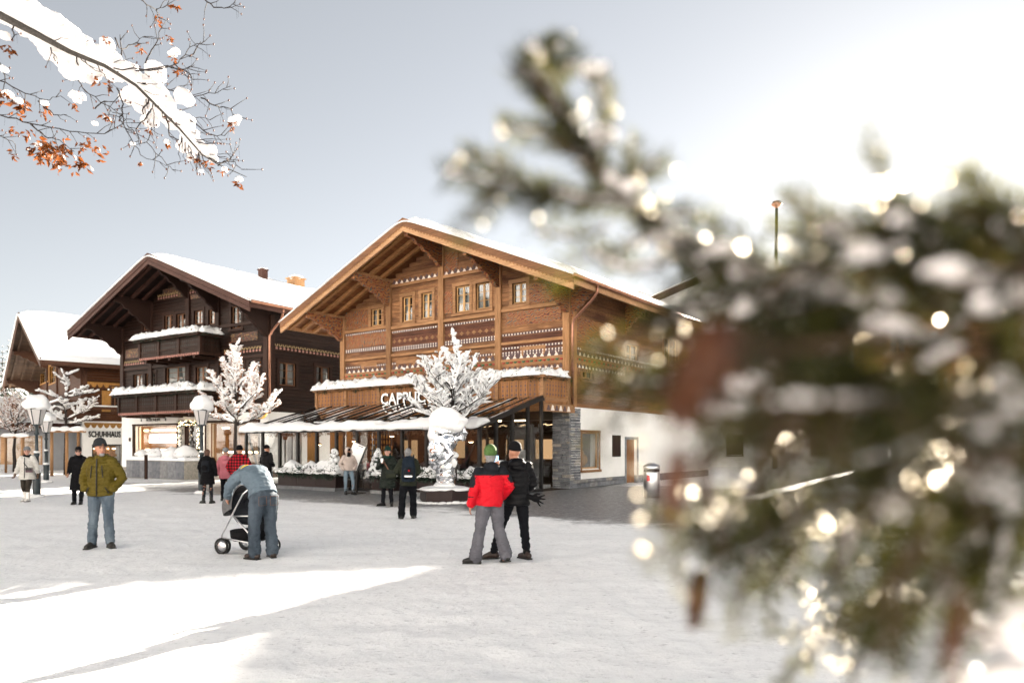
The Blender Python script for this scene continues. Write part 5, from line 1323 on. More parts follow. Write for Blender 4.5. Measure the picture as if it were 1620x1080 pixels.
def snow_cone(label, px, y, H, r, seed, base=0.56, scale=1):
    rr = random.Random(seed); o = thing('potted_conifer', label, 'conifer', FA.W(FA.x_at(px, y), y, base), A_ANG, 'little snow-covered conifers along the terrace')
    m = MB(); m.lathe([(r, .02), (r*1.05, .12), (r*.62, H*.45), (r*.30, H*.8), (.015, H)], n=12)
    m.build('crown', M['needle_dark'], o)
    g = MB()
    for k in range(120):
        z = rr.random()**1.4*H; a = rr.random()*2*PI; q = r*(1-z/H)**.9*1.05+.02; needles_mb(g, (q*math.cos(a), q*math.sin(a), z+.05), 5, .06, rr, .09)
    g.build('sprays', M['needle_dark'], o, 'stuff')
    s = MB()
    for k in range(75):
        z = rr.random()**1.25*H; a = rr.random()*2*PI; q = r*(1-z/H)**.9+.02; e = rr.uniform(.07, .14)*(1.1-.5*z/H)*(H/.95)**.5
        snow_blob(s, (q*math.cos(a), q*math.sin(a), z+.06), (e, e, e*rr.uniform(.7, 1.3)), k, 8, 6, .35)
    snow_blob(s, (0, 0, H*.95), (.06, .06, .12), 2, 8, 6); s.build('snow', M['clump'], o, 'stuff')
snow_cone('little snow-covered conifer left of the person in the beige jacket', 529, PF-.4, .95, .26, 1)
snow_cone('little snow-covered conifer between the menu board and the woman with the cup', 597, PF-.4, .95, .27, 2)
snow_cone('little snow-tipped conifer just right of the green knitted hat', 776, PF+1.5, .8, .22, 3, .5)
snow_cone('white snowy conifer on the floor beside the terrace side glass', 833, PF+3.2, .75, .22, 4, .02)
# round snowy table by the phone photographer
tb = thing('bistro_table', 'black round bistro table with snow on top beside the phone photographer', 'table', FA.W(FA.x_at(788, PF-.5), PF-.5, 0), 0)
m = MB(); m.lathe([(.26, 0), (.24, .03), (.04, .06), (.035, .98), (.1, 1.0)], n=14); m.build('pedestal', M['black_metal'], tb)
m = MB(); m.lathe([(.38, 1.0), (.40, 1.02), (.40, 1.06), (.38, 1.07)], n=20); m.build('tabletop', M['black_metal'], tb)
m = MB(); snow_blob(m, (0, 0, 1.09), (.39, .39, .15), 3, 18, 9); m.build('snow_cap', M['clump'], tb)
# menu board
mb_ = thing('menu_board', 'slanted white menu board with black frame on a black stand beside the terrace', 'menu board', FA.W(FA.x_at(563, PF-1.0), PF-1.0, 0), A_ANG+.25)
tilt = .34
m = MB(); Mx = Matrix.Translation((0, 0, 1.32)) @ Matrix.Rotation(tilt, 4, 'Y') @ Matrix.Rotation(-.15, 4, 'X'); m.obox(Mx, .58, .045, .95); m.build('frame', M['black_metal'], mb_)
m = MB(); m.obox(Mx @ Matrix.Translation((-.02, -.026, 0)), .52, .012, .9); pnl = m.build('panel', M['white_paint'], mb_)
m = MB(); m.obox(Mx @ Matrix.Translation((.06, -.034, .40)), .22, .004, .025); m.obox(Mx @ Matrix.Translation((-.05, -.034, .30)), .1, .004, .012); m.build('faded_print', M['ink'], pnl)
m = MB(); m.box(-.03, .03, .02, .08, .02, 1.0); m.box(-.25, .25, -.2, .25, 0, .03); m.build('stand', M['black_metal'], mb_)
# ------------------------------------------------------------------ hexagonal planter and silver sculpture
hx = G(701, 796.5); hx.y += .72
hp = thing('hexagonal_planter', 'low dark hexagonal planter carrying the silver sculpture', 'planter', hx, .35)
m = MB(); m.lathe([(.78, 0), (.80, .03), (.80, .40), (.76, .41)], n=6, smooth=False); m.build('basin', M['planter'], hp)
m = MB(); snow_blob(m, (0, 0, .40), (.78, .78, .10), 1, 24, 8, .2); snow_blob(m, (-.05, -.1, .46), (.34, .3, .16), 4, 12, 8); m.build('snow_layer', M['clump'], hp)
m = MB()
for k in range(26):
    a = 2*PI*k/26; snow_blob(m, (.86*math.cos(a), .86*math.sin(a), .01), (rr.uniform(.1, .2), rr.uniform(.08, .16), rr.uniform(.03, .08)), k, 8, 6)
m.build('snow_at_foot', M['clump'], hp)
su = thing('silver_sculpture', 'upright mirror-silver animal sculpture with a tall cap of snow on its head', 'sculpture', hx+Vector((.0, 0, .42)), 0)
m = MB()
m.limb([(.02, 0, .0), (.04, 0, .35), (-.02, 0, .75)], [.24, .27, .30]); m.limb([(-.12, .14, .0), (-.15, .14, .5), (-.2, .1, .9)], [.13, .17, .25])
m.limb([(.12, -.12, .55), (.24, -.14, .82), (.12, -.1, .95)], [.16, .15, .22])
m.sphere((-.14, .02, 1.15), (.40, .38, .55), 20, 14); m.sphere((-.30, .05, .85), (.22, .3, .3), 14, 10); m.sphere((.02, -.05, 1.42), (.36, .34, .30), 16, 12); m.sphere((-.05, 0, 1.75), (.42, .38, .35), 16, 12)
m.limb([(.0, -.30, 1.38), (.22, -.36, 1.02), (.05, -.36, .80)], [.10, .09, .07])
m.limb([(.02, -.12, 1.52), (.2, -.16, 1.66), (.38, -.1, 1.80), (.50, -.05, 1.78)], [.11, .12, .15, .12])
m.limb([(.50, -.02, 1.80), (.56, -.02, 1.66), (.54, 0, 1.5)], [.14, .12, .08]); m.limb([(.12, .02, 1.42), (.34, .02, 1.5), (.46, .02, 1.56)], [.15, .10, .06])
body = remesh(m, .026, 2); body.materials.append(M['chrome'])
displace(body, lambda c: .022*nz(c.x, c.y, c.z, 7)+.014*nz(c.x, c.y, c.z, 15))
link_mesh('figure', body, su)
m = MB(); m.sphere((.08, 0, 2.04), (.60, .46, .30), 20, 12, fn=lambda d: 1+.12*nz(d.x, d.y, d.z, 2)); m.sphere((.05, 0, 1.90), (.56, .47, .28), 20, 12); m.sphere((-.30, -.02, 1.68), (.26, .3, .34), 14, 10); m.sphere((-.02, 0, 2.27), (.40, .34, .20), 14, 10); m.sphere((-.22, -.1, 1.55), (.22, .2, .25), 12, 8)
cap = remesh(m, .03, 4); cap.materials.append(M['clump'])
displace(cap, lambda c: .06*nz(c.x, c.y, c.z, 2.6)+.02*nz(c.x, c.y, c.z, 7))
link_mesh('snow_cap', cap, su)
m = MB(); snow_blob(m, (.2, -.22, .98), (.2, .12, .14), 2); snow_blob(m, (.0, -.05, .04), (.36, .34, .10), 4); snow_blob(m, (.26, -.2, .75), (.1, .1, .2), 6); m.build('snow_patch', M['clump'], su, 'stuff')
# ------------------------------------------------------------------ granite troughs in front of the dark chalet
def trough(label, p0, p1, yl, seed, balls):
    x0, x1 = FB.x_at(p0, yl), FB.x_at(p1, yl); L = x1-x0; o = thing('stone_trough', label, 'trough', FB.W(x0, yl, 0), B_ANG, 'granite troughs in front of the dark chalet')
    h = .95; m = MB(); m.prism([(0, 0), (L, 0), (L-.12, 1.0), (.12, 1.0)], 'z', 0, h); m.build('basin', M['granite'], o)
    for k in range(4):
        q = MB(); q.box(.03+k*(L-.06)/4+.006, .03+(k+1)*(L-.06)/4-.006, -.03, -.002, .03, h-.03); q.build('slab', M['stone'], o)
    snow_sheet('snow_layer', o, (-.06, -.06, h), (L+.12, 0, 0), (0, 1.05, 0), 24, 12, .2, round_=.2, lump=.7, seed=seed)
    for (bx, r) in balls:
        b = thing('snowy_bush', ('left ' if bx == balls[0][0] else 'right ')+'round snow-covered bush in the '+label.split(' in front')[0].split('heaped')[0].strip(), 'bush', FB.W(x0+bx*L, yl+.5, h), B_ANG, 'round snowy bushes in the granite troughs')
        rr = random.Random(seed); t = MB()
        for k in range(160):
            d = Vector((rr.gauss(0, 1), rr.gauss(0, 1), rr.gauss(0, .8))).normalized(); t.add([d*r*.8+d.orthogonal()*.02, d*r*.8-d.orthogonal()*.02, d*r*rr.uniform(1., 1.22)+Vector((0, 0, .0))], [(0, 1, 2)])
        t.v = [(x, y, abs(z)+.1) for x, y, z in t.v]; t.build('twigs', M['bark'], b, 'stuff')
        m = MB(); snow_blob(m, (0, 0, r*.55), (r, r, r*.8), seed+bx, 18, 12, .25, 1.6, -.3); m.build('snow_dome', M['clump'], b)
trough('left granite trough heaped with snow in front of the shop window', 200, 243, -4.1, 3, ((.28, .42), (.72, .46)))
trough('right granite trough heaped with snow in front of the shop door', 241, 292, -4.1, 5, ((.32, .5), (.76, .55)))
bp = thing('iron_post', 'short dark iron post between the two granite troughs', 'post', FB.W(FB.x_at(231, -4.6), -4.6, 0), 0); m = MB(); m.box(-.06, .06, -.06, .06, 0, 1.25); m.build('post', M['b_post'], bp)
# ------------------------------------------------------------------ steel bin on the right
bn = thing('litter_bin', 'cylindrical stainless steel litter bin with red tag right of the stone pillar', 'bin', G(1031, 786), -.3)
m = MB(); m.lathe([(.25, .0), (.27, .02), (.27, .82), (.26, .84)], n=24); m.build('drum', M['steel'], bn)
m = MB(); m.lathe([(.27, .93), (.28, .95), (.27, 1.06), (.1, 1.13), (.01, 1.14)], n=24); m.build('lid', M['steel'], bn)
m = MB()
for k in range(4): a = k*PI/2+.4; m.box(.24*math.cos(a)-.03, .24*math.cos(a)+.03, .24*math.sin(a)-.03, .24*math.sin(a)+.03, .84, .93)
m.lathe([(.2, .84), (.2, .93)], n=16); m.build('inner_liner', M['black_metal'], bn)
m = MB(); m.box(-.13, -.03, -.285, -.255, .55, .74); m.build('red_tag', plain('red_enamel', (.5, .02, .03), .4), bn)
# ------------------------------------------------------------------ people
M['skin'] = plain('skin', (.36, .17, .11), .55, 0, .4, .1, 12, .1)
M['skin_pale'] = plain('skin_pale', (.42, .235, .18), .55, 0, .4, .1, 12, .1)
M['eye'] = plain('eye_dark', (.02, .015, .012), .2)
M['lip'] = plain('lip', (.36, .09, .08), .5)
M['hair_brown'] = plain('hair_brown', (.07, .03, .018), .6, 0, .4, .4, 40, .6)
M['hair_grey'] = plain('hair_grey', (.17, .17, .175), .65, 0, .4, .4, 40, .6)
M['black_cloth'] = mk_cloth('black_cloth', (.0035, .0035, .0045)); M['black_puff'] = mk_cloth('black_puffer', (.003, .003, .004), rough=.5)
M['olive'] = mk_cloth('olive_puffer', (.075, .056, .007), .12, .6); M['white_puff'] = mk_cloth('white_puffer', (.46, .45, .43), .08, .6)
M['pink'] = mk_cloth('pink_jacket', (.36, .115, .14)); M['red'] = mk_cloth('red_softshell', (.40, .004, .012), .12, .55); M['charcoal'] = mk_cloth('charcoal_cloth', (.009, .0105, .014))
M['bluegrey'] = mk_cloth('bluegrey_jacket', (.085, .115, .145), .12, .7); M['beige'] = mk_cloth('beige_jacket', (.40, .335, .305), .1, .7); M['dkgreen'] = mk_cloth('darkgreen_coat', (.007, .0105, .008), .2, .5)
M['loden'] = mk_cloth('loden_jacket', (.018, .021, .014)); M['plaid'] = mk_plaid('red_black_plaid')
M['jeans'] = mk_denim('washed_jeans', (.05, .07, .095), (.14, .175, .21)); M['jeans_dark'] = mk_denim('dark_jeans', (.022, .032, .045), (.058, .076, .098)); M['jeans_light'] = mk_denim('light_jeans', (.11, .155, .20), (.22, .28, .34))
M['trouser_brown'] = mk_cloth('brown_trousers', (.03, .025, .02)); M['trouser_grey'] = mk_cloth('grey_trousers', (.085, .085, .10), .15); M['trouser_black'] = mk_cloth('black_trousers', (.0035, .004, .006))
M['boot_white'] = plain('white_boot', (.62, .60, .58), .6); M['boot_black'] = plain('black_boot', (.004, .004, .004), .5); M['boot_brown'] = plain('brown_boot', (.022, .012, .009), .5); M['boot_grey'] = plain('grey_boot', (.022, .020, .018), .6)
M['knit_grey'] = plain('grey_knit', (.15, .155, .165), .9, 0, .2, .25, 60, .6); M['knit_dark'] = plain('dark_knit', (.019, .021, .025), .9, 0, .2, .25, 60, .6); M['knit_green'] = plain('green_knit', (.06, .115, .035), .9, 0, .2, .4, 50, .8); M['knit_forest'] = plain('forest_knit', (.005, .024, .018), .9, 0, .2, .3, 50, .7)
M['yellow'] = plain('yellow_trim', (.65, .48, .03), .6); M['leather'] = plain('brown_leather', (.10, .035, .014), .5); M['navy'] = mk_cloth('navy_pack', (.007, .012, .02)); M['glove_brown'] = plain('brown_glove', (.09, .05, .03), .8)
M['tyre'] = plain('rubber', (.006, .006, .006), .7); M['alu'] = plain('brushed_alu', (.6, .6, .62), .3, 1.0, .5, .08)

J0 = dict(pel=(0, 0, .95), wst=(0, 0, 1.10), chs=(0, .0, 1.28), nck=(0, -.01, 1.45), hd=(0, .015, 1.605),
          shL=(-.175, 0, 1.40), shR=(.175, 0, 1.40), elL=(-.235, -.03, 1.13), elR=(.235, -.03, 1.13), wrL=(-.25, .05, .89), wrR=(.25, .05, .89),
          hpL=(-.09, 0, .90), hpR=(.09, 0, .90), knL=(-.105, .03, .50), knR=(.105, .03, .50), anL=(-.11, 0, .09), anR=(.11, 0, .09), toL=(-.13, .17, .035), toR=(.13, .17, .035))
def spine_rings(mb, J, stations, n=18):
    """stations: (t along pelvis-waist-chest-neck 0..3, rx, ry, extra drop) lofted along the bent spine"""
    pts = [Vector(J[k]) for k in ('pel', 'wst', 'chs', 'nck')]; rings = []
    right = (Vector(J['shR'])-Vector(J['shL'])); right = (right.normalized()+Vector((1, 0, 0))).normalized()
    for st in stations:
        t, rx, ry = st[:3]
        if t < 0: d = Vector((0, 0, -1)); p = pts[0]+d*(-t); tan = (pts[1]-pts[0]).normalized(); tan = (Vector((0, 0, 1))*.7+tan*.3).normalized()
        else:
            k = min(2, int(t)); f = t-k; p = pts[k].lerp(pts[k+1], f); tan = (pts[k+1]-pts[k]).normalized()
            if k < 2: tan = tan.lerp((pts[k+2]-pts[k+1]).normalized(), f*.5)
            if k > 0: tan = tan.lerp((pts[k]-pts[k-1]).normalized(), (1-f)*.5)
        ay = tan.cross(right).normalized(); ax = ay.cross(tan).normalized()
        off = Vector(st[3]) if len(st) > 3 else Vector((0, 0, 0))
        rings.append((p+off, rx, ry, ax, ay))
    mb.loft(rings, n); return mb
def finger_hand(mb, w, d, side, curl=.5, spread=.28, s=1.0, up=None):
    """palm, four unequal bent fingers and a thumb; w wrist point, d hand direction, side = direction towards the thumb"""
    w, d = Vector(w), Vector(d).normalized(); sd = Vector(side); sd = (sd-d*sd.dot(d)).normalized(); nrm = d.cross(sd)
    if up is not None and nrm.dot(Vector(up)) < 0: nrm = -nrm
    M3 = Matrix((sd, d, nrm)).transposed()
    mb.sphere(w+d*.045*s, (.042*s, .055*s, .018*s), 12, 8, M=M3)
    for k, L in enumerate((.070, .080, .074, .058)):
        off = sd*(.030-.020*k)*s; p = w+d*.082*s+off; dd = (d+sd*(.5-k*.33)*spread).normalized(); pts = [p-dd*.02*s, p]; c = 0
        for j in range(3):
            c += curl*(.5, .9, .7)[j]; q = dd*math.cos(c)+nrm*math.sin(c); pts.append(pts[-1]+q*L*s*(.42, .32, .26)[j])
        mb.limb(pts, [.011*s, .0105*s, .010*s, .0095*s, .008*s], 8)
    p = w+d*.02*s+sd*.03*s; mb.limb([p, p+(sd*.8+d*.7).normalized()*.035*s, p+(sd*.55+d*.9+nrm*curl*.4).normalized()*.07*s], [.014*s, .012*s, .009*s], 8)
def person(label, loc, h, H, top, top_mat, leg_mat, boot_mat, J=None, face=0.0, nod=0.0, hem=-.10, flare=1.0, puff=None, puff_len=.09, bulk=1.0, hat=None, hair=None, hood=None, boots='shoe',
           skin='skin', hands=(1, 1), gloves=None, matfn=None, leg_w=1.0, shades=False, group='people on the snowy square', seed=0, collar=True, scarf=None, eyes=True, sleeve=1.0, longcoat=False, cuff=0.0):
    o = thing('person', label, 'person', loc, h, group); o.scale = (H/1.75,)*3
    j = dict(J0); j.update(J or {}); V = {k: Vector(v) for k, v in j.items()}
    hd = V['hd']; R = Matrix.Rotation(face, 3, 'Z') @ Matrix.Rotation(nod, 3, 'X')
    hp = lambda x, y, z: hd+R @ Vector((x, y, z))
    # --- body
    b = MB()
    spine_rings(b, j, [(-.06, .12, .10), (0, .15, .115), (.5, .145, .105), (1, .14, .10), (1.6, .155, .11), (2, .165, .115), (2.5, .14, .095), (3, .065, .06)])
    b.limb([V['nck']-Vector((0, 0, .05)), V['nck'].lerp(hd, .6)], [.058, .052])
    b.sphere(hd+R @ Vector((0, -.012, .025)), (.076, .092, .095), 18, 12, M=R); b.sphere(hp(0, .03, -.045), (.058, .062, .072), 14, 10, M=R)
    b.limb([hp(0, .078, .012), hp(0, .104, -.022)], [.011, .015], 8); b.sphere(hp(0, .065, -.10), (.028, .024, .022), 10, 8)
    for s in (-1, 1):
        b.sphere(hp(s*.079, -.008, -.005), (.010, .024, .034), 8, 6, M=R)
        S = 'L' if s < 0 else 'R'
        b.limb([V['sh'+S], V['el'+S], V['wr'+S]], [.05, .041, .029]); b.limb([V['hp'+S], V['kn'+S], V['an'+S]], [.085, .056, .04]); b.limb([V['an'+S]-Vector((0, 0, .03)), V['to'+S]], [.042, .032])
        hx_ = hands[0 if s < 0 else 1]
        if hx_:
            d = V['wr'+S]-V['el'+S]; sdv = Vector((0, 1, 0)); cu = .45
            if isinstance(hx_, dict): d = Vector(hx_.get('d', d)); sdv = Vector(hx_.get('s', sdv)); cu = hx_.get('c', cu)
            finger_hand(b, V['wr'+S], d, sdv, cu, up=hx_.get('n') if isinstance(hx_, dict) else None)
    me = remesh(b, .0105, 2); me.materials.append(M[skin]); link_mesh('body', me, o)
    if eyes:
        for s in (-1, 1):
            q = MB(); q.sphere(hp(s*.031, .078, .018), (.013, .008, .008), 8, 6, M=R); q.build('eye', M['eye'], o)
        q = MB(); q.sphere(hp(0, .088, -.062), (.024, .008, .007), 8, 6, M=R); q.build('mouth', M['lip'], o)
        q = MB()
        for s in (-1, 1): q.limb([hp(s*.015, .088, .038), hp(s*.048, .076, .038)], [.006, .005], 6)
        q.build('brows', M['hair_brown' if not hair else hair], o)
    if shades:
        q = MB()
        for s in (-1, 1): q.sphere(hp(s*.033, .087, .016), (.030, .012, .024), 10, 8, M=R); q.beam(hp(s*.06, .08, .022), hp(s*.085, -.01, .02), .008, .008)
        q.build('sunglasses', M['ink'], o)
    # --- trousers
    t = MB(); w = leg_w
    spine_rings(t, j, [(-.10, .10, .09), (-.03, .165*w, .125*w), (.3, .165*w, .12*w), (.7, .155*w, .115)])
    for S in 'LR':
        k, a = V['kn'+S], V['an'+S]; lo = a.lerp(k, .05 if boots != 'high' else .5)
        t.limb([V['hp'+S], V['hp'+S].lerp(k, .5), k, k.lerp(lo, .5), lo], [.105*w, .092*w, .074*w, .066*w*(1+cuff*.4), .060*w*(1+cuff)])
    me = remesh(t, .0125, 3)
    displace(me, lambda c:   .011*nz(c.x+seed, c.y, c.z*1.8, 10)+.009*nz(c.x, c.y+seed, c.z*3, 16)*(1.6 if c.z < .35 else .7))
    me.materials.append(M[leg_mat]); link_mesh('trousers', me, o)
    # --- shoes or boots
    for S in 'LR':
        q = MB(); a, tt = V['an'+S], V['to'+S]; f = (tt-a); f.z = 0; f = f.normalized() if f.length > 1e-3 else Vector((0, 1, 0)); zt = tt.z-.035
        q.limb([a-f*.045+Vector((0, 0, -.035)), a+f*.06+Vector((0, 0, -.035)), tt], [.052, .050, .040]); q.limb([a+Vector((0, 0, -.03)), a.lerp(V['kn'+S], .12 if boots == 'shoe' else .26 if boots == 'boot' else .5)], [.052, .054 if boots != 'high' else .066])
        zb = min(a.z-.085, tt.z-.038)
        me = remesh(q, .011, 2)
        me.materials.append(M[boot_mat]); link_mesh('boot', me, o)
        q = MB(); c = (a+tt)/2; q.beam(a-f*.09+Vector((0, 0, -.078)), tt+f*.03+Vector((0, 0, -.028)), .085, .022); q.build('sole', M['ink'], o)
    # --- jacket or coat
    c_ = MB(); bk = bulk
    if longcoat: low = [(hem, .20*flare*bk, .165*flare*bk), (hem*.5, .195*bk*(1+(flare-1)*.5), .155*bk)]
    else: low = [(hem, .178*bk*flare, .140*bk*flare), (hem*.4, .182*bk, .142*bk)]
    spine_rings(c_, j, low+[(.1, .180*bk, .140*bk), (.6, .172*bk, .134*bk), (1, .172*bk, .134*bk), (1.5, .186*bk, .140*bk), (2, .195*bk, .14*bk), (2.45, .165*bk, .12*bk), (2.8, .105*bk, .09*bk), (3.05, .085, .08)])
    for s in (-1, 1):
        S = 'L' if s < 0 else 'R'; sh, el, wr = V['sh'+S], V['el'+S], V['wr'+S]
        c_.limb([sh+Vector((-s*.02, 0, -.01)), sh.lerp(el, .5), el, el.lerp(wr, .5), wr.lerp(el, .06)], [q*sleeve*bk for q in (.082, .074, .066, .060, .054)])
    if collar: c_.tube([V['nck']-Vector((0, 0, .06)), V['nck']+Vector((0, 0, .05))], [.10, .082], 14)
    if hood == 'down':
        c_.sphere(V['nck']+Vector((0, -.09, -.02)), (.135, .085, .10), 14, 10); c_.sphere(V['nck']+Vector((0, -.03, .02)), (.12, .09, .06), 14, 8)
    me = remesh(c_, .0125, 3)
    pelz = V['pel'].z+hem
    def dsp(q):
        d = .010*nz(q.x+seed, q.y, q.z*1.7, 8)+.009*nz(q.x*.8, q.y*.8+seed, q.z*2.4, 17)
        if puff: d += puff*(abs(math.sin(PI*(q.z-pelz)/puff_len+.25*nz(q.x, q.y, seed, 6)))**.7-.5)
        return d
    displace(me, dsp)
    mats = top_mat if isinstance(top_mat, (list, tuple)) else [top_mat]
    for m_ in mats: me.materials.append(M[m_])
    if matfn:
        for p in me.polygons: p.material_index = matfn(p.center, p.normal)
    link_mesh(top, me, o)
    if hood == 'up':
        q = MB(); q.sphere(hp(0, -.03, .02), (.125, .135, .145), 20, 14, M=R); q.limb([hp(-.09, .03, -.12), hp(-.10, .075, -.02), hp(-.06, .085, .10), hp(.06, .085, .10), hp(.10, .075, -.02), hp(.09, .03, -.12)], [.034]*6, 10)
        cut = hp(0, .085, 0); fw = R @ Vector((0, 1, 0))
        me = remesh(q, .012, 2); me.materials.append(M[mats[0]])
        for v in me.vertices:
            loc = R.transposed() @ (v.co-hd)
            r2 = (loc.x/.085)**2+((loc.z-.0)/.125)**2
            if loc.y > -.02 and r2 < 1: loc.y = -.02-.02*(1-r2); v.co = hd+R @ loc
        link_mesh('hood', me, o)
    if gloves:
        for s, on in ((-1, gloves[1]), (1, gloves[2])):
            if not on: continue
            S = 'L' if s < 0 else 'R'; q = MB(); finger_hand(q, V['wr'+S]+Vector((0, 0, .0)), V['wr'+S]-V['el'+S], (0, 1, 0), .5, s=1.22); q.limb([V['wr'+S].lerp(V['el'+S], .1), V['wr'+S]+(V['wr'+S]-V['el'+S]).normalized()*.03], [.045, .042]); me = remesh(q, .010, 1); me.materials.append(M[gloves[0]]); link_mesh('glove', me, o)
    if hat:
        q = MB(); R0 = R; R = R @ Matrix.Rotation(.16, 3, 'X'); c0 = hd+R0 @ Vector((0, -.016, .046)); hm, fold = hat[0], hat[1]
        prof = [(.094, -.005), (.099, .02), (.098, .05), (.088, .085), (.066, .112), (.035, .128), (.006, .134)]
        prof = [(r*(1.0 if len(hat) < 3 else hat[2]), z*(1.0 if len(hat) < 4 else hat[3])) for r, z in prof]
        a0 = len(q.v); q.lathe(prof, n=20); q.lathe([(.094, -.012), (.105, -.008), (.107, .03), (.103, .042), (.096, .044)] if fold else [(.094, -.01), (.099, 0), (.099, .015)], n=20)
        q.v = [c0+R @ Vector((x*.92, y*1.08, z)) for x, y, z in q.v]
        q.build('hat', M[hm], o); R = R0
        if hat[1] == 'cap':
            q = MB(); q.sphere(hp(0, .12, .035), (.07, .06, .010), 12, 8, M=R); q.build('cap_peak', M[hm], o)
    if hair:
        q = MB(); q.sphere(hp(0, -.026, .034), (.088, .096, .102), 18, 12, M=R, fn=lambda d: 1+.05*nz(d.x+seed, d.y, d.z, 6)); q.sphere(hp(0, -.05, -.04), (.074, .056, .06), 14, 10, M=R)
        if hair == 'hair_brown': q.sphere(hp(0, -.05, -.09), (.07, .055, .10), 12, 10, M=R)
        me = remesh(q, .011, 2); me.materials.append(M[hair])
        displace(me, lambda c: .006*nz(c.x, c.y, c.z, 40))
        link_mesh('hair', me, o)
    if scarf:
        q = MB(); n = 16; q.tube([V['nck']+Vector((.085*math.cos(2*PI*k/n), .075*math.sin(2*PI*k/n)+.01, .02+.015*math.sin(4*PI*k/n))) for k in range(n+1)], .04, 8); q.build('scarf', M[scarf], o)
    return o, V, hp
def strap(o, pts, w=.03, mat='black_cloth', name='strap'):
    m = MB()
    for a, b in zip(pts, pts[1:]): m.beam(a, b, w, .012, (0, 1, 0))
    m.build(name, M[mat], o)
def put(px, py): return G(px, py)
face_cam = PI
# 1 woman in white
pc = put(43, 793); o, V, hp = person('woman in a white puffer coat, grey knit hat and white boots walking forward', pc, PI+.18, 1.66, 'coat', 'white_puff', 'trouser_brown', 'boot_white',
    dict(elL=(-.27, -.02, 1.13), wrL=(-.33, .05, .91), elR=(.26, -.03, 1.13), wrR=(.31, .04, .91), anL=(-.09, .15, .09), toL=(-.10, .32, .05), knL=(-.09, .14, .50), anR=(.10, -.12, .10), toR=(.12, .05, .035), knR=(.10, .02, .50)), face=.3, hem=-.24, flare=1.12, puff=.016, puff_len=.10, bulk=1.12, hat=('knit_grey', True), gloves=('glove_brown', 1, 1), hood='down', boots='high', scarf='black_cloth', seed=1, hands=(0, 0), longcoat=True, skin='skin_pale')
strap(o, [(.12, .02, 1.40), (.02, .172, 1.25), (-.12, .18, 1.05), (-.19, .12, .95)], .02)
m = MB(); m.limb([(0, .168, 1.42), (0, .185, 1.2), (0, .19, .95), (0, .185, .72)], [.011]*4, 6); m.build('zip', M['charcoal'], o)
pu = thing('handbag', 'small dark purple crossbody bag on the white puffer coat', 'bag', pc, PI+.18)
m = MB(); m.box(-.24, -.07, .20, .27, .90, 1.04); m.build('pouch', plain('plum_leather', (.06, .02, .04), .4), pu); m = MB(); m.box(-.24, -.07, .271, .28, .96, 1.04); m.build('flap', M['boot_black'], pu)
# 2 woman in black with sunglasses
person('woman in a long black coat, black headband and sunglasses behind the olive jacket', put(124, 797), PI+.35, 1.66, 'coat', 'black_cloth', 'trouser_black', 'boot_black', dict(wrL=(-.2, .14, 1.0), wrR=(.24, .10, .95), anL=(-.09, .12, .09), toL=(-.1, .28, .04)), face=.1, hem=-.52, flare=1.2, longcoat=True, bulk=1.02, hat=('black_cloth', False), hair='hair_brown', shades=True, boots='boot', scarf='black_cloth', skin='skin_pale', seed=2, eyes=True, hood='down')
# 3 man in olive
po = put(160, 866); pin = dict(elL=(-.30, -.06, 1.12), wrL=(-.22, .10, .95), elR=(.29, -.07, 1.12), wrR=(.21, .09, .95))
o, V, hp = person('man in an olive green padded jacket and dark grey beanie with hands in pockets', po, PI+.12, 1.80, 'jacket', 'olive', 'jeans', 'boot_grey', dict(pin, anL=(-.15, .02, .09), toL=(-.25, .16, .04), knL=(-.13, .05, .50), anR=(.14, .0, .09), toR=(.15, .17, .035), hpL=(-.10, 0, .90), hd=(.0, .03, 1.605)), face=.75, hem=-.11, puff=.010, puff_len=.062, bulk=1.14, hat=('knit_dark', True, 1.02, 1.05), hood='down', hands=(0, 0), leg_w=1.0, seed=3, cuff=.25)
m = MB(); m.limb([(0, .155, 1.44), (0, .166, 1.25), (0, .168, 1.05), (0, .164, .86)], [.011]*4, 6); m.build('zip', M['ink'], o)
m = MB()
for s in (-1, 1): m.limb([(s*.075, .158, 1.33), (s*.092, .162, 1.15)], [.009, .009], 6); m.limb([(s*.13, .155, .98), (s*.17, .135, .90)], [.010, .010], 6)
m.build('pocket_zips', M['ink'], o)
m = MB(); m.sphere(hp(.0, .105, .065), (.018, .012, .018), 10, 6); m.build('hat_badge', M['leather'], o)
m = MB(); m.sphere(hp(0, .062, -.09), (.045, .035, .035), 12, 8, fn=lambda d: 1+.1*nz(d.x, d.y, d.z, 9)); m.build('stubble', M['hair_grey'], o)
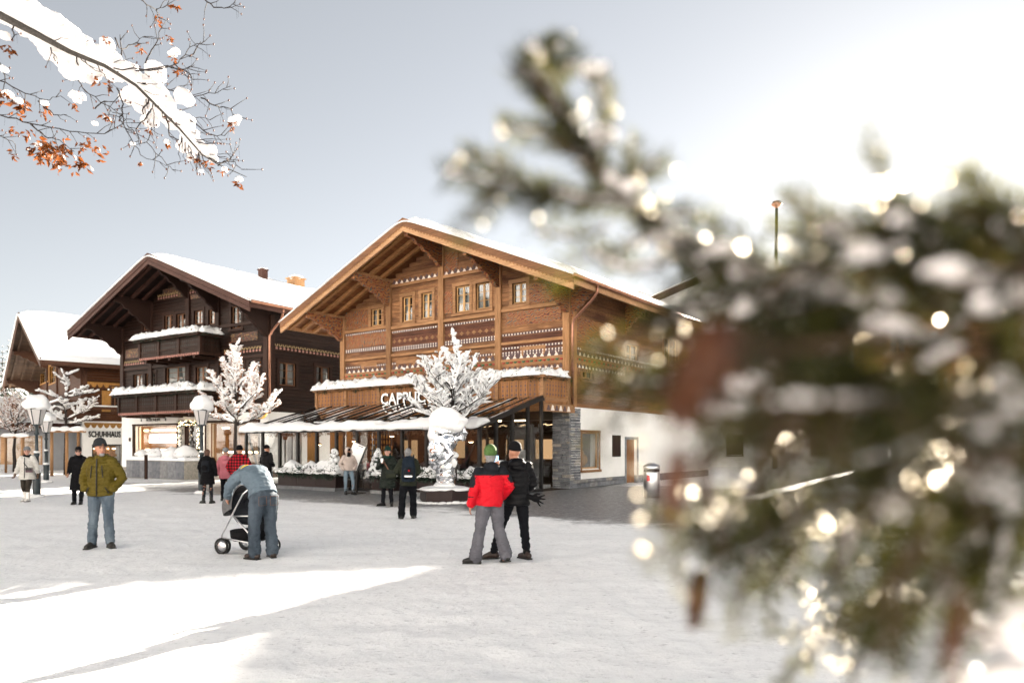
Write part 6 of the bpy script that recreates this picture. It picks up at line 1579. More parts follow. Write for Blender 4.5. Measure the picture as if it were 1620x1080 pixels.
# 4-7 group walking away
o, V, hp = person('woman in a black knee-length coat with a small black backpack seen from behind', put(328, 796), .1, 1.62, 'coat', 'black_cloth', 'charcoal', 'boot_black', dict(anL=(-.13, .02, .09), toL=(-.24, .12, .04), anR=(.13, -.02, .09), toR=(.16, .14, .04), wrL=(-.2, .12, .92)), face=-.2, hem=-.34, flare=1.1, longcoat=True, bulk=1.05, hair='hair_brown', hood='down', boots='boot', seed=4, eyes=False, leg_w=.82, hands=(0, 0))
def backpack(label, p, h, H, w, hh, d, z, mats, seed=0, big=False):
    b = thing('backpack', label, 'backpack', p, h, None); b.scale = (H/1.75,)*3
    m = MB(); m.loft([((0, -.16-d*.5, z), w*.42, d*.42), ((0, -.16-d*.5, z+hh*.12), w*.5, d*.5), ((0, -.16-d*.5, z+hh*.6), w*.48, d*.5), ((0, -.15-d*.45, z+hh*.9), w*.40, d*.4), ((0, -.14-d*.4, z+hh), w*.2, d*.2)], 16)
    me = remesh(m, .012, 3); me.materials.append(M[mats[0]])
    displace(me, lambda c: .008*nz(c.x, c.y, c.z+seed, 14))
    link_mesh('sack', me, b)
    m = MB(); m.sphere((0, -.17-d, z+hh*.33), (w*.38, d*.25, hh*.25), 14, 10); m.build('front_pocket', M[mats[1]], b)
    for s in (-1, 1):
        m = MB(); m.tube([(s*w*.3, -.17, z+hh*.92), (s*w*.38, .02, z+hh*1.02), (s*w*.42, .15, z+hh*.8), (s*w*.45, .12, z+hh*.4), (s*w*.45, -.1, z+.05)], .016, 6); m.build('strap', M[mats[0]], b)
    return b
backpack('small black backpack on the woman in the black coat', put(328, 796), .1, 1.62, .27, .36, .12, 1.02, ('charcoal', 'black_cloth'))
person('person in a pink jacket and grey knit hat seen from behind', put(357, 792), -.1, 1.62, 'jacket', 'pink', 'trouser_black', 'boot_black', dict(elL=(-.27, -.02, 1.13)), hem=-.20, flare=1.05, bulk=1.05, hat=('knit_grey', True, 1.1, 1.0), hood='down', seed=5, eyes=False, longcoat=True, hands=(0, 0), skin='skin_pale')
person('person in a red and black plaid jacket and black cap seen from behind', put(379, 800), .05, 1.70, 'jacket', 'plaid', 'jeans_light', 'boot_black', dict(elL=(-.31, -.05, 1.14), wrL=(-.24, .08, .94), elR=(.31, -.05, 1.14), wrR=(.24, .08, .94)), hem=-.12, bulk=1.22, hat=('black_cloth', False), seed=6, eyes=False, hands=(0, 0), hood='down')
person('person in a black hooded jacket and black cap seen from behind beside the planter', put(422, 779), -.35, 1.72, 'jacket', 'black_puff', 'trouser_black', 'boot_black', dict(wrL=(-.2, .14, 1.0), wrR=(.2, .14, 1.0)), hem=-.14, bulk=1.15, hat=('black_cloth', 'cap'), hood='down', puff=.008, seed=7, eyes=False, hands=(0, 0), face=-.5)
# 8 man bending over the pushchair
Jb = dict(pel=(0, -.04, .94), wst=(0, .06, 1.09), chs=(0, .25, 1.24), nck=(0, .44, 1.27), hd=(0, .565, 1.24), shL=(-.18, .37, 1.24), shR=(.18, .36, 1.23), elL=(-.24, .55, 1.06), wrL=(-.20, .70, .90), elR=(.24, .52, 1.03), wrR=(.17, .68, .86), hpL=(-.10, -.05, .89), hpR=(.10, -.05, .89), knL=(-.12, .02, .50), knR=(.12, -.01, .50), anL=(-.13, -.02, .09), toL=(-.17, .14, .04), anR=(.12, -.08, .09), toR=(.16, .08, .04))
pb = G(415, 883); hb = .82
o, V, hp = person('man in a blue-grey jacket and jeans bending over the grey pushchair', pb, hb, 1.78, 'jacket', 'bluegrey', 'jeans_dark', 'boot_brown', Jb, nod=-.9, hem=.02, bulk=1.2, hair='hair_grey', seed=8, leg_w=1.18, eyes=False, collar=True, sleeve=1.0, cuff=.35, hands=({'d': (.1, .5, -.8), 'c': .4}, {'d': (-.1, .5, -.8), 'c': .4}))
m = MB(); n = 18; ctr = V['nck']; tn = (V['hd']-V['chs']).normalized(); a1 = Vector((1, 0, 0)); a2 = tn.cross(a1)
m.tube([ctr+tn*.045+a1*.103*math.cos(2*PI*k/n)+a2*.103*math.sin(2*PI*k/n) for k in range(n+1)], .009, 6); m.build('collar_trim', M['yellow'], o)
m = MB()
for s in (-1, 1):
    for dz in (0, .13): m.box(s*.09-.06, s*.09+.06, -.186, -.182, .80+dz, .804+dz)
    for dx in (-.06, .06): m.box(s*.09+dx-.002, s*.09+dx+.002, -.186, -.182, .80, .934)
m.build('pocket_stitching', M['leather'], o)
# 9 pushchair
sp = G(386, 876); ps = thing('pushchair', 'grey pushchair with folding hood and double wheels held by the bending man', 'pushchair', sp+Vector((.0, .15, 0)), -.35)
def wheel(parent, x, y, r, w=.045, name='wheel'):
    m = MB(); n = 20; m.tube([(x+r*math.cos(2*PI*k/n)*.88, y, r+r*math.sin(2*PI*k/n)*.88) for k in range(n+1)], r*.14, 8, cap=False); wv = m.build(name, M['tyre'], parent)
    m = MB(); m.lathe([(.02, -w*.5), (r*.3, -w*.4), (r*.75, -.006), (r*.75, .006), (r*.3, w*.4), (.02, w*.5)], n=16); m.v = [(x+a, y+c, r+b) for a, b, c in m.v]; m.build('rim', M['alu'], wv)
for y in (-.30, -.24): wheel(ps, -.25, y, .13)
for y in (.24, .30): wheel(ps, -.25, y, .13)
for y in (-.25, .25): wheel(ps, .33, y, .11)
m = MB()
for y in (-.27, .27):
    m.tube([(-.25, y, .13), (-.27, y, .30), (-.13, y, .52), (.14, y, .95), (.26, y, 1.04)], .014, 8); m.tube([(.33, y, .11), (.24, y, .36), (-.05, y, .62)], .013, 8); m.tube([(-.26, y, .26), (.3, y, .2)], .012, 8); m.tube([(-.1, y*.95, .6), (.34, y*.95, .62)], .012, 8)
m.tube([(.26, -.27, 1.04), (.29, 0, 1.06), (.26, .27, 1.04)], .016, 8); m.build('frame', M['alu'], ps)
m = MB(); m.loft([((.03, 0, .20), .26, .22), ((.03, 0, .26), .30, .25), ((.03, 0, .36), .31, .26), ((.03, 0, .37), .28, .23)], 16); m.build('basket', M['black_cloth'], ps)
m = MB(); m.limb([(-.18, 0, .78), (-.02, 0, .60), (.22, 0, .58), (.36, 0, .50)], [.18, .17, .15, .13]); me = remesh(m, .016, 2); me.materials.append(M['charcoal'])
for v in me.vertices: v.co.y *= 1.25
link_mesh('seat', me, ps)
hm_ = MB()
for k in range(5):                                       # pleated hood: ribs of cloth over bows
    a0, a1 = math.radians(100+k*22-44), math.radians(100+(k+1)*22-44)
    def bow(a, u, rr_=.33):
        w = -PI/2+PI*u; return Vector((-.08-math.sin(a-.9)*.36*math.cos(w)*1.0, .27*math.sin(w), .72+math.cos(a-.9)*.36*math.cos(w)))
    T = lambda u, v, a0=a0, a1=a1: bow(a0+(a1-a0)*u, v)*1.0+Vector((0, 0, .012*math.sin(PI*u)))
    hm_.field(4, 14, T, lambda u, v, T=T: T(u, v)*.985+Vector((0, 0, .008)))
hm_.build('canopy', plain('grey_canvas', (.10, .10, .106), .85), ps)
m = MB(); m.limb([(.05, 0, .76), (.25, 0, .70)], [.10, .08]); m.build('blanket', M['charcoal'], ps)
tc = thing('toy_cup', 'small yellow toy cup lying in the pushchair', 'cup', sp+Vector((.16, -.02, .80)), .3)
m = MB(); m.lathe([(.035, 0), (.05, .11), (.045, .11)], n=12); m.build('cup', M['yellow'], tc); m = MB(); m.lathe([(.02, .02), (.053, .03), (.055, .07), (.03, .075)], n=12); m.build('label_band', M['white_paint'], tc)
# 10 beige jacket
o, V, hp = person('person in a beige hooded jacket, black face cover and light jeans beside the menu board', put(551, 782), PI+.45, 1.64, 'jacket', 'beige', 'jeans_light', 'boot_black', dict(pin, anL=(-.16, .10, .09), toL=(-.22, .26, .04), knL=(-.15, .12, .50), anR=(.08, -.08, .09), toR=(.09, .08, .035)), face=.25, hem=-.06, bulk=1.12, hood='up', boots='boot', puff=.007, puff_len=.12, seed=10, hands=(0, 0), leg_w=.88)
m = MB(); m.sphere(hp(0, .045, -.07), (.07, .075, .07), 14, 10); m.limb([V['nck']+Vector((0, .05, .0)), hp(0, .05, -.08)], [.075, .07]); m.build('face_cover', M['black_cloth'], o)
m = MB(); m.sphere(hp(0, .0, .055), (.082, .092, .07), 14, 10); m.build('headband', M['black_cloth'], o)
# 11 woman in dark green with cup
pg = put(613, 800); o, V, hp = person('smiling woman in a long dark green quilted coat and green beanie holding a cup', pg, PI-.05, 1.66, 'coat', 'dkgreen', 'trouser_black', 'boot_black', dict(elL=(-.25, -.02, 1.14), wrL=(-.22, .12, .96), elR=(.28, .04, 1.13), wrR=(.13, .24, 1.27), anL=(-.13, .02, .09), toL=(-.17, .18, .04), anR=(.14, 0, .09), toR=(.26, .14, .04)), face=-.1, hem=-.42, flare=1.22, longcoat=True, puff=.012, puff_len=.075, bulk=1.10, hat=('knit_forest', True, 1.0, 1.1), hood='down', scarf='knit_forest', boots='shoe', skin='skin_pale', seed=11, hands=(0, {'d': (-.3, .25, .8), 's': (-.6, .6, 0), 'c': .9}))
cp = thing('paper_cup', 'white paper cup in the hand of the woman in the dark green coat', 'cup', pg+Vector((-.10, -.32, 1.235)), 0)
m = MB(); m.lathe([(.028, 0), (.038, .10), (.036, .10)], n=12); m.build('cup', M['white_paint'], cp); m = MB(); m.lathe([(.041, .101), (.041, .115), (.03, .12)], n=12); m.build('lid', M['white_paint'], cp)
strap(o, [(.10, .0, 1.44), (.04, .18, 1.28), (-.08, .20, 1.08), (-.15, .18, .98)], .03, 'leather')
sb_ = thing('shoulder_bag', 'dark green canvas shoulder bag with brown strap on the long quilted coat', 'bag', pg, PI-.05)
m = MB(); m.loft([((-.15, .23, .80), .13, .05), ((-.15, .23, .84), .15, .06), ((-.15, .23, 1.0), .15, .05), ((-.15, .22, 1.04), .12, .03)], 14); m.build('pouch', M['loden'], sb_); m = MB(); m.box(-.27, -.03, .285, .295, .92, 1.02); m.build('flap', M['dkgreen'], sb_)
# 12 man with big backpack
pk = put(646, 821); o, V, hp = person('grey-haired man in an olive-grey jacket seen from behind with a big navy backpack', pk, .15, 1.66, 'jacket', 'loden', 'trouser_black', 'boot_black', dict(elL=(-.29, .02, 1.16), wrL=(-.17, .22, 1.08), elR=(.25, .04, 1.15), wrR=(.17, .22, 1.08), anL=(-.17, .0, .09), toL=(-.20, .16, .04), knL=(-.15, .04, .5), anR=(.12, .16, .10), toR=(.16, .32, .05), knR=(.12, .16, .50)), hem=-.13, bulk=1.14, hair='hair_grey', seed=12, eyes=False, leg_w=1.12, cuff=.35, hands=(0, 0), face=-.35)
bpk = backpack('large navy backpack with red badge worn by the grey-haired man', pk, .15, 1.66, .34, .62, .2, .93, ('navy', 'charcoal'), 3)
m = MB(); m.sphere((0.01, -.425, 1.20), (.022, .008, .022), 8, 6); m.build('badge', M['red'], bpk); m = MB(); m.box(-.09, .09, -.43, -.415, 1.05, 1.085); m.build('reflective_band', M['steel'], bpk)
# 13 red jacket
def red_fn(c, n):
    if c.z > 1.30 and not (abs(c.x) > .26): return 1 if c.z > 1.335 or n.z > .55 else 0
    if c.x < -.205 and c.z > 1.0 and n.x < -.2: return 1 if c.z > 1.15 or c.z < 1.02 else 0
    if c.x > .21 and c.z > 1.22: return 1 if n.x > .1 else 0
    return 0
o, V, hp = person('person in a red and black jacket, green knitted hat and grey trousers walking away', G(776, 891), .28, 1.68, 'jacket', ['red', 'charcoal'], 'trouser_grey', 'boot_black', dict(pel=(-.02, 0, .95), shL=(-.185, .02, 1.38), shR=(.18, -.02, 1.40), elL=(-.27, -.05, 1.12), wrL=(-.30, .02, .88), elR=(.29, -.04, 1.15), wrR=(.20, .12, .98), anL=(-.22, .06, .09), toL=(-.37, .12, .035), knL=(-.15, .06, .50), anR=(.22, -.08, .13), toR=(.20, .03, .04), knR=(.14, .06, .52)), hem=-.08, bulk=1.18, hat=('knit_green', True, 1.06, 1.12), hair='hair_grey', hood=None, seed=13, eyes=False, leg_w=1.15, cuff=.5, matfn=red_fn, hands=(1, 0), face=-.15)
m = MB(); m.sphere(V['nck']+Vector((0, -.07, .0)), (.125, .08, .085), 14, 10); m.sphere(V['nck']+Vector((0, -.01, .02)), (.115, .085, .055), 14, 8); me = remesh(m, .013, 3); me.materials.append(M['charcoal']); link_mesh('hood', me, o)
# 14 black puffer with phone
pz_ = G(816, 884); o, V, hp = person('person in a black puffer jacket and black beanie holding up a phone', pz_, .25, 1.74, 'jacket', 'black_puff', 'trouser_black', 'boot_brown', dict(shL=(-.18, .04, 1.41), shR=(.18, -.02, 1.41), elL=(-.22, .20, 1.20), wrL=(-.20, .36, 1.36), elR=(.27, .02, 1.14), wrR=(.18, .14, .98), hd=(-.02, .03, 1.61), anL=(-.34, .02, .11), toL=(-.46, .10, .04), knL=(-.20, .10, .52), hpL=(-.09, 0, .92), anR=(.16, -.04, .09), toR=(.10, .12, .035), knR=(.14, .04, .50)), hem=-.14, bulk=1.16, puff=.014, puff_len=.085, hat=('black_cloth', True), hood='down', seed=14, eyes=False, leg_w=1.0, boots='boot', hands=({'d': (-.1, .2, 1), 's': (.6, -.2, 0), 'c': .7}, 0), face=.5)
ph = thing('phone', 'smartphone held up by the person in the black puffer jacket', 'phone', pz_+Vector((-.30, .33, 1.40)), .25); m = MB(); m.box(-.038, .038, -.005, .005, 0, .155); m.build('case', M['ink'], ph); m = MB(); m.box(-.034, .034, -.0075, -.0055, .006, .149); m.build('screen', mk_emit('phone_screen', (.25, .42, .62), .35), ph)
gv = thing('glove', 'black glove with spread fingers sticking out of the back pocket of the black puffer wearer', 'glove', pz_+Vector((.235, -.05, .93)), .2)
m = MB(); finger_hand(m, (0, 0, 0), (.75, 0, -.25), (.3, 0, 1), .15, 1.5, 1.3); m.limb([(-.06, 0, .02), (0, 0, 0)], [.04, .042]); me = remesh(m, .009, 1); me.materials.append(M['black_cloth']); link_mesh('hand', me, gv)
rb = thing('paper_bag', 'small red paper bag on the table behind the terrace glass', 'bag', FA.W(FA.x_at(589, PF+1.0)-.1, PF+1.0, .755), A_ANG)
m = MB(); m.box(-.16, .16, -.06, .06, 0, .3); m.build('bag', M['red'], rb); m = MB(); m.tube([(-.06, 0, .3), (-.05, 0, .38), (.05, 0, .38), (.06, 0, .3)], .008, 6); m.build('handle', M['red'], rb)
# ------------------------------------------------------------------ bare branch with dry seed clusters and snow, upper left
def mk_leaf(name, col, tr=.45, var=.35):
    t = NT(name); n1 = t.noise(t.coords(), 60, 3); oi = t.n('ObjectInfo')
    c = t.ramp(n1, [(.3, tuple(q*(1-var) for q in col)), (.7, tuple(q*(1+var) for q in col))])
    b = t.pbsdf(c, .45, 0, .35); tr_ = t.n('BsdfTranslucent'); t.l(c, tr_.inputs[0]); mx = t.n('MixShader'); mx.inputs[0].default_value = tr; t.l(b.outputs[0], mx.inputs[1]); t.l(tr_.outputs[0], mx.inputs[2]); return t.done(mx)
M['seed_leaf'] = mk_leaf('dry_seed_leaf', (.12, .036, .008))
M['twig'] = plain('twig_bark', (.018, .014, .014), .8, 0, .2, .4, 60, .5)
M['bark_rough'] = plain('rough_bark', (.05, .045, .042), .9, 0, .2, .6, 70, .9)
MZ = 5.0
def mp(px, py, dz=0.0): return P(px, py, MZ+dz)
mb0 = mp(0, 25)
br = thing('bare_branch', 'bare branch with heavy snow and rusty dry seed clusters hanging into the upper left', 'branch', mb0, 0)
rel = lambda q: Vector(q)-mb0
rr = random.Random(77)
tw = MB(); bk = MB(); sn = MB(); lf = MB()
main = [(-260, -70, .3), (-120, -25, .15), (0, 24, 0), (60, 55, 0), (110, 82, .02), (165, 104, .05), (215, 135, .05), (245, 165, .05), (285, 205, .08), (320, 245, .1), (345, 260, .1), (372, 272, .1), (390, 280, .1)]
bk.tube([rel(mp(q[0], q[1], q[2]-.10)) for q in main], [.05, .04, .026, .021, .017, .013, .010, .0085, .007, .0055, .004, .003, .002], 8)
def wig(pts, n=5, amp=3.0):
    out = []
    for a, b in zip(pts, pts[1:]):
        for k in range(n):
            t = k/n; out.append((a[0]+(b[0]-a[0])*t+rr.uniform(-amp, amp)*(k > 0), a[1]+(b[1]-a[1])*t+rr.uniform(-amp, amp)*(k > 0), (a[2] if len(a) > 2 else 0)*(1-t)+(b[2] if len(b) > 2 else 0)*t))
    out.append((*pts[-1][:2], pts[-1][2] if len(pts[-1]) > 2 else 0)); return out
side = [[(118, 84), (125, 112), (122, 125), (135, 145), (165, 165), (195, 186), (210, 205)], [(180, 108), (235, 112), (282, 100), (300, 75), (322, 66)], [(192, 88), (190, 55)], [(182, 60), (193, 78), (215, 68), (228, 58)],
        [(215, 112), (260, 105), (285, 110), (308, 103)], [(225, 132), (260, 140), (300, 152), (340, 148), (366, 136)], [(318, 155), (345, 168), (365, 172), (370, 186)], [(235, 158), (225, 175), (240, 200), (232, 225), (262, 258), (278, 272)],
        [(245, 168), (270, 172), (300, 185), (332, 190)], [(262, 185), (268, 215), (300, 232), (315, 242)], [(185, 140), (195, 165), (190, 190), (205, 215), (222, 245), (262, 262)], [(-60, 150), (0, 182), (50, 196), (110, 208), (165, 212), (195, 195), (205, 178)],
        [(-60, 100), (0, 128), (40, 148), (72, 158), (96, 152)], [(-40, 190), (0, 215), (24, 228)], [(48, 196), (70, 215), (95, 222), (118, 240)], [(20, 38), (22, 55), (18, 64)], [(80, 75), (85, 92), (98, 105)], [(240, 172), (215, 205), (222, 232)],
        [(345, 262), (365, 252), (372, 240)], [(150, 172), (165, 160), (178, 178)], [(300, 90), (318, 66)], [(230, 100), (245, 72), (255, 45)], [(275, 100), (300, 118), (305, 126)], [(0, 100), (8, 120), (5, 150)], [(60, 160), (85, 182), (106, 182)],
        [(208, -8), (232, 8), (248, 15), (264, 9)], [(248, 15), (250, 28)], [(318, -6), (338, 12), (360, 12), (372, 5)], [(262, 0), (275, -8)], [(300, 190), (330, 212), (355, 215)], [(330, 250), (350, 258), (372, 256), (382, 268)]]
tips = []
for s_ in side:
    dz0 = rr.uniform(-.25, .3); pts = wig([(a[0], a[1], dz0*min(1, k*.5)) for k, a in enumerate(s_)], 4, 2.2); n = len(pts)
    tw.tube([rel(mp(*q)) for q in pts], [.0055*(1-.75*k/n) for k in range(n)], 5)
    for k in range(2, n):
        if rr.random() < .62:
            q = pts[k]; a = math.atan2(pts[k][1]-pts[k-1][1], pts[k][0]-pts[k-1][0])+rr.choice((-1, 1))*rr.uniform(.5, 1.1); L = rr.uniform(10, 34)
            e = (q[0]+math.cos(a)*L, q[1]+math.sin(a)*L*.9, q[2]+rr.uniform(-.05, .05)); mid = ((q[0]+e[0])/2+rr.uniform(-2, 2), (q[1]+e[1])/2+rr.uniform(-2, 2), q[2])
            tw.tube([rel(mp(*v)) for v in (q, mid, e)], [.0028, .0022, .0012], 4); tips.append(e)
            lf.sphere(rel(mp(*e)), (.006, .006, .009), 5, 4)
            if rr.random() < .4: tw.tube([rel(mp(mid[0], mid[1], mid[2])), rel(mp(mid[0]+rr.uniform(-3, 3), mid[1]+rr.uniform(10, 24), mid[2]))], [.0008, .0005], 3)
for k in range(46):                                      # fine twigs straight off the main branch, mostly near its end
    t = rr.random()**.6*8; i = min(8, int(t)+3); a, b = main[i], main[i+1]; f = rr.random(); q = (a[0]+(b[0]-a[0])*f, a[1]+(b[1]-a[1])*f, a[2]); an = math.atan2(b[1]-a[1], b[0]-a[0])+rr.choice((-1, 1))*rr.uniform(.3, .9); L = rr.uniform(25, 70)
    pts = wig([q, (q[0]+math.cos(an)*L*.5, q[1]+math.sin(an)*L*.5, q[2]+rr.uniform(-.1, .1)), (q[0]+math.cos(an)*L+5, q[1]+math.sin(an)*L*.8, q[2])], 4, 2)
    tw.tube([rel(mp(*v)) for v in pts], [.004*(1-.8*j/len(pts)) for j in range(len(pts))], 4); lf.sphere(rel(mp(*pts[-1])), (.006, .006, .008), 5, 4)
def cluster(px, py, s=1.0, dz=0.0):
    c = rel(mp(px, py, dz))
    for k in range(int(11*s)+4):
        d = Vector((rr.gauss(0, .75), rr.gauss(0, .6), -abs(rr.gauss(.5, .5)))).normalized(); L = rr.uniform(.03, .06)*(.6+.4*s); w = L*.22; q = d.cross(Vector((rr.gauss(0, 1), rr.gauss(0, 1), rr.gauss(0, 1)))).normalized(); b0 = c+Vector((rr.gauss(0, .018*s), rr.gauss(0, .014), rr.gauss(0, .022*s)))
        nn = d.cross(q)*L*.18
        lf.add([b0, b0+d*L*.45+q*w+nn, b0+d*L+nn*.2, b0+d*L*.45-q*w+nn, b0+d*L*.5-nn*.3], [(0, 1, 4), (1, 2, 4), (2, 3, 4), (3, 0, 4)], 1, False)
for q in ((10, 78, 1.1), (8, 152, 1.1), (33, 168, 1.8), (70, 172, 1.2), (22, 205, .6), (44, 212, .7), (22, 245, .5), (55, 240, 1.2), (75, 232, 1.7), (70, 250, 1.3), (88, 252, 1.6), (104, 230, 1.2), (100, 248, 1.2), (125, 262, 1.5), (135, 228, 1.1), (155, 240, 1.3), (154, 127, .8), (174, 135, .6), (166, 185, .9), (118, 167, .5), (222, 78, .5), (270, 63, .5), (275, 94, .5), (281, 113, .5), (369, 199, .6), (330, 260, .8), (355, 270, .6), (378, 290, .6), (221, 258, .4), (268, 187, .5), (278, 9, .7), (250, 31, .6), (170, 64, .5), (264, 228, .5), (310, 252, .5), (238, 207, .4), (62, 238, 1.3), (80, 242, 1.2)):
    cluster(*q, rr.uniform(-.2, .2))
# the load of snow
path = [(-250, -122), (-120, -62), (-30, -14), (20, 12), (60, 38), (100, 62), (140, 84), (180, 102), (215, 128), (245, 155), (275, 185), (300, 212), (322, 240), (340, 258)]
rad = [38, 36, 34, 33, 31, 28, 25, 22, 21, 20, 19, 15, 11, 6]
m2 = MB()
for k in range(len(path)-1):
    for f in (0, .33, .66):
        x = path[k][0]*(1-f)+path[k+1][0]*f; y = path[k][1]*(1-f)+path[k+1][1]*f; r = (rad[k]*(1-f)+rad[k+1]*f)*MZ/FPX*rr.uniform(.72, 1.08)
        m2.sphere(rel(mp(x+rr.uniform(-6, 6), y-3+rr.uniform(-5, 6), rr.uniform(.07, .13))), (r, r*1.1, r*.85), 14, 10)
for q in ((75, 75, 17), (100, 95, 16), (118, 108, 20), (145, 108, 18), (135, 118, 14), (225, 165, 16), (238, 192, 12), (205, 150, 14), (290, 232, 10), (300, 250, 8), (175, 118, 10), (250, 118, 14), (240, 110, 12), (165, 66, 11), (172, 75, 9), (292, 155, 13), (300, 160, 10)):
    r = q[2]*MZ/FPX; m2.sphere(rel(mp(q[0], q[1], .12)), (r, r, r*.9), 12, 8)
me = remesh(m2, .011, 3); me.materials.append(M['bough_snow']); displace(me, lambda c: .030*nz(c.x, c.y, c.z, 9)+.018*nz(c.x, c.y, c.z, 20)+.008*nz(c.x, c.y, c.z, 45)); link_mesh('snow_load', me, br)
for q in ((370, 193, 9), (375, 188, 7), (118, 152, 9), (128, 154, 8), (278, 82, 7), (273, 86, 7), (378, 284, 6), (355, 268, 5), (8, 58, 9), (12, 150, 8), (5, 110, 7), (122, 160, 6), (265, 225, 5), (210, 228, 4), (318, 271, 4), (150, 196, 5), (28, 160, 7), (70, 164, 6), (60, 230, 5)):
    r = q[2]*MZ/FPX; snow_blob(sn, rel(mp(q[0], q[1], -.02)), (r, r, r*.85), q[0], 10, 7)
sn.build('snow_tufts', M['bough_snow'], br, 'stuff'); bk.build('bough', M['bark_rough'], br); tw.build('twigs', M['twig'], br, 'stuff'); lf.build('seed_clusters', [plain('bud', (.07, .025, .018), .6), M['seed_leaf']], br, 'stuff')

# ------------------------------------------------------------------ spruce branches close to the lens, right
def mk_needle(name, a, b):
    t = NT(name); n1 = t.noise(t.coords(), 25, 2); c = t.ramp(n1, [(.35, a), (.65, b)])
    p = t.pbsdf(c, .35, 0, .5); tr = t.n('BsdfTranslucent'); t.l(t.mix(1, c, (3.4, 3.0, .8), 'MULTIPLY'), tr.inputs[0]); mx = t.n('MixShader'); mx.inputs[0].default_value = .4; t.l(p.outputs[0], mx.inputs[1]); t.l(tr.outputs[0], mx.inputs[2]); return t.done(mx)
M['near_needle'] = mk_needle('spruce_needle', (.008, .010, .003), (.034, .036, .007))
M['near_bark'] = plain('spruce_twig_bark', (.07, .042, .028), .8, 0, .2, .4, 200, .4)
def mk_cone():
    t = NT('spruce_cone_scale'); c = t.ramp(t.noise(t.coords(), 60, 3), [(.3, (.03, .010, .005)), (.7, (.10, .036, .014))]); p = t.pbsdf(c, .5, 0, .3); tr = t.n('BsdfTranslucent'); t.l(c, tr.inputs[0]); mx = t.n('MixShader'); mx.inputs[0].default_value = .25; t.l(p.outputs[0], mx.inputs[1]); t.l(tr.outputs[0], mx.inputs[2]); return t.done(mx)
M['cone'] = mk_cone()
def mk_frost():
    t = NT('frost_flake'); r = t.n('BsdfRefraction'); r.inputs['Roughness'].default_value = .72; r.inputs['IOR'].default_value = 1.5; t.l(t.ramp(t.noise(t.coords(), 130, 2), [(.40, (.05, .042, .025)), (.5, (.30, .26, .19)), (.60, (1, .92, .78))]), r.inputs[0])
    tr = t.n('BsdfTranslucent'); tr.inputs[0].default_value = (.95, .9, .8, 1); mx = t.n('MixShader'); mx.inputs[0].default_value = .2; t.l(r.outputs[0], mx.inputs[1]); t.l(tr.outputs[0], mx.inputs[2]); return t.done(mx)
M['frost'] = mk_frost()
rr = random.Random(321)
trunk_at = Vector((1.25, .75, 0))
sb = thing('spruce_tree', 'frosted spruce reaching in from the right close to the viewer, with cones and thick snow', 'tree', trunk_at, 0)
relS = lambda q: Vector(q)-trunk_at
tb_, nd, sw, fr = MB(), MB(), MB(), MB()
tb_.tube([relS(v) for v in (Vector((1.25, .75, -.02)), Vector((1.25, .76, 1.5)), Vector((1.22, .78, 3.2)), Vector((1.2, .8, 4.6)))], [.10, .085, .05, .01], 10)
CLUSTERS = ((1130, 800, .42, 48, 26), (1090, 770, .44, 30, 8), (1165, 760, .44, 40, 9), (1480, 740, .38, 46, 26), (1500, 700, .38, 30, 10), (1590, 600, .38, 14, 7), (1375, 535, .40, 14, 9), (1010, 660, .42, 6, 11), (1012, 700, .42, 5, 11), (1014, 745, .42, 5, 11), (1013, 785, .42, 5, 11), (1014, 825, .42, 5, 11), (1015, 868, .42, 6, 11), (1300, 840, .45, 36, 8), (1320, 830, .44, 30, 5), (1385, 930, .47, 26, 10), (1080, 940, .42, 4, 5), (1300, 1000, .58, 40, 20), (1330, 1040, .58, 36, 14),
                           (925, 220, .47, 8, 6), (900, 190, .48, 30, 9), (985, 300, .47, 24, 14), (1020, 340, .47, 26, 16), (1060, 380, .47, 30, 18), (1100, 400, .46, 22, 9), (950, 180, .47, 26, 8), (845, 100, .49, 12, 6), (725, 255, .455, 16, 7), (790, 210, .47, 10, 5), (1170, 385, .45, 10, 5), (1250, 395, .44, 8, 4), (1300, 370, .40, 40, 12), (1390, 300, .40, 30, 10), (1350, 390, .40, 40, 8), (1080, 560, .45, 40, 10), (1000, 560, .46, 30, 7), (1190, 610, .44, 30, 5), (1260, 700, .44, 40, 8), (1420, 590, .42, 30, 6), (1540, 600, .38, 40, 8), (1250, 780, .46, 30, 8), (1440, 930, .46, 30, 10), (1290, 960, .72, 40, 14), (1180, 900, .72, 20, 6))
GAPS = []                                                # loose places between the sprays where the sun comes through
for (px, py, z, s_, n) in CLUSTERS:
    if py > 420:
        c = relS(P(px, py, z)); v = (relS((0, 0, CAM_H))-c).normalized(); GAPS.append((c, sdir, .26, s_*.75*z/FPX+.006)); GAPS.append((c, v, .2, s_*.6*z/FPX+.004))
def in_gap(p):
    for c, d, L, r in GAPS:
        w = p-c; t = w.dot(d)
        if -.004 < t < L and (w-d*t).length_squared < r*r: return True
    return False
def needle(p, d, L, w):
    if in_gap(p) and rr.random() < .88: return
    q = d.orthogonal().normalized()*w; q2 = d.cross(q).normalized()*w; m_ = p+d*L*.45; e = p+d*L
    nd.add([p, m_+q, e, m_-q, m_+q2, m_-q2], [(0, 1, 2, 3), (0, 4, 2, 5)], 0, False)
def frost(p, r):
    d = (p+trunk_at-Vector((0, 0, CAM_H))).normalized(); n = (d+Vector((rr.gauss(0, .3), rr.gauss(0, .3), rr.gauss(0, .3)))).normalized(); a = n.orthogonal().normalized(); b = n.cross(a)
    fr.add([p+(a*math.cos(2*PI*k/7)+b*math.sin(2*PI*k/7))*r*rr.uniform(.75, 1.1) for k in range(7)], [tuple(range(7))], 0, False)
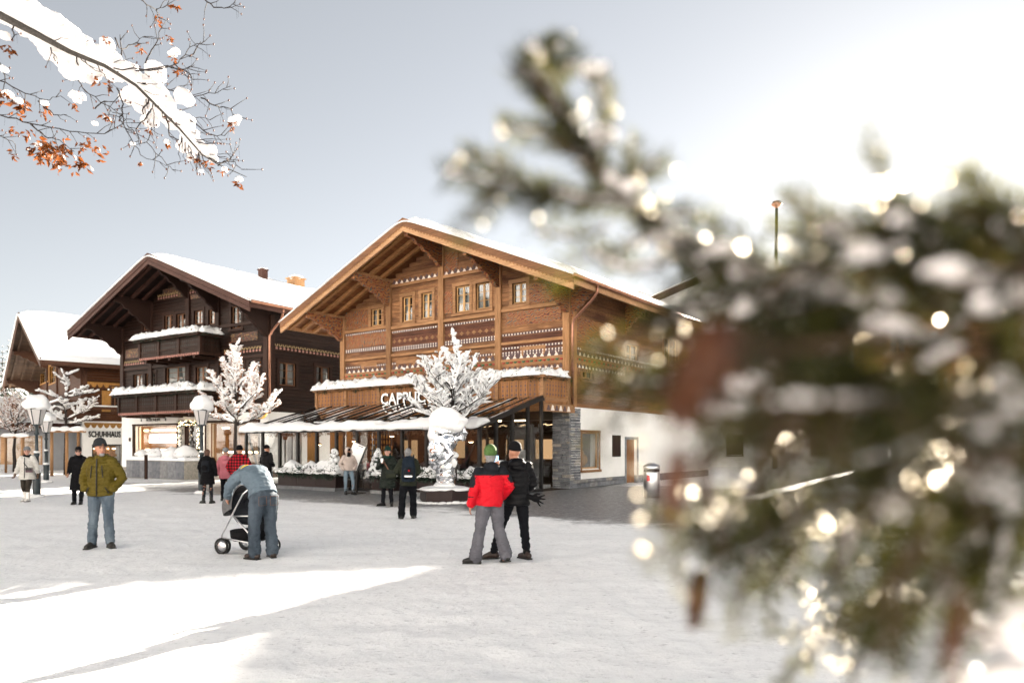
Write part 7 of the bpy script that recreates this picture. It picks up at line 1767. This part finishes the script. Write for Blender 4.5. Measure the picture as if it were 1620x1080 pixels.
def twig(pts, r0=.0022, dens=1.0, nl=.0155, snow=0.0, frosty=.05, shoots=0, rs=1.0):
    P3 = [relS(P(*q)) for q in pts]; fine = []
    for i in range(len(P3)-1):
        a, b = P3[i], P3[i+1]; p0 = P3[max(0, i-1)]; p3 = P3[min(len(P3)-1, i+2)]
        for k in range(8):
            t = k/8; fine.append(.5*((2*a)+(b-p0)*t+(2*p0-5*a+4*b-p3)*t*t+(3*a-p0-3*b+p3)*t**3))
    fine.append(P3[-1]); n = len(fine)
    tb_.tube(fine, [r0*(1-.6*i/n) for i in range(n)], 6)
    acc = 0
    for i in range(n-1):
        a, b = fine[i], fine[i+1]; L = (b-a).length; d = (b-a)/max(L, 1e-6); u = d.orthogonal().normalized(); v = d.cross(u); cnt = L*1000*dens*(2.7 if pts[-1][1] < 352 and pts[-1][0] < 1110 else 1.25); cnt = int(cnt)+(rr.random() < cnt-int(cnt))
        for _ in range(cnt):
            an = rr.random()*2*PI; side_ = u*math.cos(an)+v*math.sin(an); side_ = (side_+Vector((0, 0, .35))).normalized()
            nd_ = (d*rr.uniform(.35, 1.0)+side_).normalized(); p = a+(b-a)*rr.random(); l = nl*rr.uniform(.75, 1.15); needle(p+side_*r0*.6, nd_, l, .00062)
            if rr.random() < frosty*.4: frost(p+nd_*l*rr.uniform(.5, 1), rr.uniform(.0009, .0021))
        if snow > 0 and rr.random() < .6:
            r = snow*rr.uniform(.5, 1.2)*(.3 if in_gap(a) else 1); snow_blob(sw, a+Vector((0, 0, r*.55)), (r*1.15, r*1.15, r*.8), rr.random()*50, 12, 8, .35, 2.2)
        if shoots and i % max(1, int(10/shoots)) == 3:
            s_ = rr.choice((-1, 1)); e = (d*rr.uniform(.5, 1)+u*s_*rr.uniform(.4, .9)+v*rr.uniform(-.5, .5)+Vector((0, 0, -.1))).normalized()*rr.uniform(.03, .06)*rs*min(1, pts[-1][2]/.46); q0 = a+trunk_at; q1 = q0+e*.5; q2 = q0+e+Vector((0, 0, -.006))
            inv = lambda w_: (CX+w_.x/w_.y*FPX, HY-(w_.z-CAM_H)/w_.y*FPX, w_.y)
            twig([inv(q0), inv(q1), inv(q2)], r0*.6, dens*.9, nl, snow*.35 if rr.random() < .5 else 0, frosty)
# the upper branch running in from the right and forking to its tip
twig([(1950, 560, .62), (1700, 520, .56), (1500, 490, .52), (1330, 470, .50), (1190, 440, .49), (1080, 390, .48), (1000, 330, .48), (945, 265, .48), (900, 200, .49), (865, 140, .49), (842, 85, .50)], .0042, 1.0, .0165, .0055, .05, 2)
twig([(985, 320, .48), (920, 318, .47), (850, 300, .46), (780, 292, .46), (705, 275, .46)], .002, 1.05, .0165, .0035, .05, 1)
twig([(830, 298, .465), (790, 262, .46), (735, 245, .46)], .0016, 1.0, .016, .002, .06)
twig([(800, 292, .46), (775, 320, .455), (762, 350, .455)], .0014, .9, .014, 0, .05)
twig([(925, 225, .485), (885, 215, .48), (845, 212, .48), (800, 205, .48)], .0016, 1.0, .016, .002, .07)
twig([(940, 260, .48), (958, 190, .47), (945, 120, .47)], .0018, 1.0, .016, .004, .06)
twig([(985, 310, .48), (1015, 275, .47), (1045, 260, .47)], .0018, 1.0, .017, .003, .08)
twig([(1010, 340, .48), (1060, 345, .46), (1100, 340, .46)], .0018, .9, .017, .002, .08)
twig([(1090, 395, .48), (1040, 420, .46), (985, 425, .45), (930, 400, .45)], .0018, .9, .017, .003, .03, 1)
twig([(960, 360, .47), (900, 375, .46), (845, 365, .46)], .0015, .8, .015, .002, .03)
# the bough below: dense sprays of the right side
for k, (a, b, c, z) in enumerate((((1500, 490), (1400, 420), (1300, 370), .42), ((1640, 480), (1520, 420), (1400, 330), .38), ((1700, 470), (1610, 400), (1560, 350), .36), ((1330, 470), (1220, 500), (1110, 520), .46), ((1250, 460), (1150, 470), (1040, 520), .47), ((1200, 500), (1080, 530), (990, 575), .47),
        ((1420, 480), (1330, 560), (1240, 620), .44), ((1540, 490), (1460, 590), (1380, 690), .43), ((1640, 520), (1560, 620), (1480, 760), .42), ((1330, 540), (1240, 650), (1180, 780), .47), ((1420, 560), (1330, 680), (1290, 830), .46), ((1240, 560), (1150, 640), (1100, 740), .46),
        ((1180, 540), (1110, 590), (1000, 610), .48), ((1700, 620), (1600, 700), (1540, 860), .40), ((1260, 700), (1180, 790), (1110, 850), .48), ((1330, 740), (1240, 830), (1160, 880), .49), ((1400, 700), (1350, 820), (1330, 900), .47), ((1480, 720), (1440, 840), (1400, 930), .45),
        ((1560, 760), (1500, 850), (1470, 960), .42), ((1650, 700), (1600, 800), (1585, 880), .4), ((1480, 450), (1440, 380), (1330, 420), .38), ((1600, 560), (1500, 560), (1400, 600), .37), ((1500, 640), (1400, 650), (1290, 690), .42), ((1360, 480), (1290, 430), (1200, 430), .44),
        ((1560, 480), (1500, 420), (1470, 380), .37), ((1680, 560), (1580, 560), (1500, 640), .38))):
    pts = [(a[0], a[1], z+.03), ((a[0]+b[0])/2+rr.uniform(-15, 15), (a[1]+b[1])/2+rr.uniform(-15, 15), z+.015), (b[0], b[1], z), ((b[0]+c[0])/2+rr.uniform(-12, 12), (b[1]+c[1])/2+rr.uniform(-10, 18), z-.005), (c[0], c[1], z-.01)]
    twig(pts, .0024, 1.15, .0165, .0035, .03, 2.2, 1.15)
for k in range(13):                                      # the thicket of sprays further in
    x, y = rr.uniform(1230, 1680), rr.uniform(370, 880); z = rr.uniform(.27, .36)
    if x < 1240+max(0, y-640)*.45 or rr.random() < .0: continue
    if rr.random() < max(0, (y-700)/330): continue
    dx, dy = rr.uniform(-130, -50), rr.uniform(-35, 95)
    twig([(x-dx*.8, y-dy*.7, z+.02), (x-dx*.2, y-dy*.25+rr.uniform(-10, 10), z), (x+dx*.35, y+dy*.3, z-.005), (x+dx, y+dy, z-.01)], .0024, 1.05, .0175, .003 if rr.random() < .3 else 0, .02, 1.8, 1.2)
twig([(1760, 420, .37), (1680, 390, .37), (1600, 360, .36), (1540, 350, .36)], .0024, 1.3, .0165, .003, .03, 2)
twig([(1740, 360, .38), (1660, 340, .38), (1590, 330, .37)], .0022, 1.3, .0165, .003, .03, 1)
for k in range(15):                                      # fill between the bough and the wall behind
    x, y = rr.uniform(1150, 1420), rr.uniform(430, 700); z = rr.uniform(.44, .60); dx, dy = rr.uniform(-110, -40), rr.uniform(-20, 80)
    twig([(x-dx*.7, y-dy*.6, z+.02), (x-dx*.1, y-dy*.2+rr.uniform(-10, 10), z), (x+dx*.4, y+dy*.3, z-.005), (x+dx, y+dy, z-.01)], .0024, 1.1, .0175, .003 if rr.random() < .4 else 0, .02, 1.8, 1.1)
# lower sprays over the snow
twig([(1150, 800, .50), (1110, 850, .5), (1065, 895, .5), (1100, 950, .5), (1105, 985, .5)], .0015, .7, .013, 0, .04)
twig([(1180, 840, .74), (1250, 925, .75), (1330, 965, .75), (1420, 985, .75)], .0018, 1.5, .019, 0, .10, 1)
twig([(1290, 830, .72), (1245, 880, .73), (1195, 935, .73)], .0018, 1.6, .018, 0, .06, 1)
twig([(1420, 900, .6), (1370, 960, .6), (1310, 1000, .6), (1275, 1050, .6)], .0018, 1.1, .015, 0, .12, 1.5)
twig([(1450, 930, .48), (1420, 1000, .48), (1330, 1060, .48)], .0018, 1.1, .015, 0, .10, 1)
twig([(1600, 760, .42), (1540, 900, .42), (1520, 1000, .42), (1500, 1100, .42)], .006, .7, .015, .004, .03, 1)
nd.build('needles', M['near_needle'], sb, 'stuff')
# snow lying thick on the boughs
for (px, py, z, rx, rz, n) in ((945, 118, .47, 26, 34, 3), (955, 215, .475, 24, 40, 4), (990, 300, .475, 32, 24, 3), (1060, 375, .475, 42, 24, 4), (1130, 400, .47, 40, 26, 3), (1215, 440, .45, 70, 44, 5), (1300, 450, .44, 60, 44, 4), (1200, 480, .45, 50, 30, 3), (1400, 400, .36, 60, 30, 3), (1520, 440, .34, 70, 34, 3), (1600, 470, .33, 60, 40, 3), (1440, 350, .36, 36, 20, 2), (1330, 360, .38, 36, 26, 3),
                               (1130, 640, .40, 58, 26, 4), (1180, 605, .40, 40, 22, 3), (1075, 670, .40, 26, 16, 2), (1290, 620, .42, 44, 40, 3), (1420, 520, .38, 60, 30, 3), (1600, 620, .34, 50, 70, 3), (1560, 730, .36, 40, 40, 3), (1420, 800, .42, 50, 46, 4), (1480, 860, .42, 60, 52, 5), (1530, 930, .42, 56, 60, 4), (1570, 780, .36, 50, 60, 3), (1590, 1010, .5, 60, 50, 4), (1640, 960, .5, 60, 60, 4), (1590, 1085, .48, 90, 50, 4), (1390, 470, .40, 50, 30, 3)):
    an = rr.uniform(-.25, .5)
    for k in range(n*3):
        s_ = z/FPX; t = rr.uniform(-.75, .75); c = relS(P(px+rx*t, py+rx*t*math.tan(an)*.7+rr.uniform(-.35, .35)*rz, z+rr.uniform(-.010, .012))); f = rr.uniform(.28, .46)*(1-.4*abs(t)); snow_blob(sw, c, (rx*s_*f*1.1, rx*s_*f*.8, min(rz, rx)*s_*f*1.2), rr.random()*40, 12, 8, .4, 2.0)
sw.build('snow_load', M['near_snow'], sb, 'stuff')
# melt frost catching the sun
for (px, py, z, s_, n) in CLUSTERS:
    for _ in range(int(n*1.1)): frost(relS(P(px+rr.gauss(0, .55)*s_, py+rr.gauss(0, .5)*s_, z+rr.uniform(-.01, .01))), rr.uniform(.0010, .0022))
fr.build('frost_flakes', M['frost'], sb, 'stuff'); tb_.build('trunk', M['near_bark'], sb)
def cone(p0, p1, R):
    a, b = relS(P(*p0)), relS(P(*p1)); ax = (b-a); L = ax.length; d = ax/L; u = d.orthogonal().normalized(); v = d.cross(u); m = MB()
    m.tube([a+d*L*t for t in (0, .1, .3, .6, .85, .97)], [R*.35, R*.62, R*.78, R*.74, R*.5, R*.15], 10)
    n = int(L/.0016*1.2)
    for k in range(n):
        t = (k+.5)/n; an = k*2.39996; r = R*(.25+.75*math.sin(PI*min(1, .16+t*.80))); s_ = u*math.cos(an)+v*math.sin(an); tg = d.cross(s_); p = a+d*L*t+s_*r*.55; e = p+s_*R*.42+d*R*.75; w = R*.42
        m.add([p-tg*w*.6, p+tg*w*.6, p+tg*w+(e-p)*.6, e, p-tg*w+(e-p)*.6, p+(e-p)*.5+s_*R*.14], [(0, 1, 5), (1, 2, 5), (2, 3, 5), (3, 4, 5), (4, 0, 5)], 0, True)
    m.build('cone', M['cone'], sb)
cone((1150, 515, .24), (1078, 645, .235), .0115); cone((1078, 705, .26), (1060, 815, .26), .0062); cone((1520, 940, .28), (1500, 1040, .28), .006); cone((1110, 900, .50), (1098, 985, .50), .008); cone((1420, 950, .5), (1385, 1010, .5), .012)
bpy.data.scenes.remove(WORK)
